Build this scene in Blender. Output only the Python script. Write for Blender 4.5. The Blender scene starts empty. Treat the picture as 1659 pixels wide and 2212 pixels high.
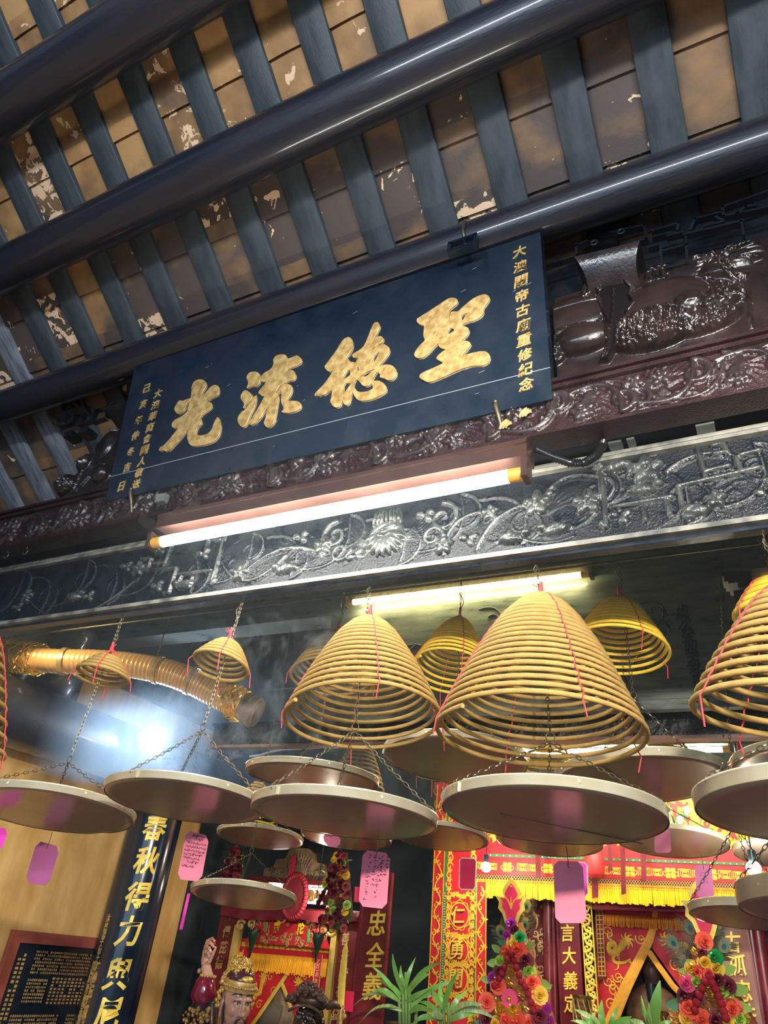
import bpy, bmesh, math, random
import numpy as np
from mathutils import Vector, Matrix

random.seed(7)
rng = np.random.default_rng(11)
S = bpy.context.scene
COL = S.collection
R = math.radians
PI = math.pi

# ------------------------------------------------------------------ camera, world, exposure
EYE = Vector((0, 0, 1.6))
FPX = 1530.0
YAW, PITCH, ROLL = R(30.384), R(31.796), R(7.070)
_f = Vector((-math.sin(YAW) * math.cos(PITCH), math.cos(YAW) * math.cos(PITCH), math.sin(PITCH)))
_r0 = Vector((math.cos(YAW), math.sin(YAW), 0))
_u0 = _r0.cross(_f)
CR = _r0 * math.cos(ROLL) + _u0 * math.sin(ROLL)
CU = -_r0 * math.sin(ROLL) + _u0 * math.cos(ROLL)
CF = _f
cam = bpy.data.cameras.new('camera')
cam_o = bpy.data.objects.new('camera', cam)
COL.objects.link(cam_o)
cam_o.matrix_world = Matrix(((CR.x, CU.x, -CF.x, EYE.x), (CR.y, CU.y, -CF.y, EYE.y), (CR.z, CU.z, -CF.z, EYE.z), (0, 0, 0, 1)))
cam.sensor_fit = 'HORIZONTAL'
cam.sensor_width = 36.0
cam.lens = 36.0 * FPX / 1659.0
cam.clip_start = 0.02
S.camera = cam_o
S.view_settings.view_transform = 'Standard'
S.view_settings.look = 'None'
S.view_settings.gamma = 1.0
S.view_settings.exposure = 0.55
S.view_settings.use_curve_mapping = False

wd = bpy.data.worlds.new('world')
S.world = wd
wd.use_nodes = True
bg = wd.node_tree.nodes['Background']
bg.inputs[0].default_value = (0.42, 0.58, 0.85, 1)     # overcast daylight from the open courtyard behind
bg.inputs[1].default_value = 0.30


def lamp(name, kind, loc, energy, color, **kw):
    l = bpy.data.lights.new(name, kind)
    l.energy = energy
    l.color = color
    for k, v in kw.items():
        if k != 'aim':
            setattr(l, k, v)
    o = bpy.data.objects.new(name, l)
    COL.objects.link(o)
    o.location = loc
    if 'aim' in kw:
        o.rotation_euler = (Vector(kw['aim']) - Vector(loc)).to_track_quat('-Z', 'Y').to_euler()
    return o


# daylight falling in through the courtyard opening in front of the hall, and the hall's own ceiling fitting behind the viewer
lamp('courtyard_daylight', 'AREA', (0.2, -2.9, 2.2), 50, (0.55, 0.76, 1.0), shape='RECTANGLE', size=4.5, size_y=2.2, aim=(-0.9, 1.6, 3.2))
lamp('hall_tube', 'AREA', (0.35, -1.25, 3.05), 66, (0.93, 0.98, 1.0), shape='RECTANGLE', size=3.6, size_y=0.10, aim=(-0.2, 1.6, 2.9))
lamp('unseen_hall_spot', 'SPOT', (0.55, -0.35, 2.50), 330, (1.0, 0.90, 0.74), shadow_soft_size=0.05, spot_size=R(84), spot_blend=.5, aim=(-1.5, 4.4, 1.35))  # unseen lamp; its cone is shaped to light altars and wall, not roof
lamp('left_bay_bulb', 'SPOT', (-3.25, 1.96, 1.6 + 1.29), 16, (1.0, 0.72, 0.30), shadow_soft_size=0.04, spot_size=R(125), spot_blend=.4, aim=(-2.9, 2.35, 2.2))

# ------------------------------------------------------------------ pixel rays (photo frame 1659 x 2212) onto real planes
def ray(px, py):
    return CR * ((px - 829.5) / FPX) - CU * ((py - 1106.0) / FPX) + CF


def atY(px, py, Y):
    d = ray(px, py)
    return EYE + d * (Y / d.y)


def atX(px, py, X):
    d = ray(px, py)
    return EYE + d * (X / d.x)


def at_plane(px, py, p0, n):
    d = ray(px, py)
    return EYE + d * ((p0 - EYE).dot(n) / d.dot(n))


def at_dist(px, py, s):
    return EYE + ray(px, py) * s


class Frame:
    def __init__(s, o, u, v, n):
        s.o, s.u, s.v, s.n = Vector(o), Vector(u).normalized(), Vector(v).normalized(), Vector(n).normalized()

    def p(s, a, b, h=0.0):
        return s.o + s.u * a + s.v * b + s.n * h

    def px(s, x, y):
        q = at_plane(x, y, s.o, s.n) - s.o
        return (q.dot(s.u), q.dot(s.v))


def FY(Y, x=0.0, z=0.0):            # a plane facing the viewer's side of the hall
    return Frame((x, Y, z), (1, 0, 0), (0, 0, 1), (0, -1, 0))


# ------------------------------------------------------------------ mesh builder
class MB:
    def __init__(s):
        s.v, s.f, s.m = [], [], []

    def add(s, vs, fs, mi=0):
        b = len(s.v)
        s.v.extend(tuple(p) for p in vs)
        s.f.extend(tuple(i + b for i in f) for f in fs)
        s.m.extend([mi] * len(fs))
        return s

    def box(s, c, size, fr=None, mi=0):
        c = Vector(c)
        hx, hy, hz = size[0] / 2, size[1] / 2, size[2] / 2
        ax = (Vector((1, 0, 0)), Vector((0, 1, 0)), Vector((0, 0, 1))) if fr is None else fr
        vs = [c + ax[0] * (sx * hx) + ax[1] * (sy * hy) + ax[2] * (sz * hz) for sx in (-1, 1) for sy in (-1, 1) for sz in (-1, 1)]
        return s.add(vs, [(0, 1, 3, 2), (4, 6, 7, 5), (0, 4, 5, 1), (2, 3, 7, 6), (0, 2, 6, 4), (1, 5, 7, 3)], mi)

    def span(s, a, b, mi=0):
        a, b = Vector(a), Vector(b)
        return s.box((a + b) / 2, [abs(b[i] - a[i]) for i in range(3)], None, mi)

    def tube(s, pts, r, n=8, closed=False, caps=True, mi=0):
        pts = [Vector(p) for p in pts]
        k = len(pts)
        rr = r if isinstance(r, (list, tuple)) else [r] * k
        base, N = [], None
        for i in range(k):
            if closed:
                t = pts[(i + 1) % k] - pts[i - 1]
            else:
                t = pts[min(i + 1, k - 1)] - pts[max(i - 1, 0)]
            if t.length < 1e-9:
                t = Vector((0, 0, 1))
            t.normalize()
            if N is None:
                N = t.cross(Vector((0, 0, 1)) if abs(t.z) < .9 else Vector((1, 0, 0))).normalized()
            else:
                N = N - t * N.dot(t)
                N = N.normalized() if N.length > 1e-6 else t.orthogonal().normalized()
            B = t.cross(N)
            for j in range(n):
                a = 2 * PI * j / n
                base.append(pts[i] + (N * math.cos(a) + B * math.sin(a)) * rr[i])
        fs = []
        for i in range(k if closed else k - 1):
            i2 = (i + 1) % k
            for j in range(n):
                fs.append((i * n + j, i * n + (j + 1) % n, i2 * n + (j + 1) % n, i2 * n + j))
        if caps and not closed:
            fs.append(tuple(range(n))[::-1])
            fs.append(tuple((k - 1) * n + j for j in range(n)))
        return s.add(base, fs, mi)

    def lathe(s, prof, n=24, M=None, mi=0, a0=0, a1=2 * PI):
        full = abs(a1 - a0 - 2 * PI) < 1e-6
        cnt = n if full else n + 1
        vs = []
        for (r, z) in prof:
            for j in range(cnt):
                a = a0 + (a1 - a0) * j / n
                p = Vector((r * math.cos(a), r * math.sin(a), z))
                vs.append(M @ p if M else p)
        fs = []
        for i in range(len(prof) - 1):
            for j in range(n):
                j2 = (j + 1) % cnt
                fs.append((i * cnt + j, i * cnt + j2, (i + 1) * cnt + j2, (i + 1) * cnt + j))
        return s.add(vs, fs, mi)

    def ball(s, c, r, n=10, mi=0, sq=(1, 1, 1), rot=None):
        c = Vector(c)
        vs, fs = [], []
        n = max(n, 8)
        m = max(4, n // 2 + 1)
        for i in range(m + 1):
            th = PI * i / m
            for j in range(n):
                a = 2 * PI * j / n
                p = Vector((r * sq[0] * math.sin(th) * math.cos(a), r * sq[1] * math.sin(th) * math.sin(a), r * sq[2] * math.cos(th)))
                if rot is not None:
                    p = rot @ p
                vs.append(c + p)
        for i in range(m):
            for j in range(n):
                fs.append((i * n + j, (i + 1) * n + j, (i + 1) * n + (j + 1) % n, i * n + (j + 1) % n))
        return s.add(vs, fs, mi)

    def poly(s, fr, pts, h0, h1, mi=0):
        """outline in a frame, extruded from h0 to h1 (h1 towards the viewer)"""
        k = len(pts)
        vs = [fr.p(a, b, h0) for a, b in pts] + [fr.p(a, b, h1) for a, b in pts]
        fs = [tuple(range(k)), tuple(range(k, 2 * k))] + [(i, (i + 1) % k, k + (i + 1) % k, k + i) for i in range(k)]
        return s.add(vs, fs, mi)

    def ribbon(s, fr, pts, h=0.002, mi=0, dome=0.0):
        """flat stroke with a width at each point: [(u, v, halfwidth), ...]"""
        k = len(pts)
        vs, fs = [], []
        for i in range(k):
            a, b = pts[max(i - 1, 0)], pts[min(i + 1, k - 1)]
            tx, ty = b[0] - a[0], b[1] - a[1]
            L = math.hypot(tx, ty) or 1
            nx, ny = -ty / L, tx / L
            u, v, w = pts[i]
            vs += [fr.p(u + nx * w, v + ny * w, h), fr.p(u, v, h + dome * w), fr.p(u - nx * w, v - ny * w, h)]
        for i in range(k - 1):
            q = i * 3
            fs += [(q, q + 1, q + 4, q + 3), (q + 1, q + 2, q + 5, q + 4)]
        return s.add(vs, fs, mi)

    def build(s, name, mat, parent=None, smooth=True, label=None, fix=True):
        me = bpy.data.meshes.new(name)
        off = WLOC.get(parent.name, Vector((0, 0, 0))) if parent is not None else Vector((0, 0, 0))
        me.from_pydata([(p[0] - off[0], p[1] - off[1], p[2] - off[2]) for p in s.v], [], s.f)
        mats = mat if isinstance(mat, (list, tuple)) else [mat]
        for m in mats:
            me.materials.append(m)
        if len(mats) > 1:
            me.polygons.foreach_set('material_index', s.m)
        if fix:
            bm = bmesh.new()
            bm.from_mesh(me)
            bmesh.ops.recalc_face_normals(bm, faces=bm.faces)
            bm.to_mesh(me)
            bm.free()
        if smooth:
            me.polygons.foreach_set('use_smooth', [True] * len(me.polygons))
            try:
                me.set_sharp_from_angle(angle=R(74))
            except Exception:
                pass
        me.update()
        o = bpy.data.objects.new(name, me)
        COL.objects.link(o)
        if parent is not None:
            o.parent = parent
            WLOC[o.name] = off
        if label:
            o['label'] = label
        return o


WLOC = {}


def thing(name, label, cat, loc=(0, 0, 0), group=None):
    o = bpy.data.objects.new(name, None)
    COL.objects.link(o)
    o.location = loc
    o.empty_display_size = 0.05
    WLOC[o.name] = Vector(loc)
    o['label'] = label
    o['category'] = cat
    if group:
        o['group'] = group
    return o


def tag(o, label, cat, group=None, kind=None):
    o['label'] = label
    o['category'] = cat
    if group:
        o['group'] = group
    if kind:
        o['kind'] = kind
    return o


def struct(o, label=None, cat=None):
    o['kind'] = 'structure'
    if label:
        o['label'] = label
    if cat:
        o['category'] = cat
    return o


def remeshed(mb, name, mat, parent, voxel, smooth=6):
    """weld overlapping rounded lumps into one continuous skin"""
    me = bpy.data.meshes.new('tmp')
    me.from_pydata([tuple(p) for p in mb.v], [], mb.f)
    bm = bmesh.new()
    bm.from_mesh(me)
    bmesh.ops.recalc_face_normals(bm, faces=bm.faces)
    bm.to_mesh(me)
    bm.free()
    t = bpy.data.objects.new('tmp', me)
    COL.objects.link(t)
    md = t.modifiers.new('r', 'REMESH')
    md.mode = 'VOXEL'
    md.voxel_size = voxel
    if smooth:
        sm = t.modifiers.new('s', 'SMOOTH')
        sm.iterations = smooth
        sm.factor = 0.5
    bpy.context.view_layer.update()
    ev = t.evaluated_get(bpy.context.evaluated_depsgraph_get())
    m2 = bpy.data.meshes.new_from_object(ev)
    bpy.data.objects.remove(t)
    out = MB()
    out.v = [tuple(v.co) for v in m2.vertices]
    out.f = [tuple(p.vertices) for p in m2.polygons]
    out.m = [0] * len(out.f)
    return out.build(name, mat, parent)


# ------------------------------------------------------------------ lettering (glyph outlines turned into solid meshes)
_glyphs = {}


def glyph(ch, weight=0.012):
    key = (ch, weight)
    if key not in _glyphs:
        c = bpy.data.curves.new('g', 'FONT')
        c.body = ch
        c.offset = weight
        c.extrude = 0.5
        c.resolution_u = 3
        o = bpy.data.objects.new('g', c)
        COL.objects.link(o)
        bpy.context.view_layer.update()
        me = bpy.data.meshes.new_from_object(o.evaluated_get(bpy.context.evaluated_depsgraph_get()))
        bpy.data.objects.remove(o)
        co = [v.co.copy() for v in me.vertices]
        fs = [tuple(p.vertices) for p in me.polygons]
        if co:
            x0, x1 = min(p.x for p in co), max(p.x for p in co)
            y0, y1 = min(p.y for p in co), max(p.y for p in co)
            cx, cy = (x0 + x1) / 2, (y0 + y1) / 2
            sc = 1.0 / max(x1 - x0, y1 - y0, .2)
            if ch in '一':
                sc *= .9
            co = [((p.x - cx) * sc, (p.y - cy) * sc, p.z + .5) for p in co]
        _glyphs[key] = (co, fs)
    return _glyphs[key]


def put_glyph(mb, fr, ch, u, v, w, h, thick=0.003, weight=0.012, shear=0.0, curve=None, lift=0.0):
    co, fs = glyph(ch, weight)
    vs = []
    for (a, b, c) in co:
        x, y = u + a * w + b * h * shear, v + b * h + a * w * 0.10
        if curve:
            vs.append(curve(x, y, lift + c * thick))
        else:
            vs.append(fr.p(x, y, lift + c * thick))
    mb.add(vs, fs)


# ------------------------------------------------------------------ relief carving: a height field over a board
def inside(poly, U, V):
    r_ = np.zeros(U.shape, bool)
    n = len(poly)
    for i in range(n):
        (x0, y0), (x1, y1) = poly[i], poly[i - 1]
        c = ((y0 > V) != (y1 > V)) & (U < (x1 - x0) * (V - y0) / (y1 - y0 + 1e-12) + x0)
        r_ ^= c
    return r_


def relief(W, H, step, strokes=(), bumps=(), base=None):
    nu, nv = int(W / step) + 1, int(H / step) + 1
    us, vs = np.linspace(0, W, nu), np.linspace(0, H, nv)
    Hh = np.zeros((nv, nu)) if base is None else base(us, vs)
    for st in strokes:
        pts, kh = st
        P = np.array(pts, float)
        wm = P[:, 2].max()
        for i in range(len(P) - 1):
            a, b = P[i], P[i + 1]
            w0 = max(a[2], b[2])
            i0, i1 = np.searchsorted(us, [min(a[0], b[0]) - w0, max(a[0], b[0]) + w0])
            j0, j1 = np.searchsorted(vs, [min(a[1], b[1]) - w0, max(a[1], b[1]) + w0])
            if i1 <= i0 or j1 <= j0:
                continue
            U, V = np.meshgrid(us[i0:i1], vs[j0:j1])
            d = b[:2] - a[:2]
            L2 = d @ d + 1e-12
            t = np.clip(((U - a[0]) * d[0] + (V - a[1]) * d[1]) / L2, 0, 1)
            w = a[2] + (b[2] - a[2]) * t + 1e-6
            dist = np.hypot(U - a[0] - t * d[0], V - a[1] - t * d[1])
            h = kh * w * np.sqrt(np.clip(1 - (dist / w) ** 2, 0, 1))
            sub = Hh[j0:j1, i0:i1]
            np.maximum(sub, h, out=sub)
    for (cu, cv, ru, rv, hh, rot, rough) in bumps:
        rm = max(ru, rv)
        i0, i1 = np.searchsorted(us, [cu - rm, cu + rm])
        j0, j1 = np.searchsorted(vs, [cv - rm, cv + rm])
        if i1 <= i0 or j1 <= j0:
            continue
        U, V = np.meshgrid(us[i0:i1], vs[j0:j1])
        c, s_ = math.cos(rot), math.sin(rot)
        x, y = ((U - cu) * c + (V - cv) * s_) / ru, (-(U - cu) * s_ + (V - cv) * c) / rv
        d2 = x * x + y * y
        h = hh * np.clip(1 - d2 ** 1.5, 0, 1) ** 0.5
        if rough > 0:
            h = h * (1 + rough * 0.35 * np.sin(U * 260 + 2 * np.sin(V * 170)) * np.sin(V * 230 + 1.5 * np.sin(U * 140)))
        elif rough < 0:
            h = h * (1 + rough * 0.5 * np.abs(np.sin(np.arctan2(y, x + 1.05) * 9)))
        sub = Hh[j0:j1, i0:i1]
        np.maximum(sub, h, out=sub)
    return us, vs, Hh


def relief_mesh(mb, fr, us, vs, Hh, u0=0, v0=0, mi=0, mask=None, worn=None):
    nv, nu = Hh.shape
    b = len(mb.v)
    o, u, v, n = np.array(fr.o), np.array(fr.u), np.array(fr.v), np.array(fr.n)
    U, V = np.meshgrid(us + u0, vs + v0)
    P = o + U[..., None] * u + V[..., None] * v + Hh[..., None] * n
    mb.v.extend(map(tuple, P.reshape(-1, 3)))
    for j in range(nv - 1):
        r0 = b + j * nu
        for i in range(nu - 1):
            if mask is not None and not mask[j, i]:
                continue
            a = r0 + i
            mb.f.append((a, a + 1, a + nu + 1, a + nu))
            mb.m.append(mi if worn is None or Hh[j, i] + Hh[j + 1, i + 1] < 2 * worn else 1)


# ornament strokes --------------------------------------------------
def spiral(cx, cy, r, turns=1.4, a0=0.0, d=1, w=0.006, w1=None, n=26):
    w1 = w * .5 if w1 is None else w1
    out = []
    for i in range(n + 1):
        t = i / n
        a = a0 + d * turns * 2 * PI * t
        rr = r * (1 - t) ** 0.9 + r * .06
        out.append((cx + rr * math.cos(a), cy + rr * math.sin(a), w + (w1 - w) * t))
    return out


def arc(x0, y0, x1, y1, bend, w0=0.004, w1=0.001, n=12):
    out = []
    dx, dy = x1 - x0, y1 - y0
    for i in range(n + 1):
        t = i / n
        k = 4 * t * (1 - t) * bend
        out.append((x0 + dx * t - dy * k, y0 + dy * t + dx * k, w0 + (w1 - w0) * t))
    return out


def fan(cx, cy, L, a0, a1, n, w=0.003, bend=.12):
    return [arc(cx, cy, cx + L * math.cos(a0 + (a1 - a0) * i / (n - 1)) * (1 - .12 * abs(i - (n - 1) / 2) / n),
                cy + L * math.sin(a0 + (a1 - a0) * i / (n - 1)), bend, w, w * .35) for i in range(n)]


def key(u, v, w, h, lw, flip=1):
    """one Greek-key hook"""
    q = [(0, 0), (1, 0), (1, 1), (.3, 1), (.3, .4), (.65, .4), (.65, .7)]
    return [(u + (a if flip > 0 else 1 - a) * w, v + b * h, lw) for a, b in q]


# ------------------------------------------------------------------ procedural materials
def mat(name, c1, rough=.5, metal=0.0, c2=None, scale=6.0, detail=6.0, lo=.35, hi=.65, bump=0.0, bscale=None, coat=0.0, spec=.5,
        sub=0.0, rvar=0.0, stretch=None, emit=None, estr=0.0, trans=0.0, noise_d=0.0):
    m = bpy.data.materials.new(name)
    m.use_nodes = True
    nt = m.node_tree
    b = nt.nodes['Principled BSDF']
    b.inputs['Base Color'].default_value = (*c1, 1)
    b.inputs['Roughness'].default_value = rough
    b.inputs['Metallic'].default_value = metal
    b.inputs['Specular IOR Level'].default_value = spec
    b.inputs['Coat Weight'].default_value = coat
    b.inputs['Coat Roughness'].default_value = .12
    if sub:
        b.inputs['Subsurface Weight'].default_value = sub
        b.inputs['Subsurface Radius'].default_value = (.02, .01, .005)
    if trans:
        b.inputs['Transmission Weight'].default_value = trans
    if emit:
        b.inputs['Emission Color'].default_value = (*emit, 1)
        b.inputs['Emission Strength'].default_value = estr
    if c2 is not None or bump or rvar:
        tc = nt.nodes.new('ShaderNodeNewGeometry')
        src = tc.outputs['Position']
        if stretch:
            mp = nt.nodes.new('ShaderNodeMapping')
            mp.inputs['Scale'].default_value = stretch
            nt.links.new(src, mp.inputs['Vector'])
            src = mp.outputs['Vector']
        nz = nt.nodes.new('ShaderNodeTexNoise')
        nz.inputs['Scale'].default_value = scale
        nz.inputs['Detail'].default_value = detail
        nz.inputs['Distortion'].default_value = noise_d
        nt.links.new(src, nz.inputs['Vector'])
        if c2 is not None:
            rp = nt.nodes.new('ShaderNodeValToRGB')
            rp.color_ramp.elements[0].position = lo
            rp.color_ramp.elements[1].position = hi
            rp.color_ramp.elements[0].color = (*c1, 1)
            rp.color_ramp.elements[1].color = (*c2, 1)
            nt.links.new(nz.outputs['Fac'], rp.inputs['Fac'])
            nt.links.new(rp.outputs['Color'], b.inputs['Base Color'])
        if rvar:
            mr = nt.nodes.new('ShaderNodeMapRange')
            mr.inputs['From Min'].default_value = .3
            mr.inputs['From Max'].default_value = .7
            mr.inputs['To Min'].default_value = max(.03, rough - rvar)
            mr.inputs['To Max'].default_value = min(1, rough + rvar)
            nt.links.new(nz.outputs['Fac'], mr.inputs['Value'])
            nt.links.new(mr.outputs['Result'], b.inputs['Roughness'])
        if bump:
            n2 = nz
            if bscale:
                n2 = nt.nodes.new('ShaderNodeTexNoise')
                n2.inputs['Scale'].default_value = bscale
                n2.inputs['Detail'].default_value = 4
                nt.links.new(src, n2.inputs['Vector'])
            bp = nt.nodes.new('ShaderNodeBump')
            bp.inputs['Strength'].default_value = bump
            bp.inputs['Distance'].default_value = .01
            nt.links.new(n2.outputs['Fac'], bp.inputs['Height'])
            nt.links.new(bp.outputs['Normal'], b.inputs['Normal'])
    return m


def emitter(name, c, strength):
    m = bpy.data.materials.new(name)
    m.use_nodes = True
    nt = m.node_tree
    nt.nodes.remove(nt.nodes['Principled BSDF'])
    e = nt.nodes.new('ShaderNodeEmission')
    e.inputs[0].default_value = (*c, 1)
    e.inputs[1].default_value = strength
    nt.links.new(e.outputs[0], nt.nodes['Material Output'].inputs[0])
    return m


M = {}
M['lacquer'] = mat('black lacquer', (.006, .013, .025), .27, c2=(.012, .019, .030), scale=9, rvar=.10, bump=.06, bscale=60)
M['purlin'] = mat('soot dark round timber', (.009, .012, .021), .46, c2=(.017, .013, .019), scale=5, stretch=(.5, 3, 3), rvar=.08, bump=.16, bscale=38, spec=.35, coat=.6)
M['rafter'] = mat('blue grey painted boards', (.032, .043, .051), .5, c2=(.052, .066, .074), scale=7, stretch=(4, 1, 1), rvar=.1, bump=.12, bscale=50)
M['carved'] = mat('lacquered carving', (.005, .007, .011), .30, c2=(.010, .012, .015), scale=14, rvar=.10, bump=.30, bscale=190, spec=.28)
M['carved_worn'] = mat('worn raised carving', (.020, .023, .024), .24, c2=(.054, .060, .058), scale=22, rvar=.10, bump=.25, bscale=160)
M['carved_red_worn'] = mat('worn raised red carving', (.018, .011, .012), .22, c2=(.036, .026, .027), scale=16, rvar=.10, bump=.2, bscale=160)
M['carved_red'] = mat('red brown lacquered carving', (.014, .005, .006), .26, c2=(.026, .009, .010), scale=9, rvar=.1, bump=.3, bscale=200)
M['melon'] = mat('oiled brown carving', (.008, .005, .005), .20, c2=(.020, .011, .010), scale=11, rvar=.08, bump=.10, bscale=120)
M['gold_leaf'] = mat('gold leaf', (.42, .25, .075), .45, .35, c2=(.70, .48, .19), scale=44, bump=.3, bscale=60)
M['gold_paint'] = mat('bright gold paint', (.85, .56, .06), .40, .15, c2=(.95, .72, .14), scale=30)
M['dark_wall'] = mat('soot darkened wall', (.014, .022, .030), .7, c2=(.034, .044, .048), scale=3)
M['grey_board'] = mat('grey sooty board', (.060, .074, .074), .36, c2=(.13, .15, .14), scale=7, stretch=(1, 1, 5), rvar=.12, bump=.1, bscale=40)
M['ochre'] = mat('ochre plaster', (.60, .34, .105), .8, c2=(.76, .48, .18), scale=4, stretch=(1, 2.5, .8), bump=.12, bscale=30)
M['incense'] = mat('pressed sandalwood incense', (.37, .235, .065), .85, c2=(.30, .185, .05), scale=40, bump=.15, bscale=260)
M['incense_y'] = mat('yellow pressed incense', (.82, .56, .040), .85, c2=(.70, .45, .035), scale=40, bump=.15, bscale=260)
M['string'] = mat('red cotton string', (.70, .045, .06), .8)
M['steel'] = mat('aged steel wire', (.10, .085, .06), .4, .8, c2=(.17, .14, .09), scale=40)
M['rim'] = mat('pale tin rim', (.80, .755, .58), .30, .6, c2=(.66, .59, .40), scale=11, rvar=.1)
M['pan'] = mat('tarnished pan underside', (.36, .285, .235), .24, .40, c2=(.29, .22, .18), scale=2.0, rvar=.03)
M['pink'] = mat('pink card', (.72, .19, .28), .7)
M['purple'] = mat('mauve card', (.42, .11, .27), .7)
M['magenta'] = mat('magenta card', (.90, .06, .55), .6)
M['redcard'] = mat('crimson card', (.80, .02, .10), .55)
M['white'] = mat('white card', (.85, .78, .72), .6)
M['ink'] = mat('black ink', (.03, .015, .03), .6)
M['fixture'] = mat('brown enamelled batten', (.030, .013, .010), .34, c2=(.046, .022, .017), scale=6)
M['tube_cap'] = mat('amber tube end', (.75, .42, .08), .35, .4)
M['tube1'] = emitter('white fluorescent tube', (1.0, .97, .86), 60)
M['tube2'] = emitter('warm fluorescent tube', (1.0, .86, .36), 48)
M['tube3'] = emitter('altar fluorescent tube', (1.0, .92, .62), 140)
M['maroon'] = mat('maroon lacquer', (.13, .012, .022), .32, c2=(.20, .024, .034), scale=8, rvar=.08)
M['red'] = mat('red embroidered satin', (.68, .022, .035), .5, c2=(.52, .012, .03), scale=9)
M['redcloth'] = mat('crimson draped cloth', (.22, .014, .026), .65)
M['yellow'] = mat('yellow silk fringe', (.90, .62, .010), .55, c2=(.78, .46, .008), scale=60, stretch=(3, 3, .3))
M['orange'] = mat('orange silk fringe', (.86, .33, .020), .55, c2=(.70, .22, .02), scale=60, stretch=(3, 3, .3))
M['amberband'] = mat('amber border cloth', (.80, .34, .03), .55, c2=(.86, .44, .05), scale=60)
M['gold_thread'] = mat('gold embroidery', (.88, .58, .05), .45, .1, c2=(.80, .42, .03), scale=50)
M['green'] = mat('green embroidery', (.045, .20, .075), .5)
M['net'] = mat('black net cord', (.03, .02, .015), .7)
# ================================================================== THE SETTING: walls, floor, roof
Z0 = 1.6                                    # eye height; hall heights below are measured from the eye unless they add Z0
SL = R(33)
NR = Vector((0, math.sin(SL), math.cos(SL)))   # roof normal
DR = Vector((0, math.cos(SL), -math.sin(SL)))  # down the slope, away from the viewer
D0 = 2.59
UP = Vector((0, 0, Z0))


def roof(x, y, off=0.0):                     # point on the rafters' underside plane (y = distance from the eye)
    z = (D0 + off - NR.y * y) / NR.z
    return Vector((x, y, z + Z0))


struct(MB().span((-4.0, -3.2, -0.1), (2.6, 6.2, 0)).build('floor', mat('grey floor slabs', (.30, .26, .22), .45, c2=(.40, .35, .30), scale=3), smooth=False), 'worn grey stone floor of the hall', 'floor')
struct(MB().span((-3.87, -3.2, 0), (-3.75, 6.2, 4.6)).build('wall_left', M['ochre'], smooth=False), 'ochre plastered side wall behind the black couplet pillar', 'wall')
struct(MB().span((-3.752, 4.34, 0), (-3.735, 5.75, 3.4)).build('wall_left_rear', M['dark_wall'], smooth=False), 'soot blackened end of the side wall beside the left shrine', 'wall')
struct(MB().span((2.4, -3.2, 0), (2.52, 6.2, 4.9)).build('wall_right', M['dark_wall'], smooth=False), 'dark side wall out of frame', 'wall')
struct(MB().span((-4.0, 5.75, 0), (2.6, 5.87, 3.8)).build('wall_back', M['dark_wall'], smooth=False), 'soot darkened wall behind the altars', 'wall')

# tiles seen from below: per-tile colour and flaked plaster
tm = bpy.data.materials.new('underside of roof tiles')
tm.use_nodes = True
nt = tm.node_tree
B = nt.nodes['Principled BSDF']
B.inputs['Roughness'].default_value = .62
N_ = nt.nodes.new
L_ = nt.links.new
geo = N_('ShaderNodeNewGeometry')
sep = N_('ShaderNodeSeparateXYZ')
L_(geo.outputs['Position'], sep.inputs[0])


def mth(op, a, b=None, c=None):
    n = N_('ShaderNodeMath')
    n.operation = op
    for i, x in enumerate((a, b, c)):
        if x is None:
            continue
        if isinstance(x, (int, float)):
            n.inputs[i].default_value = x
        else:
            L_(x, n.inputs[i])
    return n.outputs[0]


cellx = mth('FLOOR', mth('DIVIDE', mth('ADD', sep.outputs['X'], 4.20), .2475))
celly = mth('FLOOR', mth('DIVIDE', mth('ADD', sep.outputs['Y'], .006), .195))
cmb = N_('ShaderNodeCombineXYZ')
L_(cellx, cmb.inputs[0])
L_(celly, cmb.inputs[1])
wn = N_('ShaderNodeTexWhiteNoise')
L_(cmb.outputs[0], wn.inputs['Vector'])
nz = N_('ShaderNodeTexNoise')
nz.inputs['Scale'].default_value = 7
nz.inputs['Detail'].default_value = 8
L_(geo.outputs['Position'], nz.inputs['Vector'])
n2 = N_('ShaderNodeTexNoise')
n2.inputs['Scale'].default_value = 15
n2.inputs['Detail'].default_value = 9
n2.inputs['Roughness'].default_value = .62
n2.inputs['Distortion'].default_value = .6
L_(geo.outputs['Position'], n2.inputs['Vector'])
# soot: heavier on the lower courses of the slope, different on every tile
low = N_('ShaderNodeMapRange')
low.inputs['From Min'].default_value = .85
low.inputs['From Max'].default_value = 1.15
low.inputs['To Min'].default_value = -.12
low.inputs['To Max'].default_value = .40
L_(sep.outputs['Y'], low.inputs['Value'])
soot = mth('ADD', mth('ADD', mth('MULTIPLY', mth('SUBTRACT', wn.outputs['Value'], .5), .55), low.outputs[0]), nz.outputs['Fac'])
r1 = N_('ShaderNodeValToRGB')
r1.color_ramp.elements[0].position = .25
r1.color_ramp.elements[0].color = (.52, .285, .11, 1)
r1.color_ramp.elements[1].position = .85
r1.color_ramp.elements[1].color = (.085, .060, .050, 1)
e = r1.color_ramp.elements.new(.5)
e.color = (.32, .17, .068, 1)
L_(soot, r1.inputs['Fac'])
thr = mth('SUBTRACT', .72, mth('MULTIPLY', mth('POWER', wn.outputs['Value'], 2.0), .24))
flk = mth('GREATER_THAN', n2.outputs['Fac'], thr)
mx = N_('ShaderNodeMix')
mx.data_type = 'RGBA'
L_(flk, mx.inputs['Factor'])
L_(r1.outputs['Color'], mx.inputs['A'])
mx.inputs['B'].default_value = (.88, .58, .36, 1)
L_(mx.outputs['Result'], B.inputs['Base Color'])
bp = N_('ShaderNodeBump')
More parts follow.
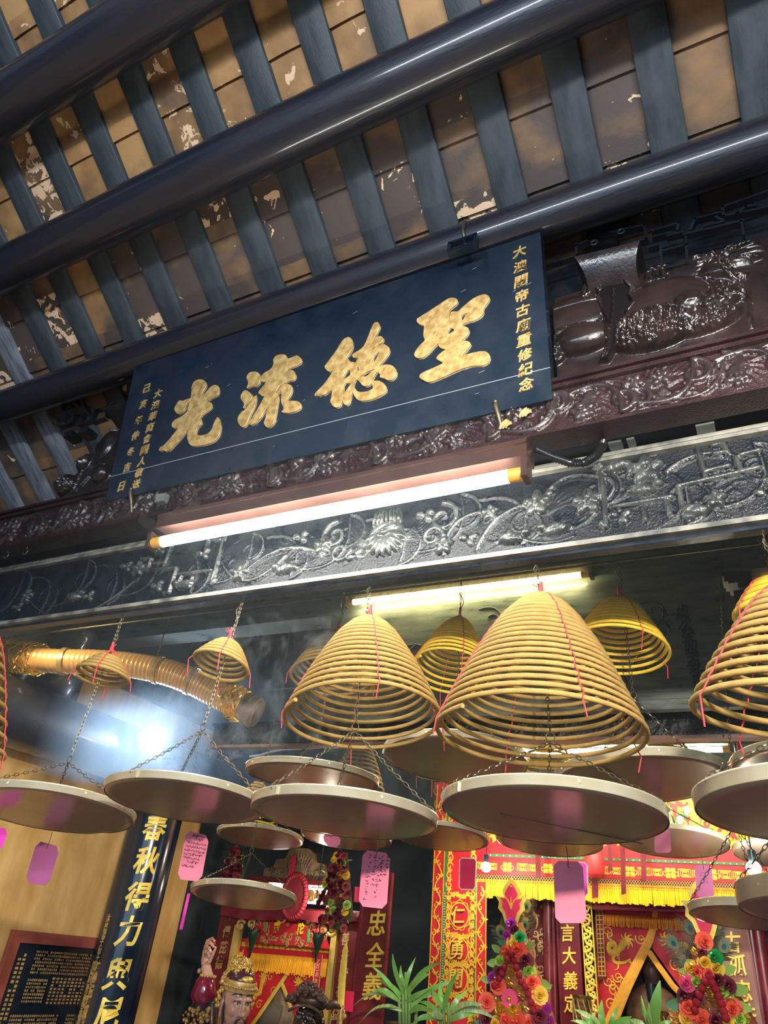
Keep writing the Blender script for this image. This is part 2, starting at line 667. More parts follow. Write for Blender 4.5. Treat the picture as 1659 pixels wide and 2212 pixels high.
bp.inputs['Strength'].default_value = .25
bp.inputs['Distance'].default_value = .01
L_(n2.outputs['Fac'], bp.inputs['Height'])
L_(bp.outputs['Normal'], B.inputs['Normal'])

PITCHX = .2475
TX0 = -2.577 - 6 * PITCHX
tiles = MB()
NCOL = 21
for c in range(NCOL):
    xc = TX0 + c * PITCHX
    for i in range(-7, 12):
        y0, y1 = -.012 + .195 * i, -.012 + .195 * (i + 1) + .05
        vs, K = [], 6
        for (y, o) in ((y0, .026), (y1, .012)):
            for k in range(K + 1):
                t = k / K * 2 - 1
                p = roof(xc + t * .108, y, o)
                vs.append(p + NR * (.010 * t * t + rng.uniform(-.0008, .0008)))
        tiles.add(vs, [(k, k + 1, K + 2 + k, K + 1 + k) for k in range(K)])
        b = [p + NR * .012 for p in vs[K + 1:]]          # the thick lower lip of each tile
        tiles.add(list(vs[:K + 1]) + [p + NR * .009 for p in vs[:K + 1]], [(k, k + 1, K + 2 + k, K + 1 + k) for k in range(K)])
o = tiles.build('ceiling', tm, smooth=True)
struct(o, 'undersides of brown roof tiles with flaking plaster between the rafters', 'ceiling')
cover = MB()
for (y0, y1) in ((-1.6, 2.3),):
    a, b_ = roof(0, y0, .13), roof(0, y1, .13)
    cover.box((a + b_) / 2, (8.2, (b_ - a).length, .03), (Vector((1, 0, 0)), DR, NR))
struct(cover.build('ceiling_outer', M['dark_wall'], smooth=False), 'dark mortar bed above the roof tiles', 'ceiling')
rear = MB()
for (ya, za, yb, zb) in ((2.15, 1.42, 4.0, 2.45), (4.0, 2.45, 5.9, 1.5)):
    A, Bv = Vector((0, ya, za + Z0)), Vector((0, yb, zb + Z0))
    d = (Bv - A).normalized()
    rear.box((A + Bv) / 2, (8.2, (Bv - A).length, .04), (Vector((1, 0, 0)), d, Vector((1, 0, 0)).cross(d)))
struct(rear.build('ceiling_rear', M['dark_wall'], smooth=False), 'dark boarded roof over the altar bay', 'ceiling')

M['rafter_pale'] = mat('pale greyish boards', (.10, .12, .14), .55, c2=(.24, .26, .30), scale=9, stretch=(6, 1, 1), bump=.12, bscale=50)  # paler boards for the leftmost rafters
# rafters: one flat painted board each
ORD = ['first', 'second', 'third', 'fourth', 'fifth', 'sixth', 'seventh', 'eighth', 'ninth', 'tenth', 'eleventh', 'twelfth', 'thirteenth', 'fourteenth', 'fifteenth', 'sixteenth', 'seventeenth', 'eighteenth', 'nineteenth', 'twentieth']
nr = 0
for c in range(NCOL - 1):
    xc = TX0 + (c + .5) * PITCHX + rng.uniform(-.006, .006)
    if xc < -3.55 or xc > .62:
        continue
    a, b_ = roof(xc, -1.2), roof(xc, 2.28)
    m = MB()
    n = 14
    vs = []
    for i in range(n + 1):
        p = a.lerp(b_, i / n)
        w = .054 + rng.uniform(-.0015, .0015)
        for (dx, dn) in ((-w, .052), (-w, .002), (-w + .003, 0), (w - .003, 0), (w, .002), (w, .052)):
            vs.append(p + Vector((dx, 0, 0)) + NR * dn)
    fs = []
    for i in range(n):
        for k in range(6):
            fs.append((i * 6 + k, i * 6 + (k + 1) % 6, (i + 1) * 6 + (k + 1) % 6, (i + 1) * 6 + k))
    fs += [tuple(range(6)), tuple(n * 6 + k for k in range(6))]
    m.add(vs, fs)
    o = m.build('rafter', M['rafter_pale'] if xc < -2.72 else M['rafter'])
    tag(o, f'blue-grey flat roof rafter board, {ORD[nr]} from the left end of the tiled slope', 'rafter', 'rafters under the roof tiles')
    nr += 1

# purlins: three round timbers along the hall
for (y, z, rad, lab) in ((.544, 2.604, .106, 'topmost thick round timber purlin, softly lit, crossing the upper left corner'),
                         (.974, 2.340, .093, 'middle round timber purlin with a long white sheen on its right half'),
                         (1.432, 2.062, .076, 'lowest round timber purlin running just above the black name board')):
    m = MB()
    n = 40
    pts, rr = [], []
    for i in range(n + 1):
        x = -4.0 + 6.4 * i / n
        pts.append((x, y + .006 * math.sin(x * 1.7), z + Z0 + .008 * math.sin(x * 1.1 + 1)))
        rr.append(rad * (1 + .035 * math.sin(x * 2.3 + y * 5)))
    m.tube(pts, rr, 28)
    o = m.build('roof_purlin', M['purlin'])
    tag(o, lab, 'purlin', 'purlins under the rafters')

# ================================================================== BLACK NAME BOARD
PB = Vector((-1.25, 1.50, 1.36 + Z0))
PT = Vector((-1.25, 1.405, 1.975 + Z0))
vdir = (PT - PB).normalized()
ndir = Vector((1, 0, 0)).cross(vdir) * 1.0
if ndir.y > 0:
    ndir = -ndir
PF = Frame((PB.x, PB.y, PB.z), (1, 0, 0), vdir, ndir)       # face of the board
PH = (PT - PB).length
xl, xr = -2.118 - PB.x, -.383 - PB.x
plaque = thing('name_board', 'wide black wooden name board with four large gilded characters, leaning out under the lowest purlin', 'name board', (PB.x, PB.y + .03, PB.z))
m = MB()
m.poly(PF, [(xl, 0), (xr, 0), (xr, PH), (xl, PH)], -.045, 0)
m.build('board', M['lacquer'], plaque, smooth=False)
m = MB()
m.poly(PF, [(xl, .105), (xr, .105), (xr, .107), (xl, .107)], -.001, .0006)
for k in range(26):
    u, v = rng.uniform(xl + .1, xr - .05), rng.uniform(.03, PH - .05)
    m.ribbon(PF, [(u, v, .0005), (u + rng.uniform(.002, .02), v + rng.uniform(.001, .008), .0007)], .0008)
m.build('joint_line', mat('pale scratch', (.28, .33, .38), .6), plaque, smooth=False)


def outline(pts, sx, ox, oy):
    return [PF.px(ox + x / sx, oy + y / sx) for x, y in pts]


CH = {
    'guang': (9.759, 330, 800, [[(1010, 215), (1090, 225), (1150, 290), (1140, 370), (1100, 430), (1070, 470), (1055, 590), (1180, 450), (1240, 370), (1330, 325), (1400, 350), (1420, 430), (1400, 510), (1370, 550), (1270, 590), (1150, 690), (1090, 742), (1150, 700), (1200, 685), (1265, 720), (1260, 790), (1200, 860), (1110, 910), (1005, 1010), (1040, 1050), (1050, 1130), (960, 1230), (935, 1300), (945, 1395), (1080, 1395), (1200, 1350), (1270, 1270), (1310, 1150), (1350, 1060), (1390, 995), (1440, 1090), (1455, 1200), (1440, 1320), (1390, 1430), (1310, 1520), (1100, 1590), (870, 1615), (790, 1560), (755, 1450), (765, 1330), (785, 1240), (600, 1460), (370, 1710), (330, 1700), (300, 1720), (265, 1690), (230, 1695), (170, 1710), (160, 1680), (200, 1625), (250, 1620), (430, 1410), (590, 1205), (500, 1250), (425, 1190), (440, 1120), (500, 1060), (640, 990), (770, 880), (760, 820), (790, 760), (830, 600), (850, 430), (845, 380), (880, 280), (940, 230)],
                              [(480, 850), (500, 780), (560, 680), (600, 655), (660, 670), (730, 635), (825, 605), (810, 650), (720, 740), (700, 840), (640, 900), (550, 940)]]),
    'liu': (9.759, 500, 750, [[(900, 290), (950, 210), (1050, 175), (1150, 180), (1195, 250), (1205, 280), (1390, 195), (1440, 220), (1500, 285), (1470, 360), (1380, 410), (1230, 465), (1090, 605), (1150, 570), (1230, 505), (1330, 520), (1375, 620), (1330, 715), (1220, 720), (1070, 820), (1030, 830), (940, 980), (1000, 1000), (1015, 1090), (990, 1220), (960, 1400), (920, 1610), (830, 1700), (760, 1700), (705, 1620), (740, 1540), (770, 1380), (775, 1270), (640, 1490), (560, 1590), (490, 1620), (430, 1660), (390, 1630), (450, 1530), (600, 1290), (740, 1020), (670, 1050), (630, 1000), (590, 990), (610, 940), (780, 740), (690, 745), (640, 730), (650, 650), (700, 570), (860, 490), (920, 370)],
                            [(340, 670), (370, 590), (430, 545), (550, 540), (620, 600), (635, 690), (600, 790), (550, 840), (430, 835), (340, 890), (380, 800), (375, 740)],
                            [(320, 920), (465, 1030), (450, 1100), (390, 1170), (310, 1220), (270, 1310), (300, 1210), (230, 1110), (220, 1050), (260, 970)],
                            [(540, 1020), (540, 1120), (520, 1240), (400, 1480), (350, 1620), (310, 1690), (230, 1700), (160, 1590), (160, 1500), (240, 1370), (290, 1370), (400, 1220)],
                            [(1100, 810), (1200, 795), (1290, 840), (1295, 920), (1270, 1010), (1190, 1110), (1200, 1160), (1300, 1155), (1430, 1165), (1485, 1230), (1470, 1300), (1400, 1360), (1250, 1400), (1070, 1390), (1140, 1320), (1080, 1200), (1075, 1050), (1080, 945), (1055, 930), (1010, 990), (985, 985), (1040, 890)]]),
    'de': (8.295, 670, 690, [[(590, 410), (640, 360), (710, 335), (765, 385), (780, 520), (720, 630), (645, 720), (690, 728), (735, 785), (800, 790), (825, 805), (890, 700), (800, 705), (765, 665), (790, 635), (920, 560), (985, 500), (1050, 350), (1140, 120), (1180, 75), (1230, 75), (1265, 150), (1220, 240), (1125, 410), (1220, 330), (1290, 325), (1330, 370), (1300, 430), (1150, 520), (1000, 612), (1010, 630), (1150, 540), (1270, 480), (1350, 470), (1420, 520), (1435, 600), (1350, 720), (1280, 800), (1210, 885), (1100, 920), (1000, 970), (880, 1050), (800, 1125), (790, 1220), (850, 1310), (930, 1330), (1060, 1310), (1160, 1250), (1110, 1150), (1080, 1190), (1010, 1215), (950, 1190), (890, 1110), (855, 1095), (900, 1045), (1030, 1050), (1130, 950), (1250, 860), (1380, 830), (1490, 850), (1560, 940), (1550, 1030), (1480, 1100), (1400, 1100), (1350, 1070), (1260, 1050), (1280, 1010), (1240, 955), (1180, 980), (1130, 1080), (1160, 1130), (1230, 1115), (1320, 1160), (1380, 1240), (1370, 1310), (1260, 1390), (1070, 1460), (910, 1475), (840, 1430), (765, 1290), (745, 1370), (735, 1460), (690, 1545), (650, 1550), (602, 1500), (595, 1405), (580, 1480), (550, 1570), (490, 1595), (430, 1570), (380, 1490), (405, 1410), (420, 1250), (270, 1370), (220, 1360), (180, 1385), (140, 1370), (95, 1390), (120, 1330), (300, 1150), (460, 900), (380, 945), (335, 940), (275, 880), (300, 830), (470, 610)],
                           [(612, 1147), (765, 1152), (690, 1260), (602, 1385)], [(602, 1030), (715, 885), (748, 1010), (680, 1060), (612, 1098)],
                           [(835, 895), (878, 845), (888, 890), (903, 922), (838, 965)], [(978, 770), (1028, 724), (985, 800)], [(1150, 655), (1275, 577), (1230, 680), (1170, 780), (1107, 800), (1140, 720)]]),
    'sheng': (8.295, 880, 620, [[(185, 640), (190, 590), (230, 570), (400, 460), (600, 330), (750, 230), (830, 215), (900, 245), (910, 290), (860, 350), (750, 430), (755, 520), (745, 665), (765, 665), (780, 500), (820, 465), (920, 470), (1000, 390), (1180, 240), (1300, 180), (1400, 155), (1470, 190), (1475, 250), (1420, 330), (1360, 410), (1370, 490), (1310, 560), (1200, 620), (1070, 650), (985, 690), (970, 730), (1070, 740), (1110, 780), (1105, 840), (1040, 920), (945, 995), (1030, 990), (1110, 1000), (1145, 1050), (1100, 1110), (955, 1280), (1120, 1220), (1300, 1180), (1400, 1175), (1470, 1220), (1490, 1320), (1385, 1425), (1200, 1420), (1000, 1470), (800, 1560), (600, 1650), (420, 1720), (370, 1715), (235, 1650), (240, 1600), (280, 1560), (450, 1490), (680, 1380), (620, 1350), (540, 1310), (545, 1270), (620, 1200), (725, 1130), (640, 1120), (580, 1080), (570, 1020), (575, 1000), (460, 1120), (370, 1220), (290, 1280), (200, 1290), (140, 1250), (150, 1190), (220, 1090), (345, 970), (305, 910), (310, 820), (325, 700), (240, 690)],
                              [(960, 520), (1110, 467), (1040, 560), (1020, 610), (985, 640)], [(740, 888), (735, 800), (780, 738), (882, 786)], [(490, 602), (548, 562), (497, 633)], [(562, 608), (618, 558), (590, 590)], [(522, 718), (608, 672), (560, 710)], [(487, 898), (603, 793), (590, 830), (502, 903)]]),
}


def filled(polys, fr, h, thick):
    c = bpy.data.curves.new('g', 'CURVE')
    c.dimensions = '2D'
    c.fill_mode = 'BOTH'
    c.extrude = thick / 2
    c.bevel_depth = thick * .35
    c.bevel_resolution = 1
    for pl in polys:
        sp = c.splines.new('POLY')
        sp.points.add(len(pl) - 1)
        for i, (u, v) in enumerate(pl):
            sp.points[i].co = (u, v, 0, 1)
        sp.use_cyclic_u = True
    o = bpy.data.objects.new('g', c)
    COL.objects.link(o)
    bpy.context.view_layer.update()
    me = bpy.data.meshes.new_from_object(o.evaluated_get(bpy.context.evaluated_depsgraph_get()))
    bpy.data.objects.remove(o)
    m = MB()
    m.add([fr.p(v.co.x, v.co.y, h + v.co.z) for v in me.vertices], [tuple(p.vertices) for p in me.polygons])
    return m


def soften(pl):                                 # round the traced outline once
    out = []
    n = len(pl)
    for i in range(n):
        a, b = pl[i], pl[(i + 1) % n]
        out += [(a[0] * .78 + b[0] * .22, a[1] * .78 + b[1] * .22), (a[0] * .22 + b[0] * .78, a[1] * .22 + b[1] * .78)]
    return out


edge = mat('pale groove edge', (.42, .40, .33), .5)
for k in ('sheng', 'de', 'liu', 'guang'):
    sc, ox, oy, pls = CH[k]
    polys = [soften(outline(pl, sc, ox, oy)) for pl in pls]
    filled(polys, PF, .0035, .005).build('gilded_character', M['gold_leaf'], plaque)
    g = MB()
    for pl in polys:                            # carved groove around each gilded stroke
        P_ = [PF.p(u + .0016, v - .0022, .0008) for u, v in pl]
        g.tube(P_, .0009, 4, closed=True)
    g.build('carved_outline', edge, plaque)


def column_text(mb, fr, text, p0, p1, size, thick=.003, weight=.02, shear=.12, rot=0, wide=1.0):
    (x0, y0), (x1, y1) = p0, p1
    n = len(text)
    for i, ch in enumerate(text):
        t = (i + .5) / n
        u, v = fr.px(x0 + (x1 - x0) * t, y0 + (y1 - y0) * t)
        put_glyph(mb, fr, ch, u, v, size * wide, size, thick, weight, shear)


m = MB()
column_text(m, PF, '大澳關帝古廟重修紀念', (1122, 528), (1138, 846), .044)
m.build('inscription', M['gold_leaf'], plaque)
m = MB()
column_text(m, PF, '大澳華商會同人敬送', (345, 838), (292, 1058), .040)
m.build('inscription', M['gold_leaf'], plaque)
m = MB()
for ch, (x, y) in zip('己亥年仲冬吉日', ((318, 839), (310, 873), (300, 908), (293, 941), (283, 976), (275, 1010), (263, 1051))):
    u, v = PF.px(x, y)
    put_glyph(m, PF, ch, u, v, .036, .040, .003, .02, .12)
m.build('inscription', M['gold_leaf'], plaque)
# iron hooks that carry the board from below, and the strap at its top
for (x, y, lab) in ((1072, 880, 'short iron bracket under the right end of the black name board'), (284, 1066, 'short iron bracket under the left end of the black name board')):
    u, v = PF.px(x, y)
    p = PF.p(u, v, .006)
    m = MB()
    m.tube([p + Vector((0, .0, .016)), p, p + Vector((.006, .012, -.03)), p + Vector((.012, .026, -.075))], [.006, .008, .008, .006], 8)
    m.ball(p + Vector((0, -.002, .016)), .0085)
    tag(m.build('iron_bracket', M['steel']), lab, 'bracket', 'iron brackets under the name board')
st = thing('iron_clamp', 'black iron strap and box clamp holding the name board up against the lowest purlin', 'clamp', atY(998, 530, 1.36))
c = atY(1000, 530, 1.352)
m = MB()
for dx in (-.045, .045):
    m.box(c + Vector((dx, .0, 0)), (.012, .02, .05))
m.box(c + Vector((0, 0, .025)), (.10, .02, .010))
m.box(c + Vector((0, 0, -.025)), (.10, .03, .010))
m.build('clamp_frame', M['lacquer'], st)
m = MB()
pts = []
for i in range(9):
    a = R(-60 + 180 * i / 8)
    pts.append(Vector((c.x - .004 + .002 * (i % 2), 1.432 - .082 * math.cos(a) , 2.062 + Z0 + .082 * math.sin(a))))
m.tube([c + Vector((-.004, 0, -.02))] + pts, .0065, 6)
m.build('strap', M['steel'], st)
# ================================================================== CARVED ARCHITRAVES
def scroll_strokes(W, H, seed, dens=1.0, wk=1.0):
    """acanthus scrolls, leaves and blossoms filling a band"""
    rr = np.random.default_rng(seed)
    st, bp = [], []
    x = .05
    up = 1
    while x < W - .05:
        L = rr.uniform(.16, .24)
        r = H * rr.uniform(.24, .32)
        cy = H * (.5 + .14 * up)
        # stem: a wave into a spiral
        st.append((arc(x - .04, H * (.5 - .3 * up), x + L * .55, cy + up * r * .9, -.35 * up, .007 * wk, .007 * wk), 1.0))
        st.append((spiral(x + L * .55, cy, r, 1.3, PI / 2 * up, -up, .008 * wk, .004 * wk), 1.0))
        st.append((spiral(x + L * .55, cy, r * .8, 1.0, PI / 2 * up, -up, .003 * wk, .002 * wk), 1.4))
        for f in fan(x + L * .15, H * (.5 - .1 * up), rr.uniform(.05, .085), R(200 if up > 0 else 100), R(300 if up > 0 else 170), 6, .0042 * wk):
            st.append((f, .9))
        for f in fan(x + L * .95, cy - up * r * .4, rr.uniform(.06, .10), R(-70 if up > 0 else 10), R(10 if up > 0 else 80), 6, .0045 * wk):
            st.append((f, .9))
        if rr.random() < .75:
            fx, fy = x + L * rr.uniform(.55, 1.0), H * (.5 - .22 * up)
            a0 = rr.uniform(0, 1)
            for k in range(5):
                a = a0 + k * 2 * PI / 5
                bp.append((fx + .017 * math.cos(a), fy + .017 * math.sin(a), .016, .011, .012, a, -.6))
            bp.append((fx, fy, .008, .008, .016, 0, 0))
        for k in range(int(4 * dens)):
            a = rr.uniform(0, 2 * PI)
            px_, py_ = x + rr.uniform(0, L), rr.uniform(.12, .88) * H
            st.append((arc(px_, py_, px_ + .05 * math.cos(a), py_ + .03 * math.sin(a), rr.uniform(-.3, .3), .005 * wk, .001), .9))
        x += L
        up = -up
    return st, bp


def moulding(mb, Y, z0, z1, x0=-3.75, x1=1.25, proud=.01, depth=.05):
    mb.span((x0, Y - proud, z0 + Z0), (x1, Y + depth, z1 + Z0))


# upper architrave: scroll carved plank on which the melon brackets stand
XA, XB = -3.70, 1.20
YU = 1.52
up_beam = thing('carved_architrave', 'upper horizontal beam carved with scrolls and leaves, directly below the black name board', 'beam', (-1.2, YU + .03, 1.27 + Z0))
F = FY(YU, XA, 1.268 + Z0)
Wd, Hd = XB - XA, .135
st, bp = scroll_strokes(Wd, Hd, 5, 1.4, 1.25)
sx, bx = scroll_strokes(Wd, Hd, 17, 1.4, .9)
st += sx
bp += bx
us, vs, Hh = relief(Wd, Hd, .0034, st, bp)
m = MB()
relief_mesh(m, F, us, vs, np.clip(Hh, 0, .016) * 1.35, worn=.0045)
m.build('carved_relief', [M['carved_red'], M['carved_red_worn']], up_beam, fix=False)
m = MB()
m.span((XA, YU + .001, 1.268 + Z0), (XB, YU + .075, 1.436 + Z0))
m.build('plank', M['carved_red'], up_beam, smooth=False)
m = MB()
moulding(m, YU, 1.404, 1.418, XA, XB, .014, .0)
moulding(m, YU, 1.424, 1.436, XA, XB, .020, .0)
moulding(m, YU, 1.256, 1.268, XA, XB, .004, .08)
m.build('moulding', M['carved_red'], up_beam, smooth=False)
gl = M['gold_leaf']
m = MB()
for (x, y) in ((1085, 930), (1127, 905), (690, 1080)):
    u, v = F.px(x, y)
    for k in range(3):
        q = arc(u + k * .008, v - .01, u + .022 + k * .006, v + .018 - k * .006, .2, .003, .006, 6)
        m.ribbon(F, q, .019, dome=.4)
m.build('gilt_trace', gl, up_beam)

# lower architrave: birds, flowers, a lotus vase at the centre, key fret at the ends
YL = 1.66
ZB, ZT = .975, 1.222
lo_beam = thing('carved_lintel', 'lower horizontal beam carved with birds, flowers and a lotus vase, behind the bright front tube', 'beam', (-1.2, YL + .03, ZB + Z0))
F = FY(YL, XA, ZB + Z0)
Wd, Hd = XB - XA, ZT - ZB
st, bp = [], []


def P(x, y):
    return F.px(x, y)


def pst(pts, kh=1.0):
    st.append(([(*P(x, y), w) for x, y, w in pts], kh))


# centre vase (835,1160) with key pattern collar, petals and feathered leaves
cu, cv = P(835, 1150)
bp.append((cu, cv - .015, .062, .052, .022, 0, -.9))
for a in range(9):
    an = R(200 + a * 17.5)
    bp.append((cu + .04 * math.cos(an), cv - .002 + .05 * math.sin(an), .038, .012, .020, an, 0))
for a in np.linspace(-.9, .9, 7):
    bp.append((cu + a * .045, cv + .055, .007, .030, .018, a * .3, 0))
for k in range(4):
    for s_ in (-1, 1):
        st.append((key(cu + (s_ * (.008 + k % 2 * .018)) - (.014 if s_ < 0 else 0), cv + .006 + (k // 2) * .022, .014, .018, .0018, s_), 9))
for s_ in (-1, 1):
    for f in fan(cu + s_ * .05, cv - .03, .13, R(90 - s_ * 40), R(90 - s_ * 88), 8, .005, -.14 * s_):
        st.append((f, 1.1))
    for f in fan(cu + s_ * .03, cv - .05, .10, R(90 - s_ * 95), R(90 - s_ * 140), 6, .005, .14 * s_):
        st.append((f, 1.1))
    st.append((spiral(cu + s_ * .19, cv + .02, .05, 1.4, R(90), -s_, .009), 1.0))
    st.append((spiral(cu + s_ * .16, cv - .045, .035, 1.3, R(0), s_, .008), 1.0))
# birds
for (x, y, fl) in ((1205, 1145, 1), (1105, 1165, -1), (1330, 1010, 1), (620, 1230, 1), (1500, 1105, -1), (160, 1290, -1), (400, 1265, 1), (1385, 1060, -1)):
    u, v = P(x, y)
    bp.append((u, v, .040, .019, .020, .15 * fl, .3))
    bp.append((u - fl * .043, v + .012, .015, .012, .018, 0, 0))
    st.append((arc(u - fl * .055, v + .012, u - fl * .072, v + .006, 0, .004, .001), 1.5))
    for f in fan(u + fl * .03, v - .003, .085, R(90 - fl * 110), R(90 - fl * 75), 6, .0042, .05):
        st.append((f, 1.1))
    for f in fan(u - fl * .005, v + .012, .05, R(90 - fl * 70), R(90 - fl * 10), 5, .0042, .1):
        st.append((f, 1.1))
# blossoms
for (x, y, r_) in ((1270, 1085, .036), (1160, 1090, .036), (1395, 1015, .040), (1060, 1110, .024), (960, 1180, .026), (700, 1180, .030), (520, 1240, .026), (1545, 1080, .024), (300, 1230, .028), (60, 1290, .028)):
    u, v = P(x, y)
    for k in range(5):
        a = k * 2 * PI / 5 + .3
        bp.append((u + r_ * .62 * math.cos(a), v + r_ * .62 * math.sin(a), r_ * .62, r_ * .42, .018, a, -.5))
    bp.append((u, v, r_ * .25, r_ * .25, .023, 0, 0))
# stems joining them
for (a, b, bend) in (((1030, 1190), (1170, 1085), .2), ((1170, 1085), (1290, 1030), .25), ((1290, 1030), (1310, 1080), .4), ((1100, 1150), (1240, 1160), -.15), ((960, 1200), (1060, 1105), .3), ((700, 1200), (520, 1245), -.2), ((620, 1200), (480, 1215), .3), ((1440, 1020), (1600, 990), .2), ((300, 1250), (60, 1290), .2)):
    (u0, v0), (u1, v1) = P(*a), P(*b)
    st.append((arc(u0, v0, u1, v1, bend, .007, .005, 16), 1.1))
    st.append((arc(u0, v0 - .012, u1, v1 - .012, bend, .003, .002, 16), 1.3))
# fret frames at the right (and, mirrored, at the far left)
for (x0, y0, x1, y1) in ((1298, 1010, 1310, 1135), (1310, 1018, 1358, 1000), (1358, 1000, 1360, 1030), (1322, 1098, 1450, 1075), (1300, 1130, 1310, 1140), (1465, 1052, 1630, 1015), (1465, 1052, 1480, 1120), (1480, 1120, 1500, 1118), (1505, 965, 1525, 1035), (1525, 1020, 1575, 1008), (1540, 965, 1562, 960), (1562, 960, 1572, 980), (1545, 982, 1572, 978), (1590, 990, 1600, 1020), (1600, 1020, 1640, 1012), (1600, 985, 1640, 975), (1390, 1100, 1395, 1125), (1440, 1085, 1448, 1112)):
    (u0, v0), (u1, v1) = P(x0, y0), P(x1, y1)
    st.append(([(u0, v0, .0075), (u1, v1, .0075)], 1.6))
    u0m, u1m = 2 * cu - u0, 2 * cu - u1
    st.append(([(u0m, v0, .0075), (u1m, v1, .0075)], 1.6))
s2, b2 = scroll_strokes(Wd, Hd, 21, 1.6, .8)
st += [(q, k * .8) for q, k in s2]
bp += b2[::2]
us, vs, Hh = relief(Wd, Hd, .0034, st, bp)
m = MB()
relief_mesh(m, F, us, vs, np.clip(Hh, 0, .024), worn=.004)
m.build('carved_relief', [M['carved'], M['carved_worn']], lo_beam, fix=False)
m = MB()
m.span((XA, YL + .001, ZB + Z0), (XB, YL + .045, ZT + .03 + Z0))
m.build('plank', M['carved'], lo_beam, smooth=False)
m = MB()
moulding(m, YL, ZB - .012, ZB + .002, XA, XB, .020, .03)
moulding(m, YL, ZT, ZT + .012, XA, XB, .018, .0)
moulding(m, YL, ZT + .018, ZT + .03, XA, XB, .012, .0)
m.build('moulding', mat('worn pale edge', (.24, .235, .20), .42, c2=(.06, .062, .06), scale=16), lo_beam, smooth=False)
m = MB()
m.span((XA, YL + .002, ZB - .022 + Z0), (XB, YL + .035, ZB - .012 + Z0))
m.build('soffit', M['lacquer'], lo_beam, smooth=False)

# recess between the two beams: dark back boards and short hanger blocks
m = MB()
m.span((XA, YL + .10, ZT + Z0), (XB, YL + .13, 1.45 + Z0))
struct(m.build('trim_1', M['dark_wall'], smooth=False), 'dark recessed board between the two carved beams', 'trim')
for (x, y, w) in ((1523, 918, .045), (1330, 960, .035), (1365, 965, .02)):
    p = atY(x, y, 1.63)
    m = MB()
    m.span((p.x - w / 2, 1.61, ZT + .03 + Z0), (p.x + w / 2, 1.65, 1.268 + Z0))
    tag(m.build('hanger_block', M['grey_board'], smooth=False), {1523: 'pale grey wooden block between the carved beams, near the right edge of the photo', 1330: 'wider grey block between the carved beams beside the cable end', 1365: 'narrow grey block between the carved beams right of the cable end'}[x], 'block', 'blocks between the carved beams')

# dark sheet standing in for the shade in the gap beside the name board
m = MB()
m.span((-.42, 1.60, 1.436 + Z0), (1.25, 1.63, 2.02 + Z0))
struct(m.build('gap_shade_board', M['carved'], smooth=False), 'dark sheet added for the shaded gap right of the name board', 'trim')

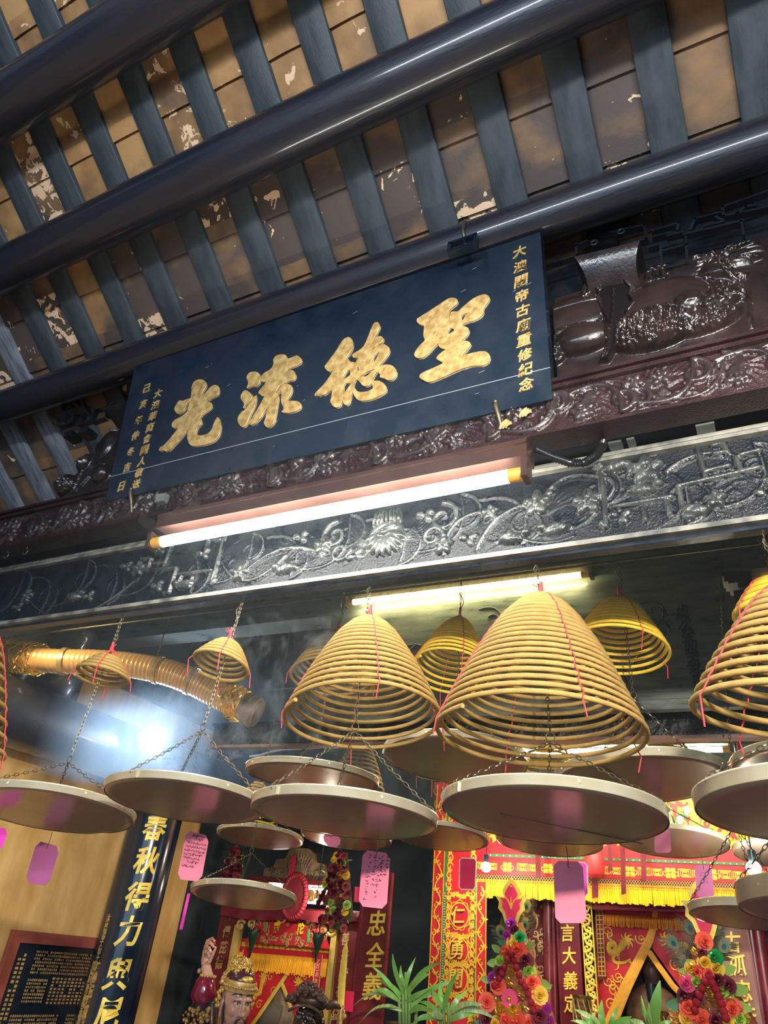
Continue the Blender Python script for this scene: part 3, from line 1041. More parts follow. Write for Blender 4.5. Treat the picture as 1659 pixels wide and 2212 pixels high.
# ================================================================== MELON BRACKETS
def bracket(side):
    Y = 1.545
    if side > 0:
        x0, x1 = -.375, .265
        lab = 'carved bracket with gourds, leaf and fish-scale texture right of the name board'
    else:
        x0, x1 = -2.50, -2.05
        lab = 'carved bracket with gourds partly hidden by the left end of the name board'
    z0, z1 = 1.43, 1.80
    root = thing('carved_bracket', lab, 'bracket', ((x0 + x1) / 2, Y + .02, z0 + Z0), 'carved melon brackets')
    F = FY(Y, x0, z0 + Z0)
    st, bp = [], []
    q = F.px

    def b(x, y, rx, ry, h, rot=0, rough=0, k=.00145):
        u, v = q(x, y)
        bp.append((u, v, rx * k, ry * k, h, R(rot), rough))

    def s_(pts, kh=1.0, k=1):
        st.append(([(*q(x, y), w) for x, y, w in pts], kh))
    if side > 0:
        b(1262, 745, 66, 40, .062, 0)                      # smooth gourd
        b(1410, 725, 88, 52, .070, 0, .35)                # knobbly gourd
        b(1205, 765, 24, 44, .045, 0, .5)
        b(1530, 705, 64, 30, .050, 10, .4)
        b(1545, 660, 58, 40, .040, 20, -.8)
        b(1490, 665, 36, 30, .046, 0)
        b(1475, 672, 16, 14, .056, 0)
        b(1240, 690, 75, 60, .040)                         # upper planes
        b(1430, 660, 95, 62, .046)
        b(1560, 590, 60, 60, .040, 0, -.8)
        b(1600, 560, 50, 40, .040, 0, -.8)
        b(1490, 590, 50, 40, .03)
        b(1215, 618, 30, 20, .03, 0, -.8)
        for (x, y) in ((1405, 610), (1420, 606), (1435, 603), (1412, 602), (1427, 598), (1440, 596)):
            b(x, y, 10, 6, .045)
        leaf = [(1305, 615), (1322, 612), (1350, 620), (1368, 640), (1362, 655), (1372, 675), (1357, 690), (1358, 705), (1343, 725), (1335, 760), (1318, 790), (1300, 793), (1315, 760), (1318, 715), (1308, 690), (1300, 670), (1298, 650), (1292, 640)]
        s_([(x, y, .0035) for x, y in leaf + leaf[:1]], 13)
        s_([(1268, 616, .004), (1285, 612, .004), (1302, 620, .004), (1300, 640, .004), (1265, 655, .004), (1262, 648, .004), (1270, 630, .004), (1268, 616, .004)], 9)
        s_([(1330, 640, .002), (1325, 700, .002), (1315, 780, .002)], 14)
        for i in range(7):
            s_([(1500 + i * 9, 575 + i * 14, .004), (1540 + i * 10, 560 + i * 16, .003), (1590 + i * 6, 590 + i * 12, .002)], 11)
        for i in range(5):
            s_([(1530 + i * 14, 655 - i * 5, .003), (1560 + i * 14, 630 - i * 6, .002), (1600, 650 - i * 10, .001)], 12)
        s_([(1195, 689, .0022), (1300, 660, .0022)], 12)
        s_([(1195, 730, .0022), (1310, 705, .0022)], 12)
        s_([(1360, 700, .0022), (1620, 640, .0022)], 9)
        s_([(1618, 640, .004), (1624, 715, .004)], 8)
    else:
        b(150, 1055, 42, 36, .060, 0, .35)
        b(228, 1030, 36, 34, .058, 0)
        b(190, 1000, 30, 40, .05)
        b(165, 995, 60, 50, .042)
        b(235, 960, 40, 60, .036)
        b(95, 1065, 16, 28, .04, 0, -.5)
        s_([(128, 1038, .004), (150, 1040, .004), (170, 1032, .003)], 15)
        s_([(215, 1005, .004), (228, 1016, .004), (245, 1015, .003)], 16)
        s_([(150, 990, .003), (215, 960, .003), (262, 932, .003)], 12)
        s_([(170, 1050, .004), (190, 1010, .004), (195, 975, .003), (230, 930, .003)], 14)
        s_([(182, 1055, .005), (200, 1035, .004)], 12)
    us, vs, Hh = relief(x1 - x0, z1 - z0, .0032, (), bp)
    Hh = np.maximum(Hh, .014)
    if side > 0:
        U, V = np.meshgrid(us, vs)
        lp = [q(x, y) for x, y in leaf]
        Hh[inside(lp, U, V)] = .030
        lp2 = [q(x, y) for x, y in ((1268, 616), (1285, 612), (1302, 620), (1300, 640), (1265, 655), (1262, 648))]
        Hh[inside(lp2, U, V)] = .026
    _, _, add = relief(x1 - x0, z1 - z0, .0032, [([(a, b0, w * 1.15) for a, b0, w in pts], 2.4 if kh < 14 else 2.0) for pts, kh in st], ())
    Hh = Hh + add
    lm = np.zeros(Hh.shape, bool)
    if side > 0:
        lm = (inside(lp, U, V) | inside(lp2, U, V)) & (add < .003)
    if side < 0:                                           # stepped silhouette on the open side
        mask = np.ones((len(vs), len(us)), bool)
        for j, v in enumerate(vs):
            for i, u in enumerate(us):
                if u < .035 + max(0, (v - .08)) * .75:
                    mask[j, i] = False
    else:
        mask = None
        for j, v in enumerate(vs):
            pass
    m = MB()
    relief_mesh(m, F, us, vs, Hh, mask=mask)
    m.build('carved_relief', M['melon'], root, fix=False)
    if side > 0:
        m = MB()
        relief_mesh(m, F, us, vs, Hh + .0012, mask=lm)
        m.build('dark_leaf', mat('dark brown leaf', (.005, .003, .003), .3), root, fix=False)
    m = MB()
    if side > 0:
        m.poly(F, [(0, 0), (x1 - x0, 0), (x1 - x0, z1 - z0), (0, z1 - z0)], -.03, -.001)
    else:
        m.poly(F, [(.035, 0), (x1 - x0, 0), (x1 - x0, z1 - z0), (.035 + .75 * .29, z1 - z0), (.035, .08)], -.03, -.001)
    m.build('backing', M['carved'], root, smooth=False)
    # bearing block with a hollowed lower face
    m = MB()
    if side > 0:
        tl, tr, bl, br = (1243, 566), (1385, 531), (1262, 612), (1378, 590)
        Yb = 1.47
    else:
        tl, tr, bl, br = (225, 888), (284, 872), (240, 922), (272, 915)
        Yb = 1.50
    G = FY(Yb)
    ptl, ptr, pbl, pbr = [G.px(*p) for p in (tl, tr, bl, br)]
    n = 8
    ring = []
    for i in range(n + 1):
        t = i / n
        k = t - .10 * math.sin(PI * t)
        ring.append((ptl[0] + (pbl[0] - ptl[0]) * t + (.012 * math.sin(PI * t)), ptl[1] + (pbl[1] - ptl[1]) * t,
                     ptr[0] + (pbr[0] - ptr[0]) * t - (.012 * math.sin(PI * t)), ptr[1] + (pbr[1] - ptr[1]) * t, -.085 * t ** 1.4))
    vs_, fs_ = [], []
    for (a, b0, c, d, h) in ring:
        vs_ += [G.p(a, b0, h + .02), G.p(c, d, h + .02), G.p(c, d, -.10), G.p(a, b0, -.10)]
    for i in range(n):
        for k in range(4):
            fs_.append((i * 4 + k, i * 4 + (k + 1) % 4, i * 4 + 4 + (k + 1) % 4, i * 4 + 4 + k))
    fs_ += [(0, 1, 2, 3), (n * 4, n * 4 + 1, n * 4 + 2, n * 4 + 3)]
    m.add(vs_, fs_)
    m.build('bearing_block', M['melon'], root)
    # key fret lattice standing above
    m = MB()
    G = FY(1.50)
    if side > 0:
        segs = [((1175, 567), (1245, 545)), ((1172, 567), (1172, 540)), ((1245, 545), (1242, 520)), ((1242, 525), (1270, 512)), ((1270, 512), (1268, 488)), ((1268, 490), (1355, 470)), ((1268, 505), (1390, 480)),
                ((1355, 470), (1358, 485)), ((1390, 480), (1395, 510)), ((1395, 510), (1350, 520)), ((1408, 492), (1465, 475)), ((1410, 505), (1448, 496)), ((1465, 475), (1462, 490)), ((1440, 503), (1475, 494)), ((1425, 520), (1430, 575)),
                ((1430, 575), (1480, 562)), ((1480, 505), (1484, 562)), ((1432, 535), (1482, 522)), ((1400, 528), (1420, 522)), ((1475, 500), (1605, 470)), ((1600, 468), (1606, 500)), ((1500, 466), (1560, 450)), ((1500, 466), (1490, 490)), ((1560, 440), (1660, 405)), ((1560, 440), (1562, 460)), ((1562, 460), (1660, 440)), ((1590, 455), (1610, 440)), ((1610, 440), (1632, 436)), ((1520, 482), (1560, 472)), ((1545, 462), (1562, 470))]
    else:
        segs = [((125, 918), (150, 910)), ((150, 910), (158, 894)), ((158, 894), (178, 888)), ((178, 888), (170, 906)), ((165, 915), (190, 906)), ((190, 906), (202, 882)), ((202, 882), (225, 876)), ((118, 900), (138, 886)), ((130, 880), (150, 870)), ((138, 862), (160, 856)), ((225, 876), (240, 868)), ((130, 905), (142, 890)), ((196, 908), (220, 900)), ((110, 912), (125, 918)), ((228, 870), (225, 895)), ((135, 868), (130, 885)), ((158, 856), (162, 868))]
    for a, b0 in segs:
        (u0, v0), (u1, v1) = G.px(*a), G.px(*b0)
        d = Vector((u1 - u0, 0, v1 - v0))
        L = d.length
        if L < 1e-4:
            continue
        d.normalize()
        m.box(G.p((u0 + u1) / 2, (v0 + v1) / 2, -.02), (L + .006, .022, .0075), (d, Vector((0, 1, 0)), d.cross(Vector((0, 1, 0)))))
    m.build('key_fret', M['carved'], root, smooth=False)
    if side < 0:
        for (x, y, w, h) in ((150, 825, .05, .03), (148, 848, .045, .02), (158, 945, .05, .025), (190, 938, .05, .028)):
            p = atY(x, y, 1.50)
            m = MB()
            m.box(p, (w, .06, h))
            m.build('block', M['carved'], root, smooth=False)
    else:
        m = MB()
        for (x, y) in ((1285, 530), (1343, 506), (1650, 330)):
            p = atY(x, y, 1.47)
            m.tube([p + Vector((.010 * math.cos(a), -.01, .010 * math.sin(a))) for a in np.linspace(0, 2 * PI, 13)[:-1]], .004, 6, closed=True)
        m.build('boss', M['carved'], root)


bracket(1)
bracket(-1)

# ================================================================== FRONT TUBE LIGHT
def tube_light(p0, p1, rad, emat, label, fix_mat, up=.05, back=.03, bw=.075, over=.05, coil_end=None):
    p0, p1 = Vector(p0), Vector(p1)
    root = thing('tube_light', label, 'light fitting', tuple((p0 + p1) / 2 + Vector((0, back, up))))
    d = (p1 - p0).normalized()
    m = MB()
    m.tube([p0, p1], rad, 14)
    m.build('fluorescent_tube', emat, root)
    for p, s_ in ((p0, -1), (p1, 1)):
        m = MB()
        m.tube([p + d * (s_ * .0005), p + d * (s_ * .040)], rad * 1.04, 14)
        m.build('tube_cap', M['tube_cap'], root)
    m = MB()
    a, b = p0 - d * over, p1 + d * over
    c = (a + b) / 2
    m.box(c + Vector((0, back, up)), ((b - a).length, bw, .055))
    m.box(c + Vector((0, back - bw / 2 - .002, up + .016)), ((b - a).length, .006, .012))
    m.box(c + Vector((0, back - bw / 2 + .004, up - .028)), ((b - a).length, .012, .006))
    m.build('batten', fix_mat, root, smooth=False)
    for p, s_ in ((p0, -1), (p1, 1)):
        m = MB()
        m.box(p + d * (s_ * .047) + Vector((0, 0, .006)), (.016, .045, .055))
        m.build('lamp_holder', fix_mat, root, smooth=False)
    return root


tube_light(atY(352, 1170, 1.45), atY(1099, 1029, 1.45), .018, M['tube1'], 'bright white fluorescent tube in a brown batten under the black name board', M['fixture'], .085, .028, .07)
for q, (x, y) in enumerate(((350, 1078),)):
    p = atY(x, y, 1.46)
    m = MB()
    m.box(p, (.042, .02, .034))
    tag(m.build('junction_box', M['grey_board'], smooth=False), 'small grey plate on the carved beam above the left end of the front tube', 'plate')
# armoured cable from the batten's right end
cd = MB()
path = []
ctrl = [(1128, 965), (1160, 972), (1195, 988), (1230, 1000), (1262, 1000), (1287, 985), (1300, 965), (1303, 955)]
for i in range(len(ctrl) - 1):
    for t in np.linspace(0, 1, 12)[:-1]:
        path.append(atY(ctrl[i][0] * (1 - t) + ctrl[i + 1][0] * t, ctrl[i][1] * (1 - t) + ctrl[i + 1][1] * t, 1.50 + .10 * (i + t) / 7))
cd.tube(path, [.0125 if i % 2 else .0095 for i in range(len(path))], 12)
tag(cd.build('armoured_cable', mat('ribbed black conduit', (.02, .02, .022), .22, .6)), 'ribbed black cable sagging from the right end of the front tube light', 'cable')

for i, (x, y) in enumerate(((57, 1187), (8, 1212))):
    p = atY(x, y, 1.55)
    m = MB()
    z1 = 1.268 + Z0
    m.tube([Vector((p.x, 1.55, z1)), Vector((p.x, 1.55, z1 - .02))] + [Vector((p.x + .014 * math.sin(t), 1.55, z1 - .034 + .014 * math.cos(t))) for t in np.linspace(0, 4.6, 12)], .0028, 6)
    tag(m.build('iron_hook', M['steel']), ['curled iron hook under the left end of the upper carved beam', 'second curled iron hook under the upper carved beam, at the very left edge'][i], 'hook', 'empty hooks under the carved beam')
# ================================================================== REAR BAY TIMBERS
YR = 2.95
m = MB()
m.span((-3.74, YR, 1.50 + Z0), (1.25, YR + .14, 1.66 + Z0))
m.span((-3.74, YR - .018, 1.655 + Z0), (1.25, YR, 1.67 + Z0))
m.span((-3.74, YR - .012, 1.50 + Z0), (1.25, YR, 1.515 + Z0))
tag(m.build('rear_beam', M['grey_board'], smooth=False), 'plain grey beam of the rear bay that carries the warm tube light', 'beam')
m = MB()
m.span((-3.74, 1.86, 1.12 + Z0), (1.25, 1.90, 1.42 + Z0))
struct(m.build('trim_3', M['dark_wall'], smooth=False), 'dark boarding behind the carved lintel', 'trim')
rb = thing('rear_name_board', 'old black board with black carved characters behind the yellow incense coils', 'name board', (-1.0, YR + .02, .93 + Z0))
G = FY(YR - .03)
m = MB()
X0, X1 = -1.95, -.06
m.poly(G, [(X0, .925 + Z0), (X1, .925 + Z0), (X1, 1.50 + Z0), (X0, 1.50 + Z0)], -.04, 0)
m.build('board', M['grey_board'], rb, smooth=False)
m = MB()
cl = '歲次癸卯孟冬吉旦'
for i, ch in enumerate(cl):
    t = i / (len(cl) - 1)
    u, v = G.px(1474 + 42 * t, 1322 + 178 * t)
    put_glyph(m, G, ch, u, v, .052, .062, .006, .012, .1)
m.build('inscription', M['lacquer'], rb)
m = MB()
for (x, y, r_) in ((1412, 1325, .05), (1420, 1360, .045), (1390, 1440, .05), (1330, 1470, .06), (1060, 1340, .06), (1080, 1380, .05), (900, 1420, .06), (1215, 1330, .05)):
    u, v = G.px(x, y)
    q = spiral(u, v, r_, .8, x, 1, .004, .003, 14)
    m.tube([G.p(a, b, .002) for a, b, c in q], .0035, 5)
    q = arc(u - r_, v + r_, u + r_, v - r_ * .4, .3, .004, .003)
    m.tube([G.p(a, b, .002) for a, b, c in q], .0035, 5)
m.build('carved_strokes', M['lacquer'], rb)
m = MB()
for k in range(3):
    m.poly(G, [(X0, .965 + Z0 + k * .03), (X1, .965 + Z0 + k * .03), (X1, .972 + Z0 + k * .03), (X0, .972 + Z0 + k * .03)], 0, .004)
m.build('lower_moulding', M['grey_board'], rb, smooth=False)

# carved frieze under it
YF = 3.06
fz = thing('carved_frieze', 'dark carved frieze beam with a reddish underside, directly below the old black board', 'beam', (-1.2, YF + .05, .86 + Z0))
F = FY(YF, -2.7, .868 + Z0)
st, bp = scroll_strokes(3.9, .095, 9, 1.6, .8)
us, vs, Hh = relief(3.9, .095, .006, st, bp)
m = MB()
relief_mesh(m, F, us, vs, np.clip(Hh, 0, .014))
m.build('carved_relief', M['carved'], fz, fix=False)
m = MB()
m.span((-2.7, YF + .001, .862 + Z0), (1.2, YF + .06, .975 + Z0))
m.span((-2.7, YF - .02, .962 + Z0), (1.2, YF, .975 + Z0))
m.build('plank', M['carved'], fz, smooth=False)
m = MB()
m.span((-2.7, YF - .004, .848 + Z0), (1.2, YF + .05, .862 + Z0))
m.build('soffit', mat('reddish worn soffit', (.17, .085, .080), .38, c2=(.09, .05, .05), scale=6, stretch=(.6, 3, 3)), fz, smooth=False)
# dark corbel blocks right of the black board
for i, (x, y, w, h) in enumerate(((1572, 1245, .10, .05), (1600, 1262, .09, .04), (1600, 1370, .16, .06), (1620, 1310, .10, .10))):
    p = atY(x, y, 3.0)
    m = MB()
    m.box(p, (w, .12, h))
    m.box(p + Vector((.02, 0, -h * .7)), (w * .7, .10, h * .5))
    tag(m.build('corbel_block', M['dark_wall'], smooth=False), ['highest dark stepped block right of the old black board', 'second dark stepped block right of the old black board', 'lowest dark block right of the old black board, behind the edge coil', 'tall dark block right of the old black board'][i], 'block', 'stepped blocks beside the rear board')

t2 = tube_light(atY(764, 1301, 2.885), atY(1255, 1242, 2.885), .0145, M['tube2'], 'warm yellow fluorescent tube under the plain rear beam, above the yellow coils', M['steel'], .045, .05, .07)
t3 = tube_light(atY(1085, 1625, 4.15), atY(1085, 1625, 4.15) + Vector((1.2, 0, 0)), .014, M['tube3'], 'white tube light glowing between the trays, seen through the biggest coil', M['grey_board'], .06, .02, .06)
m = MB()
for dx in (.15, 1.05):
    p = atY(1085, 1625, 4.15) + Vector((dx, .02, .08))
    m.tube([p, p + Vector((0, 0, 1.22))], .006, 6)
m.build('hanger_rod', M['steel'], t3)

# hanging rods for the coils
for y, z, lab in ((2.3, 1.262, 'thin steel rod under the rear beam that carries the second row of coils'), (3.6, 1.36, 'thin steel rod high over the altars that carries the last row of coils')):
    m = MB()
    m.tube([(-3.74, y, z + Z0), (1.25, y, z + Z0)], .0045, 8)
    tag(m.build('hanging_rod', M['steel']), lab, 'rod', 'coil hanging rods')

# ================================================================== GOLDEN DUCT
duct = thing('flexible_duct', 'golden ribbed flexible duct with tinsel wraps, crossing the left side under the carved beams', 'duct', atY(290, 1437, 2.55))
ctrl = [(-60, 1412), (30, 1419), (120, 1428), (205, 1430), (290, 1438), (360, 1452), (420, 1474), (475, 1502), (528, 1528)]
pts = []
for i in range(len(ctrl) - 1):
    p0, p1, p2, p3 = ctrl[max(i - 1, 0)], ctrl[i], ctrl[i + 1], ctrl[min(i + 2, len(ctrl) - 1)]
    for t in np.linspace(0, 1, 25)[:-1]:
        a = [.5 * ((2 * p1[k]) + (-p0[k] + p2[k]) * t + (2 * p0[k] - 5 * p1[k] + 4 * p2[k] - p3[k]) * t * t + (-p0[k] + 3 * p1[k] - 3 * p2[k] + p3[k]) * t ** 3) for k in (0, 1)]
        pts.append(atY(a[0], a[1], 2.20 + .0011 * (a[0] + 60)))
m = MB()
m.tube(pts, [(.0715 if i % 3 else .067) * (.88 + .12 * i / len(pts)) for i in range(len(pts))], 22)
m.build('ribbed_hose', mat('golden foil', (1.0, .66, .30), .30, .40, c2=(.85, .50, .22), scale=5, rvar=.1), duct)
tape = mat('pale foil tape', (.78, .60, .30), .3, .7)
for k in (52, 112, 140):
    m = MB()
    m.tube([pts[k], pts[k + 3]], .0735, 22, caps=False)
    m.build('clamp_band', tape, duct)
tin = mat('gold tinsel', (.95, .62, .06), .22, .85)
for (k0, k1, cnt, nm) in ((5, 40, 90, 'tinsel_wrap'), (176, 190, 45, 'tinsel_wrap')):
    m = MB()
    for _ in range(cnt):
        k = rng.integers(k0, k1)
        c = pts[min(k, len(pts) - 1)]
        a = rng.uniform(0, 2 * PI)
        q = []
        for i in range(9):
            aa = a + i * rng.uniform(.15, .5)
            rr = .074 + rng.uniform(0, .016)
            q.append(c + Vector((rng.uniform(-.03, .03), rr * math.cos(aa), rr * math.sin(aa))))
        m.tube(q, .0022, 4)
    m.build(nm, tin, duct)
d = (pts[-1] - pts[-6]).normalized()
m = MB()
b = pts[-1]
for r_, a, c in ((.072, -.01, .02), (.080, .02, .032), (.074, .032, .06), (.080, .06, .068), (.070, .068, .085)):
    m.tube([b + d * a, b + d * c], r_, 24)
m.build('end_collar', mat('dull brass collar', (.33, .24, .16), .4, .6), duct)
m = MB()
for dx in (30, 110):
    p = pts[dx]
    m.tube([p + Vector((0, 0, .07)), p + Vector((0, .0, .50))], .003, 5)
m.build('hanger_wire', M['steel'], duct)

# ================================================================== LEFT SIDE: tie beam, pendant, pillar, tablet, floodlight
m = MB()
m.tube([(-3.56 + .004 * math.sin(y * 3), y, .885 + Z0) for y in np.linspace(.6, 4.6, 30)], [.168 + .003 * math.sin(i) for i in range(30)], 26)
tag(m.build('tie_beam', M['purlin']), 'thick round dark timber running along the ochre wall to the top of the pillar', 'beam')
p = atY(122, 1480, 2.70)
m = MB()
m.lathe([(0, -.115), (.05, -.108), (.095, -.07), (.115, 0), (.12, .10), (.118, .25), (.13, .27), (.13, .33)], 24, Matrix.Translation(p))
tag(m.build('pendant_post', M['purlin']), 'dark rounded pendant post end hanging under the golden duct', 'post')
m = MB()
a, b = atY(14, 1500, 2.42), atY(50, 1440, 2.42)
m.tube([a, b], [.035, .05], 10)
tag(m.build('timber_brace', M['carved_red']), 'short dark red timber brace below the tinsel at the left edge', 'brace')
m = MB()
m.span((-3.74, 2.2, 1.02 + Z0), (-3.70, 4.6, 1.10 + Z0))
m.span((-3.745, -3.0, 1.30 + Z0), (-3.715, 5.7, 3.0 + Z0))
m.span((-3.744, -3.0, 1.06 + Z0), (-3.70, 2.92, 1.31 + Z0))
struct(m.build('trim_4', M['dark_wall'], smooth=False), 'dark boarding on the upper part of the ochre wall', 'trim')

PX, PY, PR = -3.42, 3.55, .150
pil = thing('couplet_pillar', 'round black pillar with curved board of gold characters before the ochre wall', 'pillar', (PX, PY, 0))
m = MB()
m.tube([(PX, PY, 0.0), (PX, PY, .95 + Z0)], PR, 40)
m.build('shaft', M['lacquer'], pil)
FA = R(-90 + 35)


def pcurve(u, v, h):
    a = FA + u / (PR + .012)
    r_ = PR + .012 + h
    return Vector((PX + r_ * math.cos(a), PY + r_ * math.sin(a), v))


m = MB()
zs = (.35, .80 + Z0)
n = 40
vs, fs = [], []
for z in zs:
    for k in range(n + 1):
        u = -.19 + .38 * k / n
        vs += [pcurve(u, z, 0), pcurve(u, z, -.016)]
W2 = (n + 1) * 2
for k in range(n):
    fs += [(k * 2, k * 2 + 2, W2 + k * 2 + 2, W2 + k * 2), (k * 2 + 1, W2 + k * 2 + 1, W2 + k * 2 + 3, k * 2 + 3), (W2 + k * 2, W2 + k * 2 + 2, W2 + k * 2 + 3, W2 + k * 2 + 1)]
fs += [(0, W2, W2 + 1, 1), (n * 2, n * 2 + 1, W2 + n * 2 + 1, W2 + n * 2)]
m.add(vs, fs)
m.build('curved_board', mat('glossy blue black lacquer', (.008, .018, .038), .16, coat=.4, c2=(.012, .024, .045), scale=5), pil)


def pillar_z(px, py):
    d = ray(px, py)
    # nearest approach to the pillar's axis in plan
    t = (PX * d.x + PY * d.y) / (d.x ** 2 + d.y ** 2) - .13 / math.hypot(d.x, d.y)
    q = EYE + d * t
    ang = math.atan2(q.y - PY, q.x - PX)
    s_ = math.sin(math.atan2(d.y, d.x) - math.atan2(PY, PX)) * math.hypot(PX, PY)     # sideways offset from the axis
    back = math.atan2(-PY, -PX)
    a = back + math.asin(max(-1, min(1, s_ / PR)))
    return ((a - FA) * (PR + .012), q.z)


m = MB()
for ch, (x, y) in zip('春秋得力與尼', ((338, 1789), (322, 1860), (304, 1937), (280, 2011), (256, 2103), (233, 2190))):
    u, v = pillar_z(x, y)
    put_glyph(m, None, ch, .026, v, .132, .150, .004, .026, .05, curve=pcurve)
m.build('gold_characters', M['gold_paint'], pil)
m = MB()
for ch, (x, y) in zip('沐恩弟子信士', ((247, 1985), (240, 2005), (236, 2022), (232, 2036), (230, 2053), (226, 2072))):
    u, v = pillar_z(x, y)
    put_glyph(m, None, ch, -.118, v, .030, .045, .002, .02, .05, curve=pcurve)
for txt, du in (('陳慶鏡陳盛珍', -.100), ('韓國珍黎昱潢', -.135)):
    for i, ch in enumerate(txt):
        u, v = pillar_z((222, 216, 209, 200, 195, 190)[i], (2092, 2117, 2142, 2165, 2185, 2205)[i])
        put_glyph(m, None, ch, du, v, .032, .058, .002, .02, .05, curve=pcurve)
m.build('small_inscription', M['gold_leaf'], pil)
m = MB()
m.lathe([(.16, .78 + Z0), (.20, .80 + Z0), (.20, .86 + Z0), (.165, .90 + Z0)], 30, Matrix.Translation((PX, PY, 0)))
m.build('collar', M['lacquer'], pil)

tb = thing('stone_tablet', 'black stone tablet of tiny gold text in a dull red frame on the ochre wall', 'tablet', (-3.74, 3.5, .6))
W_ = Frame((-3.75, 3.03, 0), (0, 1, 0), (0, 0, 1), (1, 0, 0))
m = MB()
zt, zb, yl, yr = -.095 + Z0, .55, 0.0, .98
for (a, b, c, d_) in ((yl, zt - .055, yr, zt), (yl, zb, yr, zb + .055), (yl, zb + .055, yl + .06, zt - .055), (yr - .06, zb + .055, yr, zt - .055)):
    m.poly(W_, [(a, b), (c, b), (c, d_), (a, d_)], 0, .03)
m.build('red_frame', mat('dull red frame', (.36, .085, .055), .6, c2=(.28, .06, .045), scale=8), tb, smooth=False)
m = MB()
m.poly(W_, [(yl + .055, zb + .05), (yr - .055, zb + .05), (yr - .055, zt - .05), (yl + .055, zt - .05)], 0, .015)
m.build('stone', M['lacquer'], tb, smooth=False)
m = MB()


def marks(u0, v0, u1, v1, du, dv, w=.3):
    v = v0
    while v > v1:
        u = u0
        while u < u1:
            if rng.random() < .93:
                a, b = du * rng.uniform(.25, .36), dv * rng.uniform(.24, .36)
                m.add([W_.p(u - a, v - b, .0165), W_.p(u + a, v - b, .0165), W_.p(u + a, v + b, .0165), W_.p(u - a, v + b, .0165)], [(0, 1, 2, 3)])
            u += du
        v -= dv


T = zt - .09
marks(.10, T - .02, .14, T - .40, .03, .020)
marks(.20, T, .84, T - .10, .014, .016)
marks(.20, T - .13, .34, T - .24, .014, .016)
marks(.37, T - .12, .72, T - .24, .028, .016)
marks(.76, T - .02, .84, T - .24, .026, .016)
marks(.16, T - .29, .48, T - .46, .014, .017)
marks(.54, T - .29, .86, T - .46, .014, .017)
marks(.10, T - .50, .86, T - .58, .015, .016)
marks(.10, T - .61, .86, T - .80, .015, .016)
m.build('gold_text', M['gold_leaf'], tb, smooth=False)

fl = thing('floodlight', 'blazing bluish white floodlight on the round timber at the left', 'floodlight', at_dist(331, 1598, 4.22))
c = at_dist(331, 1598, 4.22)
aim = (Vector((-.9, .7, .55 + Z0)) - c).normalized()
uu = aim.cross(Vector((0, 0, 1))).normalized()
vv = uu.cross(aim)
u2, v2 = (uu + vv).normalized(), (vv - uu).normalized()
m = MB()
FR = Frame(c, uu, vv, aim)
m.poly(FR, [(-.055, -.055), (.055, -.055), (.055, .055), (-.055, .055)], .001, .003)
m.build('lamp_face', emitter('blue white lamp face', (.60, .78, 1.0), 330), fl, smooth=False)
m = MB()
m.poly(FR, [(-.07, -.07), (.07, -.07), (.07, .07), (-.07, .07)], -.06, 0)
m.poly(FR, [(-.012, .06), (.012, .06), (.012, .16), (-.012, .16)], -.05, -.03)
m.build('housing', M['lacquer'], fl, smooth=False)
m = MB()
m.tube([c - aim * .05 + Vector((-.08, 0, 0)), c - aim * .05 + Vector((-.14, .02, -.03))], .012, 6)
m.build('mount_arm', M['lacquer'], fl)
dg = thing('painted_dragon_carving', 'gilded and pale painted scroll carving behind the second tray from the left', 'carving', atY(465, 1650, 4.15))
G = FY(4.15)
m = MB()
for (x, y, r_, tr, a) in ((430, 1668, .05, 1.2, 0), (447, 1648, .06, 1.3, 1), (455, 1628, .03, 1, 2), (425, 1655, .03, 1, 3), (440, 1672, .03, 1, 4)):
    u, v = G.px(x, y)
    m.tube([G.p(a_, b_, .02) for a_, b_, _ in spiral(u, v, r_, tr, a, 1, .01, .01, 16)], [.014 - .0005 * i for i in range(17)], 8)
m.tube([G.p(*G.px(x, y)) for x, y in ((418, 1684), (430, 1664), (445, 1645), (458, 1622))], .02, 8)
m.build('gilded_scroll', M['gold_paint'], dg)
m = MB()
for (x, y, r_, tr, a) in ((470, 1650, .06, 1.2, 0), (487, 1643, .05, 1.3, 1), (500, 1632, .05, 1, 2), (478, 1662, .04, 1, 3), (513, 1630, .03, 1, 4), (462, 1668, .04, 1, 5)):
    u, v = G.px(x, y)
    m.tube([G.p(a_, b_, .01) for a_, b_, _ in spiral(u, v, r_, tr, a, -1, .01, .01, 16)], [.013 - .0004 * i for i in range(17)], 8)
m.tube([G.p(*G.px(x, y)) for x, y in ((455, 1680), (475, 1655), (500, 1638), (522, 1630))], .018, 8)
m.build('pale_scroll', mat('chalky painted cloud', (.55, .48, .46), .5, c2=(.62, .35, .33), scale=14), dg)
m = MB()
m.span((-3.75, 4.10, .74 + Z0), (-2.6, 4.30, .86 + Z0))
tag(m.build('altar_crossbeam', M['carved'], smooth=False), 'dark crossbeam over the left altar bay, carrying the painted scroll carving', 'beam')

m = MB()
m.tube([atY(x, y, 3.4) for x, y in ((540, 1634), (560, 1632), (585, 1624), (610, 1619), (650, 1617), (700, 1614))], .007, 8)
tag(m.build('pale_pipe', mat('grey white pipe', (.5, .5, .5), .4)), 'thin pale pipe above the second-row tray left of centre', 'pipe')
# ================================================================== INCENSE COILS AND ASH TRAYS
PROF_R = [(0, .15), (.07, .27), (.18, .41), (.34, .55), (.5, .675), (.67, .795), (.85, .91), (1, 1.0)]


def prof(t):
    for i in range(len(PROF_R) - 1):
        if t <= PROF_R[i + 1][0]:
            a, b = PROF_R[i], PROF_R[i + 1]
            k = (t - a[0]) / (b[0] - a[0])
            return a[1] + (b[1] - a[1]) * k
    return 1.0


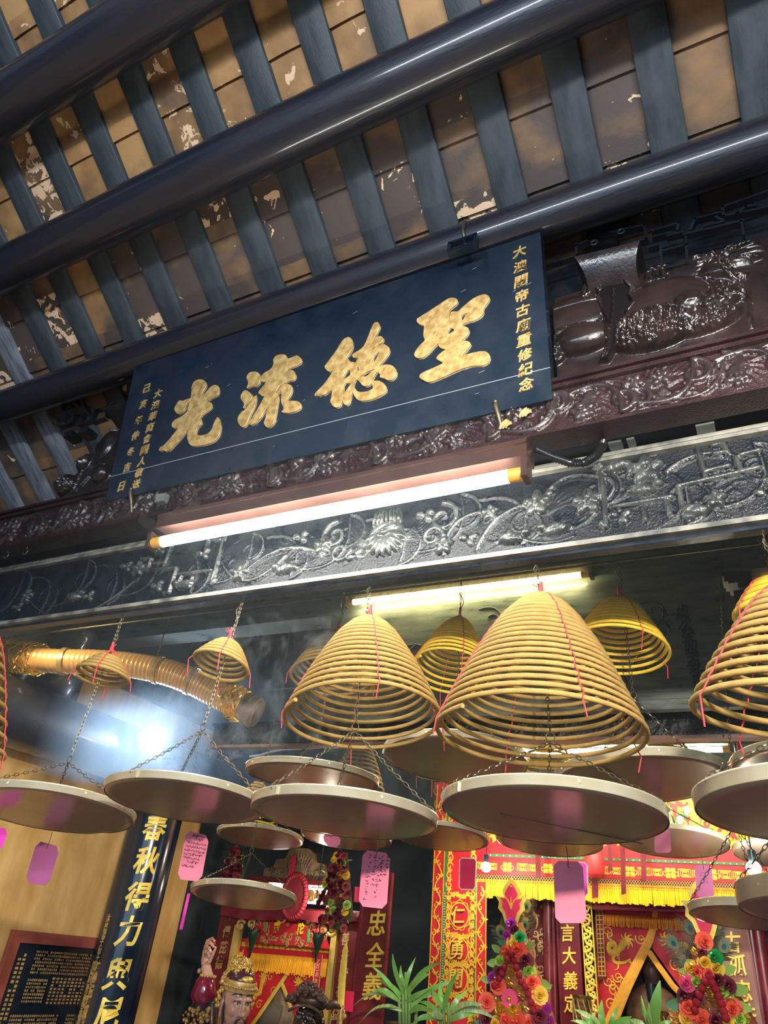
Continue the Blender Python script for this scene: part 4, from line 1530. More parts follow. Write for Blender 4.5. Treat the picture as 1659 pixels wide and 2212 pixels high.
def coil(label, Y, hook_px, apex_px, bottom_px, wpx, turns, mat_, stick=.0058, tilt=(0, 0), flat=0.0, grow=1.35, tail=.9, strings=4, nseg=40, hook_to=None, sx0=None):
    A = atY(*apex_px, Y)
    b_ray = ray(*bottom_px)
    Bt = atY(*bottom_px, Y)
    H = A.z - Bt.z
    dep = (Bt - EYE).dot(CF)
    Rr = wpx * dep / FPX / 2
    root = thing('incense_coil', label, 'incense coil', A, 'hanging incense coils')
    tx, ty = R(tilt[0]), R(tilt[1])
    rot = Matrix.Rotation(tx, 3, 'X') @ Matrix.Rotation(ty, 3, 'Y')
    pts = []
    N = int(turns * nseg)
    for i in range(N + 1):
        th = i / nseg
        t = (th / turns)
        z = t ** grow
        rr = Rr * (flat + (1 - flat) * prof(z))
        a = 2 * PI * th + 1.1
        wob = .004 * Rr * math.sin(3.1 * a)
        q = Vector((rr * math.cos(a) + wob, rr * math.sin(a), -H * z + .010 * H * z * math.sin(a * 1.0 + .5)))
        pts.append(A + rot @ q)
    m = MB()
    m.tube(pts, stick, 8)
    m.build('coil', mat_, root)
    kn = A + Vector((0, 0, max(.025, H * .07)))
    m = MB()
    ends = []
    for k in range(strings):
        a0 = 2 * PI * k / strings + .65
        q = [kn]
        for i in range(0, 30):
            z = i / 29
            rr = Rr * (flat + (1 - flat) * prof(z)) + stick * (.85 + .25 * (i % 2))
            a = a0 + .014 * math.sin(i * 1.7)
            q.append(A + rot @ Vector((rr * math.cos(a), rr * math.sin(a), -H * z + stick * .2)))
        q.append(q[-1] + Vector((rng.uniform(-.01, .01), rng.uniform(-.01, .01), -.03 - rng.uniform(0, .03))))
        m2 = MB()
        m2.tube(q, stick * .27, 5)
        m2.build('string', M['string'], root)
    m = MB()
    m.tube([kn + Vector((0, 0, -.008)), kn, kn + Vector((0, 0, .028))], [stick * .6, stick * 1.15, stick * .7], 7)
    for k in range(4):
        m.tube([kn + Vector((0, 0, .008)), kn + Vector((rng.uniform(-.02, .02), rng.uniform(-.02, .02), rng.uniform(-.01, .025)))], stick * .2, 4)
    m.build('knot', M['string'], root)
    top = atY(*hook_px, Y)
    if hook_to is not None:
        top = Vector((top.x, Y, hook_to + Z0))
    a = kn + Vector((0, 0, .02))
    L = top.z - a.z
    q = []
    for i in range(15):
        t = i / 14
        q.append(a + Vector((.012 * math.sin(t * 2 * PI) * (1 if L < .25 else .6) + (top.x - a.x) * t, 0, L * t)))
    for i in range(7):
        an = PI * i / 6
        q.append(Vector((top.x, Y - .010 + .010 * math.cos(an), top.z + .010 * math.sin(an))))
    m = MB()
    m.tube(q, .0016, 5)
    m.build('hook', M['steel'], root)
    return root, A, Rr, H, top


def links(mb, a, b, pitch=.0145, wire=.0012, w=.0042):
    a, b = Vector(a), Vector(b)
    L = (b - a).length
    n = max(2, int(L / pitch))
    d = (b - a).normalized()
    s1 = d.orthogonal().normalized()
    s2 = d.cross(s1)
    sag = .012 * L
    for i in range(n):
        c = a.lerp(b, (i + .5) / n) - Vector((0, 0, 4 * sag * ((i + .5) / n) * (1 - (i + .5) / n)))
        s_ = (s1 + s2).normalized() if i % 2 else (s1 - s2).normalized()
        hl = L / n * .62
        pts = []
        for k in range(10):
            an = 2 * PI * k / 10
            pts.append(c + d * (hl * math.cos(an)) + s_ * (w * math.sin(an)))
        mb.tube(pts, wire, 4, closed=True)


def tray(label, c_px, wpx, top=None, ring_px=None, Y=None, D=.49, rim_h=.020, tilt=(0, 0), spin=0.0, fine=True, ring_h=.16):
    dep = D * FPX / wpx if wpx else None
    if Y is not None:
        C = atY(*c_px, Y)
        if wpx:
            D = wpx * (C - EYE).dot(CF) / FPX
    else:
        C = at_dist(*c_px, dep)
    Rr = D / 2
    root = thing('ash_tray', label, 'ash tray', C, 'hanging round ash trays')
    vw = Vector((EYE.x - C.x, EYE.y - C.y, 0)).normalized()      # uneven chains: the side towards the hall rides higher
    rot = Matrix.Rotation(R(tilt[0]), 4, vw.cross(Vector((0, 0, 1)))) @ Matrix.Rotation(R(tilt[1]), 4, vw)
    Mx = Matrix.Translation(C) @ rot
    m = MB()
    n = 72
    prof_ = [(0.0, 0.0), (Rr * .3, -.0012), (Rr * .6, .0008), (Rr * .88, .001), (Rr - .004, .0015), (Rr - .001, .004)]
    m.lathe(prof_, n, Mx)
    m.lathe([(0, .006), (Rr - .003, .006)], n, Mx)
    m.build('pan', M['pan'], root, fix=False)
    m = MB()
    m.lathe([(Rr - .001, .001), (Rr + .001, .002), (Rr + .0012, rim_h - .003), (Rr + .004, rim_h - .002), (Rr + .004, rim_h + .001), (Rr + .001, rim_h + .002), (Rr - .002, rim_h), (Rr - .003, .004)], n, Mx)
    a = spin + 2.2
    p = Mx @ Vector(((Rr + .0015) * math.cos(a), (Rr + .0015) * math.sin(a), rim_h * .5))
    m.box(p, (.006, .006, rim_h * .9))
    for a in (spin + .7, spin + 3.3, spin + 4.6, spin + 5.5):
        m.ball(Mx @ Vector(((Rr + .001) * math.cos(a), (Rr + .001) * math.sin(a), rim_h * .55)), .0035, 8)
    m.build('rim', M['rim'], root)
    ring = (C + Vector((0, 0, ring_h))) if ring_px is None else Vector((C.x, C.y, atY(*ring_px, C.y).z))
    m = MB()
    m.tube([ring + Vector((.011 * math.cos(t), 0, .011 * math.sin(t))) for t in np.linspace(0, 2 * PI, 15)[:-1]], .0013, 5, closed=True)
    m.build('ring', M['steel'], root)
    for k in range(3):
        a = spin + 2 * PI * k / 3
        e_ = Mx @ Vector(((Rr - .006) * math.cos(a), (Rr - .006) * math.sin(a), rim_h))
        m = MB()
        if fine:
            links(m, ring + Vector((0, 0, -.011)), e_ + Vector((0, 0, .008)))
        else:
            m.tube([ring + Vector((0, 0, -.011)), e_], .0022, 5)
        m.tube([e_ + Vector((.009 * math.cos(t) * math.cos(a), .009 * math.cos(t) * math.sin(a), .009 * math.sin(t))) for t in np.linspace(0, 2 * PI, 11)[:-1]], .0012, 5, closed=True)
        m.build('chain', M['steel'], root)
    if top is not None:
        m = MB()
        if fine:
            links(m, top, ring + Vector((0, 0, .011)))
        else:
            m.tube([top, ring], .002, 5)
        m.build('chain', M['steel'], root)
    TRAYS[root.name] = (C, (rot @ Vector((0, 0, 1, 0))).to_3d())
    return root, C, Rr


TRAYS = {}
Y1 = 1.70
HT = .955
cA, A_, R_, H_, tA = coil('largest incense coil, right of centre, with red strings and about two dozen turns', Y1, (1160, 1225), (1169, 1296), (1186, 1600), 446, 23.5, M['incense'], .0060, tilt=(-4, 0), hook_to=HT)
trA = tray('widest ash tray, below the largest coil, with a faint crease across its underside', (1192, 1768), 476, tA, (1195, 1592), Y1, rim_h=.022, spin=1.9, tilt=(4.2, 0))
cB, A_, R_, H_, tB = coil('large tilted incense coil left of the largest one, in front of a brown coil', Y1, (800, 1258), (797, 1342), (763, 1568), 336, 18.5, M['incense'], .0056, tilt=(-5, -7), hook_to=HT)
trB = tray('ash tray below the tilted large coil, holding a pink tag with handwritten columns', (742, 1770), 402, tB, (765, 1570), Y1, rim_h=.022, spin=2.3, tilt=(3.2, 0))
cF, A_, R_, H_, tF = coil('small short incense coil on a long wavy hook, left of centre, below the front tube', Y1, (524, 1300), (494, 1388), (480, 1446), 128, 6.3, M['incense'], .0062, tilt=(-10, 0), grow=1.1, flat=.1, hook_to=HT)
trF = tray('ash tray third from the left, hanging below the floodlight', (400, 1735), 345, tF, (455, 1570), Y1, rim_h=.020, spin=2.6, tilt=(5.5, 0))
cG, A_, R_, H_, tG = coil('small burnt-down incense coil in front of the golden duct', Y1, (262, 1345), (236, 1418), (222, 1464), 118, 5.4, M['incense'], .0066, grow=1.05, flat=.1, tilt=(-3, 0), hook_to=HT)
trG = tray('ash tray near the left edge of the photo in front of the ochre wall', (112, 1756), 345, tG, (160, 1640), Y1, rim_h=.021, spin=.4, tilt=(7, 0))
Y2 = 2.30
HR = 1.258
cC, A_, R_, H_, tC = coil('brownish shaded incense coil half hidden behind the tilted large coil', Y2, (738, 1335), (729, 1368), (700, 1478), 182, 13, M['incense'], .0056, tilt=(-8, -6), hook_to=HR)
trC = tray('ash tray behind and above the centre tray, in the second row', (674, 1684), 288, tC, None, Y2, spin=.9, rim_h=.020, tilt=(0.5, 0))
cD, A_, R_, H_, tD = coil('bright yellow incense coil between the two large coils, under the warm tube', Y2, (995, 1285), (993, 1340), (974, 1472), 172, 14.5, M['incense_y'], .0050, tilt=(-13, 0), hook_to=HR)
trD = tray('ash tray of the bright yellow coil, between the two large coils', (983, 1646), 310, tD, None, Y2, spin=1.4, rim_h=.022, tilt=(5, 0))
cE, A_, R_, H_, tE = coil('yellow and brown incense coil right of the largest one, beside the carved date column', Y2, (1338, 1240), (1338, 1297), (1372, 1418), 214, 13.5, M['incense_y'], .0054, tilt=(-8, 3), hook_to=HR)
trE = tray('seamed reddish ash tray behind the widest one, to its upper right', (1383, 1690), 356, tE, (1362, 1502), Y2, spin=.5, rim_h=.024, tilt=(3.5, 4.5))
# right edge
cH, A_, R_, H_, tH = coil('very large thick incense coil cut by the right edge of the photo', 1.55, (1650, 1160), (1722, 1262), (1868, 1560), 500, 15, M['incense'], .0066, tilt=(0, 6), hook_to=None)
trH = tray('big ash tray cut by the right edge of the photo, with a bright riveted rim', (1818, 1764), 585, tH, None, None, rim_h=.026, spin=3.7, ring_h=.2, tilt=(3.5, 0))
cH2, A_, R_, H_, tH2 = coil('short coil with thick red knot behind the very large coil at the right edge', 2.0, (1640, 1150), (1682, 1248), (1704, 1326), 206, 5.5, M['incense_y'], .0078, grow=1.1, flat=.2, hook_to=None)
trH2 = tray('ash tray just behind and above the big riveted tray at the right edge', (1775, 1668), 352, tH2, None, None, rim_h=.024, spin=3.4, tilt=(4, 0))
cI, A_, R_, H_, tI = coil('thick incense coil cut by the left edge of the photo', 1.35, (-60, 1270), (-40, 1345), (-72, 1606), 318, 11, M['incense'], .0074, hook_to=None)
# lower and farther trays
Y3 = 3.02
trL = tray('low ash tray with three chains in front of the left altar', (525, 1940), 228, Vector((atY(547, 1790, Y3).x, Y3, 1.50 + Z0)), (542, 1837), Y3, spin=2.4, rim_h=.022, tilt=(9, 0))
Y4 = 3.6
HF = 1.355
cN, A_, R_, H_, tN = coil('small yellow coil peeping between the trays left of the centre tray', Y4, (562, 1500), (560, 1690), (568, 1784), 112, 9, M['incense_y'], .0055, nseg=28, hook_to=HF)
trN = tray('ash tray above the low chained tray, in front of the left altar crest', (561, 1812), 186, tN, None, Y4, spin=.3, fine=False, tilt=(6.5, 0))
cM_, A_, R_, H_, tM = coil('brown coil whose right side shows behind the second-row tray left of centre', Y4, (790, 1500), (782, 1600), (764, 1702), 118, 12, M['incense'], .0055, nseg=28, hook_to=HF)
trM = tray('dim ash tray mostly hidden behind the centre tray', (747, 1812), 196, tM, None, Y4, spin=.8, fine=False, tilt=(6, 0))
trP = tray('ash tray in front of the red canopy, between the centre tray and the widest tray', (952, 1812), 206, Vector((-1.55, Y4, HF + Z0)), None, Y4, spin=2.0, fine=False, tilt=(6.5, 0))
cP, A_, R_, H_, tP_ = coil('brown coil end hanging below the tray of the bright yellow coil', Y4, (955, 1450), (950, 1575), (928, 1688), 84, 10, M['incense'], .0055, nseg=28, hook_to=HF)
cQ, A_, R_, H_, tQ = coil('yellow coil seen between tray rims, below the white tube behind the largest coil', Y4, (1185, 1450), (1184, 1570), (1186, 1672), 112, 11, M['incense_y'], .0058, nseg=28, hook_to=HF)
trQ = tray('ash tray just peeping out under the widest tray', (1186, 1822), 224, tQ, None, Y4, spin=1.2, fine=False, tilt=(6.5, 0))
cS_, A_, R_, H_, tS = coil('coil whose top shows above the reddish tray right of the largest coil', Y4, (1420, 1450), (1428, 1560), (1436, 1650), 120, 11, M['incense'], .006, nseg=28, hook_to=HF)
trS = tray('ash tray before the canopy, between the widest tray and the big riveted tray', (1452, 1824), 228, tS, None, Y4, spin=5.6, fine=False, tilt=(6.5, 0))
cV, A_, R_, H_, tV = coil('small yellow coil with red fan strings beside the riveted tray', Y4, (1590, 1500), (1598, 1630), (1610, 1700), 100, 9, M['incense_y'], .006, nseg=28, hook_to=HF)
trV = tray('dark ash tray half hidden behind the right altar bulb', (1700, 1850), 210, tV, None, Y4, spin=2.2, fine=False, tilt=(6, 0))
trT = tray('low ash tray with a red reflection hanging over the right flower tower', (1618, 1985), 240, Vector((atY(1655, 1860, 2.9).x, 2.9, 1.48 + Z0)), None, 2.9, spin=3.4, rim_h=.024, ring_h=.30, tilt=(6.5, 0))
trU = tray('lowest ash tray at the right edge, with a deep silvery rim', (1815, 1978), 400, atY(1900, 1500, 2.1), None, 2.1, spin=3.2, rim_h=.045, ring_h=.3, tilt=(5, 0))

# ------------------------------------------------------------------ hanging tags
def tagcard(label, corners, Y, mat_, wire_top=None, ink=None, border=None, thick=.0012, cut=.16, name='paper_tag'):
    """corners: TL, TR, BR, BL in photo pixels, hung in the plane Y"""
    if not isinstance(Y, (int, float)):            # hangs from the underside of a tray
        C_, n_ = TRAYS[Y[0].name]
        hang = at_plane(*wire_top, C_, n_)
        Y = hang.y
    else:
        hang = None
    P4 = [atY(x, y, Y) for x, y in corners]
    c = sum(P4, Vector()) / 4
    u = ((P4[1] - P4[0]) + (P4[2] - P4[3])).normalized()
    v = ((P4[0] - P4[3]) + (P4[1] - P4[2])).normalized()
    n = u.cross(v).normalized()
    if n.y > 0:
        n = -n
    root = thing(name, label, 'tag', c, 'hanging prayer tags')
    fr = Frame(c, u, v - u * v.dot(u), n)
    q = [((p - c).dot(fr.u), (p - c).dot(fr.v)) for p in P4]
    w = math.dist(q[0], q[1])
    pts = []
    for i in range(4):
        a, b, d_ = q[i], q[(i + 1) % 4], q[i - 1]
        k = cut * w
        for o_ in (d_, b):
            L = math.dist(a, o_)
            pts.append((a[0] + (o_[0] - a[0]) * k / L, a[1] + (o_[1] - a[1]) * k / L))
    m = MB()
    m.poly(fr, pts, -thick, 0)
    m.build('card', mat_, root, smooth=False)
    if border:
        m = MB()
        ps = [fr.p(a, b, .0006) for a, b in pts]
        m.tube(ps, w * .035, 5, closed=True)
        m.build('border', border, root)
    if ink:
        m = MB()
        kind, cols, lines = ink
        hw, hh = w / 2, math.dist(q[0], q[3]) / 2
        if kind == 'h':                        # lines of running script
            for (cv, l0, l1) in lines:
                x, y = -hw * l0, hh * cv
                st_ = []
                while x < hw * l1:
                    st_.append((x + rng.uniform(-.002, .002), y + rng.uniform(-.10, .12) * hh * .45, w * .007))
                    x += w * .018
                m.ribbon(fr, st_, .0008)
                for k in range(5):
                    xx = rng.uniform(-hw * l0, hw * l1)
                    m.ribbon(fr, [(xx, y - hh * .05, w * .007), (xx + w * .02, y + hh * .065, w * .006)], .0009)
        else:
            for (cx_, v0, v1, n_) in lines:
                for i in range(n_):
                    vv_ = hh * (v0 + (v1 - v0) * i / max(1, n_ - 1))
                    for k in range(4):
                        x = hw * cx_ + rng.uniform(-.05, .05) * w
                        y = vv_ + rng.uniform(-.4, .4) * hh * abs(v1 - v0) / n_
                        dx, dy = rng.uniform(-.05, .05) * w, rng.uniform(-.025, .025) * w
                        m.ribbon(fr, [(x - dx, y - dy, w * .006), (x + dx, y + dy, w * .007)], .0008)
        m.build('handwriting', M['ink'], root)
    if wire_top:
        t_ = hang + Vector((0, 0, .004)) if hang is not None else atY(*wire_top, Y)
        b_ = (P4[0] + P4[1]) / 2 - fr.v * .012
        m = MB()
        m.tube([t_, (t_ + b_) / 2 + Vector((.002, 0, 0)), b_, b_ + Vector((.003, -.004, -.004))], .0012, 5)
        m.build('wire', M['steel'], root)
    return root


tagcard('plain mauve tag hanging in front of the ochre wall at the left', [(80, 1816), (130, 1829), (104, 1915), (53, 1905)], trG, M['purple'], (112, 1800))
tagcard('magenta tag cut by the left edge of the photo', [(-30, 1790), (18, 1788), (3, 1838), (-45, 1832)], trG, M['magenta'], (-8, 1765))
tagcard('pink tag covered with black script lines, beside the black couplet pillar', [(403, 1793), (452, 1806), (434, 1905), (382, 1899)], trF, M['pink'], (433, 1778),
        ('h', 1, [(.82, .6, .6), (.68, .3, .5), (.52, .9, .8), (.36, .85, .85), (.20, .9, .8), (.05, .85, .75), (-.10, .8, .6), (-.24, .4, .6), (-.42, .75, .3)]))
tagcard('pink tag with columns of handwritten characters, under the centre tray', [(784, 1836), (843, 1843), (835, 1964), (774, 1957)], trB, M['pink'], (817, 1816),
        ('v', 1, [(.75, .85, .2, 6), (.45, .85, 0, 7), (.2, .75, -.6, 8), (-.1, .8, -.2, 6), (-.5, .8, -.7, 9)]))
tagcard('largest plain pink tag, hanging under the widest tray', [(1195, 1859), (1258, 1861), (1268, 1994), (1200, 1994)], trA, M['pink'], (1223, 1832))
tagcard('magenta tag with a pale border just behind the largest plain pink tag', [(1235, 1861), (1268, 1864), (1270, 1935), (1240, 1935)], trQ, M['magenta'], (1250, 1835), None, M['white'])
tagcard('crimson tag with a white border hanging beside the left altar bulb', [(993, 1853), (1029, 1855), (1026, 1922), (992, 1921)], trP, M['redcard'], (1008, 1830), None, M['white'], cut=.12)
tagcard('small pale pink tag peeping under the centre tray', [(696, 1800), (737, 1806), (732, 1832), (702, 1826)], trM, M['pink'], (717, 1802))
tagcard('pale pink tag hanging from the seamed reddish tray behind the widest tray', [(1413, 1741), (1443, 1746), (1450, 1842), (1414, 1843)], trE, M['pink'], (1425, 1728))
tagcard('small mauve tag with faint writing above the right flower tower', [(1500, 1868), (1537, 1870), (1543, 1939), (1506, 1939)], trS, M['purple'], (1514, 1845), ('v', 1, [(.3, .5, -.1, 5), (0, .5, -.1, 5), (-.3, .5, -.1, 5)]))
tagcard('magenta tag seen edge-on, hanging from the rim of the low chained tray', [(405, 1930), (411, 1930), (394, 2008), (387, 2008)], trL, M['magenta'], (417, 1931), cut=.1)

for tr_, a0, a1 in ((trA, (1080, 1756), (1388, 1822)), (trE, (1300, 1655), (1440, 1742))):
    C_, n_ = TRAYS[tr_[0].name]
    p0, p1 = at_plane(*a0, C_, n_), at_plane(*a1, C_, n_)
    m = MB()
    m.tube([p0 - n_ * .0006, (p0 + p1) / 2 - n_ * .001, p1 - n_ * .0006], .0011, 5)
    m.build('seam', mat('dark crease', (.10, .07, .06), .5), tr_[0])
# ================================================================== ALTARS
def quad(m, G, pts, h0, h1):
    m.poly(G, [G.px(*p) for p in pts], h0, h1)


def fringe(m, G, x0, y0, x1, y1, drop_px, n, r_, h, jit=.08):
    a, b = G.px(x0, y0), G.px(x1, y1)
    c = G.px((x0 + x1) / 2, (y0 + y1) / 2 + drop_px)
    dz = (a[1] + b[1]) / 2 - c[1]
    for i in range(n):
        t = (i + .5) / n
        u, v = a[0] + (b[0] - a[0]) * t, a[1] + (b[1] - a[1]) * t
        e = dz * (1 + rng.uniform(-jit, jit))
        du = rng.uniform(-.3, .3) * r_
        m.tube([G.p(u, v, h), G.p(u + du, v - e * .3, h + r_ * .6), G.p(u + du * 2, v - e, h + rng.uniform(0, .004))], [r_ * .7, r_, r_ * 1.05], 5)


def key_motif(m, G, u, v, s_, w, h):
    st = []
    for k, (a, b) in enumerate(((1, 1), (.68, .66), (.36, .34))):
        st.append([(u - s_ * a, v - s_ * b * .62), (u - s_ * a, v + s_ * b * .62), (u + s_ * a * .92, v + s_ * b * .62), (u + s_ * a * .92, v - s_ * b * .5), (u - s_ * a * .6, v - s_ * b * .5)])
    for q in st:
        m.ribbon(G, [(a, b, w) for a, b in q], h, dome=.3)


def petals(m, G, u, v, r_, n, h, wk=.36, a0=0):
    for k in range(n):
        a = a0 + 2 * PI * k / n
        m.ribbon(G, [(u + r_ * .1 * math.cos(a), v + r_ * .1 * math.sin(a), r_ * .08), (u + r_ * .55 * math.cos(a), v + r_ * .55 * math.sin(a), r_ * wk), (u + r_ * math.cos(a), v + r_ * math.sin(a), r_ * .1)], h, dome=.3)


def vine(m, G, pts_px, w, h, curl=.5, n=5):
    P_ = [G.px(*p) for p in pts_px]
    dense = []
    for i in range(len(P_) - 1):
        for t in np.linspace(0, 1, 10)[:-1]:
            dense.append((P_[i][0] * (1 - t) + P_[i + 1][0] * t, P_[i][1] * (1 - t) + P_[i + 1][1] * t))
    L = len(dense)
    wave = [(u + curl * .022 * math.sin(i * .55), v, w) for i, (u, v) in enumerate(dense)]
    m.ribbon(G, wave, h, dome=.3)
    for i in range(3, L - 2, 6):
        u, v, _ = wave[i]
        s_ = 1 if (i // 6) % 2 else -1
        m.ribbon(G, spiral(u + s_ * curl * .018, v, curl * .020, 1.1, PI / 2, s_, w * 1.1, w * .5, 12), h + .0004, dome=.3)
        petals(m, G, u - s_ * curl * .015, v + .012, curl * .016, 4, h + .0006)


def dragon(m, G, pts_px, w, h):
    P_ = [G.px(*p) for p in pts_px]
    dense = []
    k = len(P_)
    for i in range(k - 1):
        p0, p1, p2, p3 = P_[max(i - 1, 0)], P_[i], P_[i + 1], P_[min(i + 2, k - 1)]
        for t in np.linspace(0, 1, 8)[:-1]:
            dense.append(tuple(.5 * ((2 * p1[j]) + (-p0[j] + p2[j]) * t + (2 * p0[j] - 5 * p1[j] + 4 * p2[j] - p3[j]) * t * t + (-p0[j] + 3 * p1[j] - 3 * p2[j] + p3[j]) * t ** 3) for j in (0, 1)))
    n = len(dense)
    m.ribbon(G, [(u, v, w * (1.15 - .8 * i / n)) for i, (u, v) in enumerate(dense)], h, dome=.4)
    u, v = dense[0]
    for a in np.linspace(0, 2 * PI, 9)[:-1]:
        m.ribbon(G, arc(u, v, u + w * 2.6 * math.cos(a), v + w * 2.6 * math.sin(a), .2, w * .6, w * .1, 5), h + .0008, dome=.4)
    for i in range(4, n - 2, 7):
        u, v = dense[i]
        m.ribbon(G, arc(u, v, u + rng.uniform(-2, 2) * w, v - 2.2 * w, .3, w * .35, w * .08, 5), h + .0006)


# -------------------------------------------------- main altar
YA = 4.80
G = FY(YA)
can = thing('altar_canopy', 'red embroidered altar canopy with gold key pattern, black net and long yellow fringe', 'canopy', atY(1300, 1850, YA))
m = MB()
quad(m, G, [(938, 1690), (1720, 1690), (1720, 1912), (938, 1884)], -.012, 0)
m.build('valance', M['red'], can, smooth=False)
m = MB()
for i, x in enumerate(range(960, 1720, 44)):
    y = 1868 + (x - 960) * .037
    u, v = G.px(x, y)
    if i % 2 == 0:
        key_motif(m, G, u - .021, v, .034, .0032, .003)
        key_motif(m, G, u + .050, v, .030, .0032, .003)
    else:
        petals(m, G, u + .012, v, .036, 4, .003, .46, PI / 4)
        for q_ in (-1, 1):
            m.ribbon(G, spiral(u + .012 + q_ * .03, v, .018, 1.1, 0 if q_ < 0 else PI, q_, .003, .002, 10), .003, dome=.3)
for x in range(950, 1720, 30):
    y = 1812 + (x - 950) * .03 + 9 * math.sin(x * .21)
    u, v = G.px(x, y)
    petals(m, G, u, v, .038, 5, .003, .34, x)
    m.ribbon(G, spiral(u + .05, v + .02, .03, 1.2, x, 1, .005, .003), .003, dome=.3)
for x in range(950, 1720, 26):
    for y in (1710, 1738, 1765, 1787):
        u, v = G.px(x + rng.uniform(-8, 8), y + (x - 950) * .03)
        if rng.random() < .6:
            petals(m, G, u, v, .034, 5, .003, .4, x)
        else:
            m.ribbon(G, spiral(u, v, .035, 1.3, x, 1, .007, .003), .003, dome=.3)
for (xa, xb) in ((1430, 1450), (1488, 1510)):
    m.ribbon(G, [(*G.px(xa, 1700), .02), (*G.px((xa + xb) / 2, 1755), .026), (*G.px(xb, 1810), .02)], .002, dome=.2)
m.build('gold_embroidery', M['gold_thread'], can)
m = MB()
quad(m, G, [(1056, 1844), (1720, 1868), (1720, 1874), (1056, 1850)], 0, .004)
for x, y, r_ in ((1462, 1775, .03), (1480, 1760, .026), (1455, 1795, .03), (1475, 1788, .03), (1468, 1758, .018)):
    petals(m, G, *G.px(x, y), r_, 4, .005, .4, x)
m.build('green_band', M['green'], can)
m = MB()
for i in range(46):
    x = 1060 + i * 14
    u, v = G.px(x, 1847.5 + (x - 1060) * .0365)
    m.ball(G.p(u, v, .005), .0042, 6)
for (x, y) in ((1484, 1752), (1470, 1772)):
    u, v = G.px(x, y)
    m.ball(G.p(u, v, .004), .022, 8, sq=(1, .3, 1.2))
m.build('pale_bead', mat('pale silk', (.86, .66, .50), .6), can)
m = MB()
for i in range(130):
    x = 946 + i * 5.8
    for d_ in (-1, 1):
        a, b = G.px(x, 1885 + (x - 946) * .036), G.px(x + d_ * 15, 1906 + (x - 946) * .036)
        m.ribbon(G, [(a[0], a[1], .0016), (b[0], b[1], .0016)], .004 + .0006 * d_)
m.build('net', mat('tan net cord', (.55, .30, .12), .7), can)
m = MB()
quad(m, G, [(946, 1884), (1720, 1912), (1720, 1936), (946, 1908)], -.02, -.012)
m.build('net_backing', M['net'], can, smooth=False)
m = MB()
fringe(m, G, 951, 1896, 1720, 1926, 42, 185, .0070, .012)
m.build('yellow_fringe', M['yellow'], can)
m = MB()
for i in range(150):
    t = (i + .5) / 150
    x = 951 + 769 * t
    for k in (0, 1):
        u, v = G.px(x, 1899 + 30 * t + k * 6)
        m.ball(G.p(u, v, .014), .0085, 6)
m.build('tassel_knot', M['orange'], can)
m = MB()
quad(m, G, [(1275, 1950), (1720, 1966), (1720, 1976), (1275, 1962)], -.06, -.05)
m.build('red_lining', M['redcloth'], can, smooth=False)
# maroon sashes hanging in front of the canopy
for i, (x, y0, y1, w) in enumerate(((1161, 1845, 1894, 11), (1282, 1845, 1938, 13), (1317, 1842, 1880, 9), (1344, 1848, 1930, 10), (1389, 1850, 1903, 11))):
    H = FY(YA - .06)
    m = MB()
    quad(m, H, [(x - w / 2, y0 - 40), (x + w / 2, y0 - 40), (x + w / 2 + (y1 - y0) * .04, y1), (x - w / 2 + (y1 - y0) * .04, y1 + 3)], -.004, 0)
    tag(m.build('cloth_streamer', M['maroon'], smooth=False), f'{["leftmost", "longest and widest", "shortest", "second longest", "rightmost"][i]} of the five maroon streamers hanging in front of the red canopy', 'streamer', 'maroon streamers')
p = atY(1284, 1866, YA - .064)
m = MB()
m.lathe([(0, .075), (.04, .07), (.055, .04), (.06, 0), (.055, -.05), (.035, -.075), (0, -.08)], 18, Matrix.Translation(p))
tag(m.build('red_lantern', mat('red paper lantern', (.75, .05, .06), .5)), 'small red paper lantern hanging behind the largest pink tag', 'lantern')

# couplet banner, left edge of the main altar
bn = thing('embroidered_banner', 'tall red and gold embroidered banner with three big characters left of the main altar', 'banner', atY(985, 2000, YA - .05))
G2 = FY(YA - .05)


def vx(x_at, y_ref, y):                                   # x of a plumb line through (x_at, y_ref)
    return x_at + (x_at - 1068) * (y - y_ref) / (y_ref + 1079)


def vband(m, G, xa, xb, y0, y1, h0, h1, ref=2000):
    quad(m, G, [(vx(xa, ref, y0), y0), (vx(xb, ref, y0), y0), (vx(xb, ref, y1), y1), (vx(xa, ref, y1), y1)], h0, h1)


m = MB()
vband(m, G2, 931, 956, 1695, 2300, -.01, 0)
vband(m, G2, 1028, 1050, 1905, 2300, -.01, 0)
vband(m, G2, 962, 1026, 1695, 2300, -.01, .001)
m.build('red_cloth', M['red'], bn, smooth=False)
m = MB()
for x in (931, 954, 1028, 1049):
    vband(m, G2, x, x + 1.6, 1695 if x < 960 else 1905, 2300, 0, .003)
vine(m, G2, [(vx(943, 2000, y), y) for y in range(1700, 2290, 45)], .0042, .003, .9)
vine(m, G2, [(vx(1039, 2000, y), y) for y in range(1915, 2290, 45)], .0042, .003, .9)
for y in range(1700, 2290, 20):
    for x in (968, 1020):
        u, v = G2.px(vx(x, 2000, y), y)
        petals(m, G2, u, v, .018, 5, .004, .40, y)
        m.ribbon(G2, spiral(u, v - .03, .022, 1.2, y, 1, .005, .003, 12), .0035, dome=.3)
for y in (1935, 2022, 2083, 2150):
    for k in range(5):
        u, v = G2.px(vx(978 + k * 8, 2000, y), y)
        petals(m, G2, u, v + rng.uniform(-.01, .01), .018, 5, .004, .40, k)
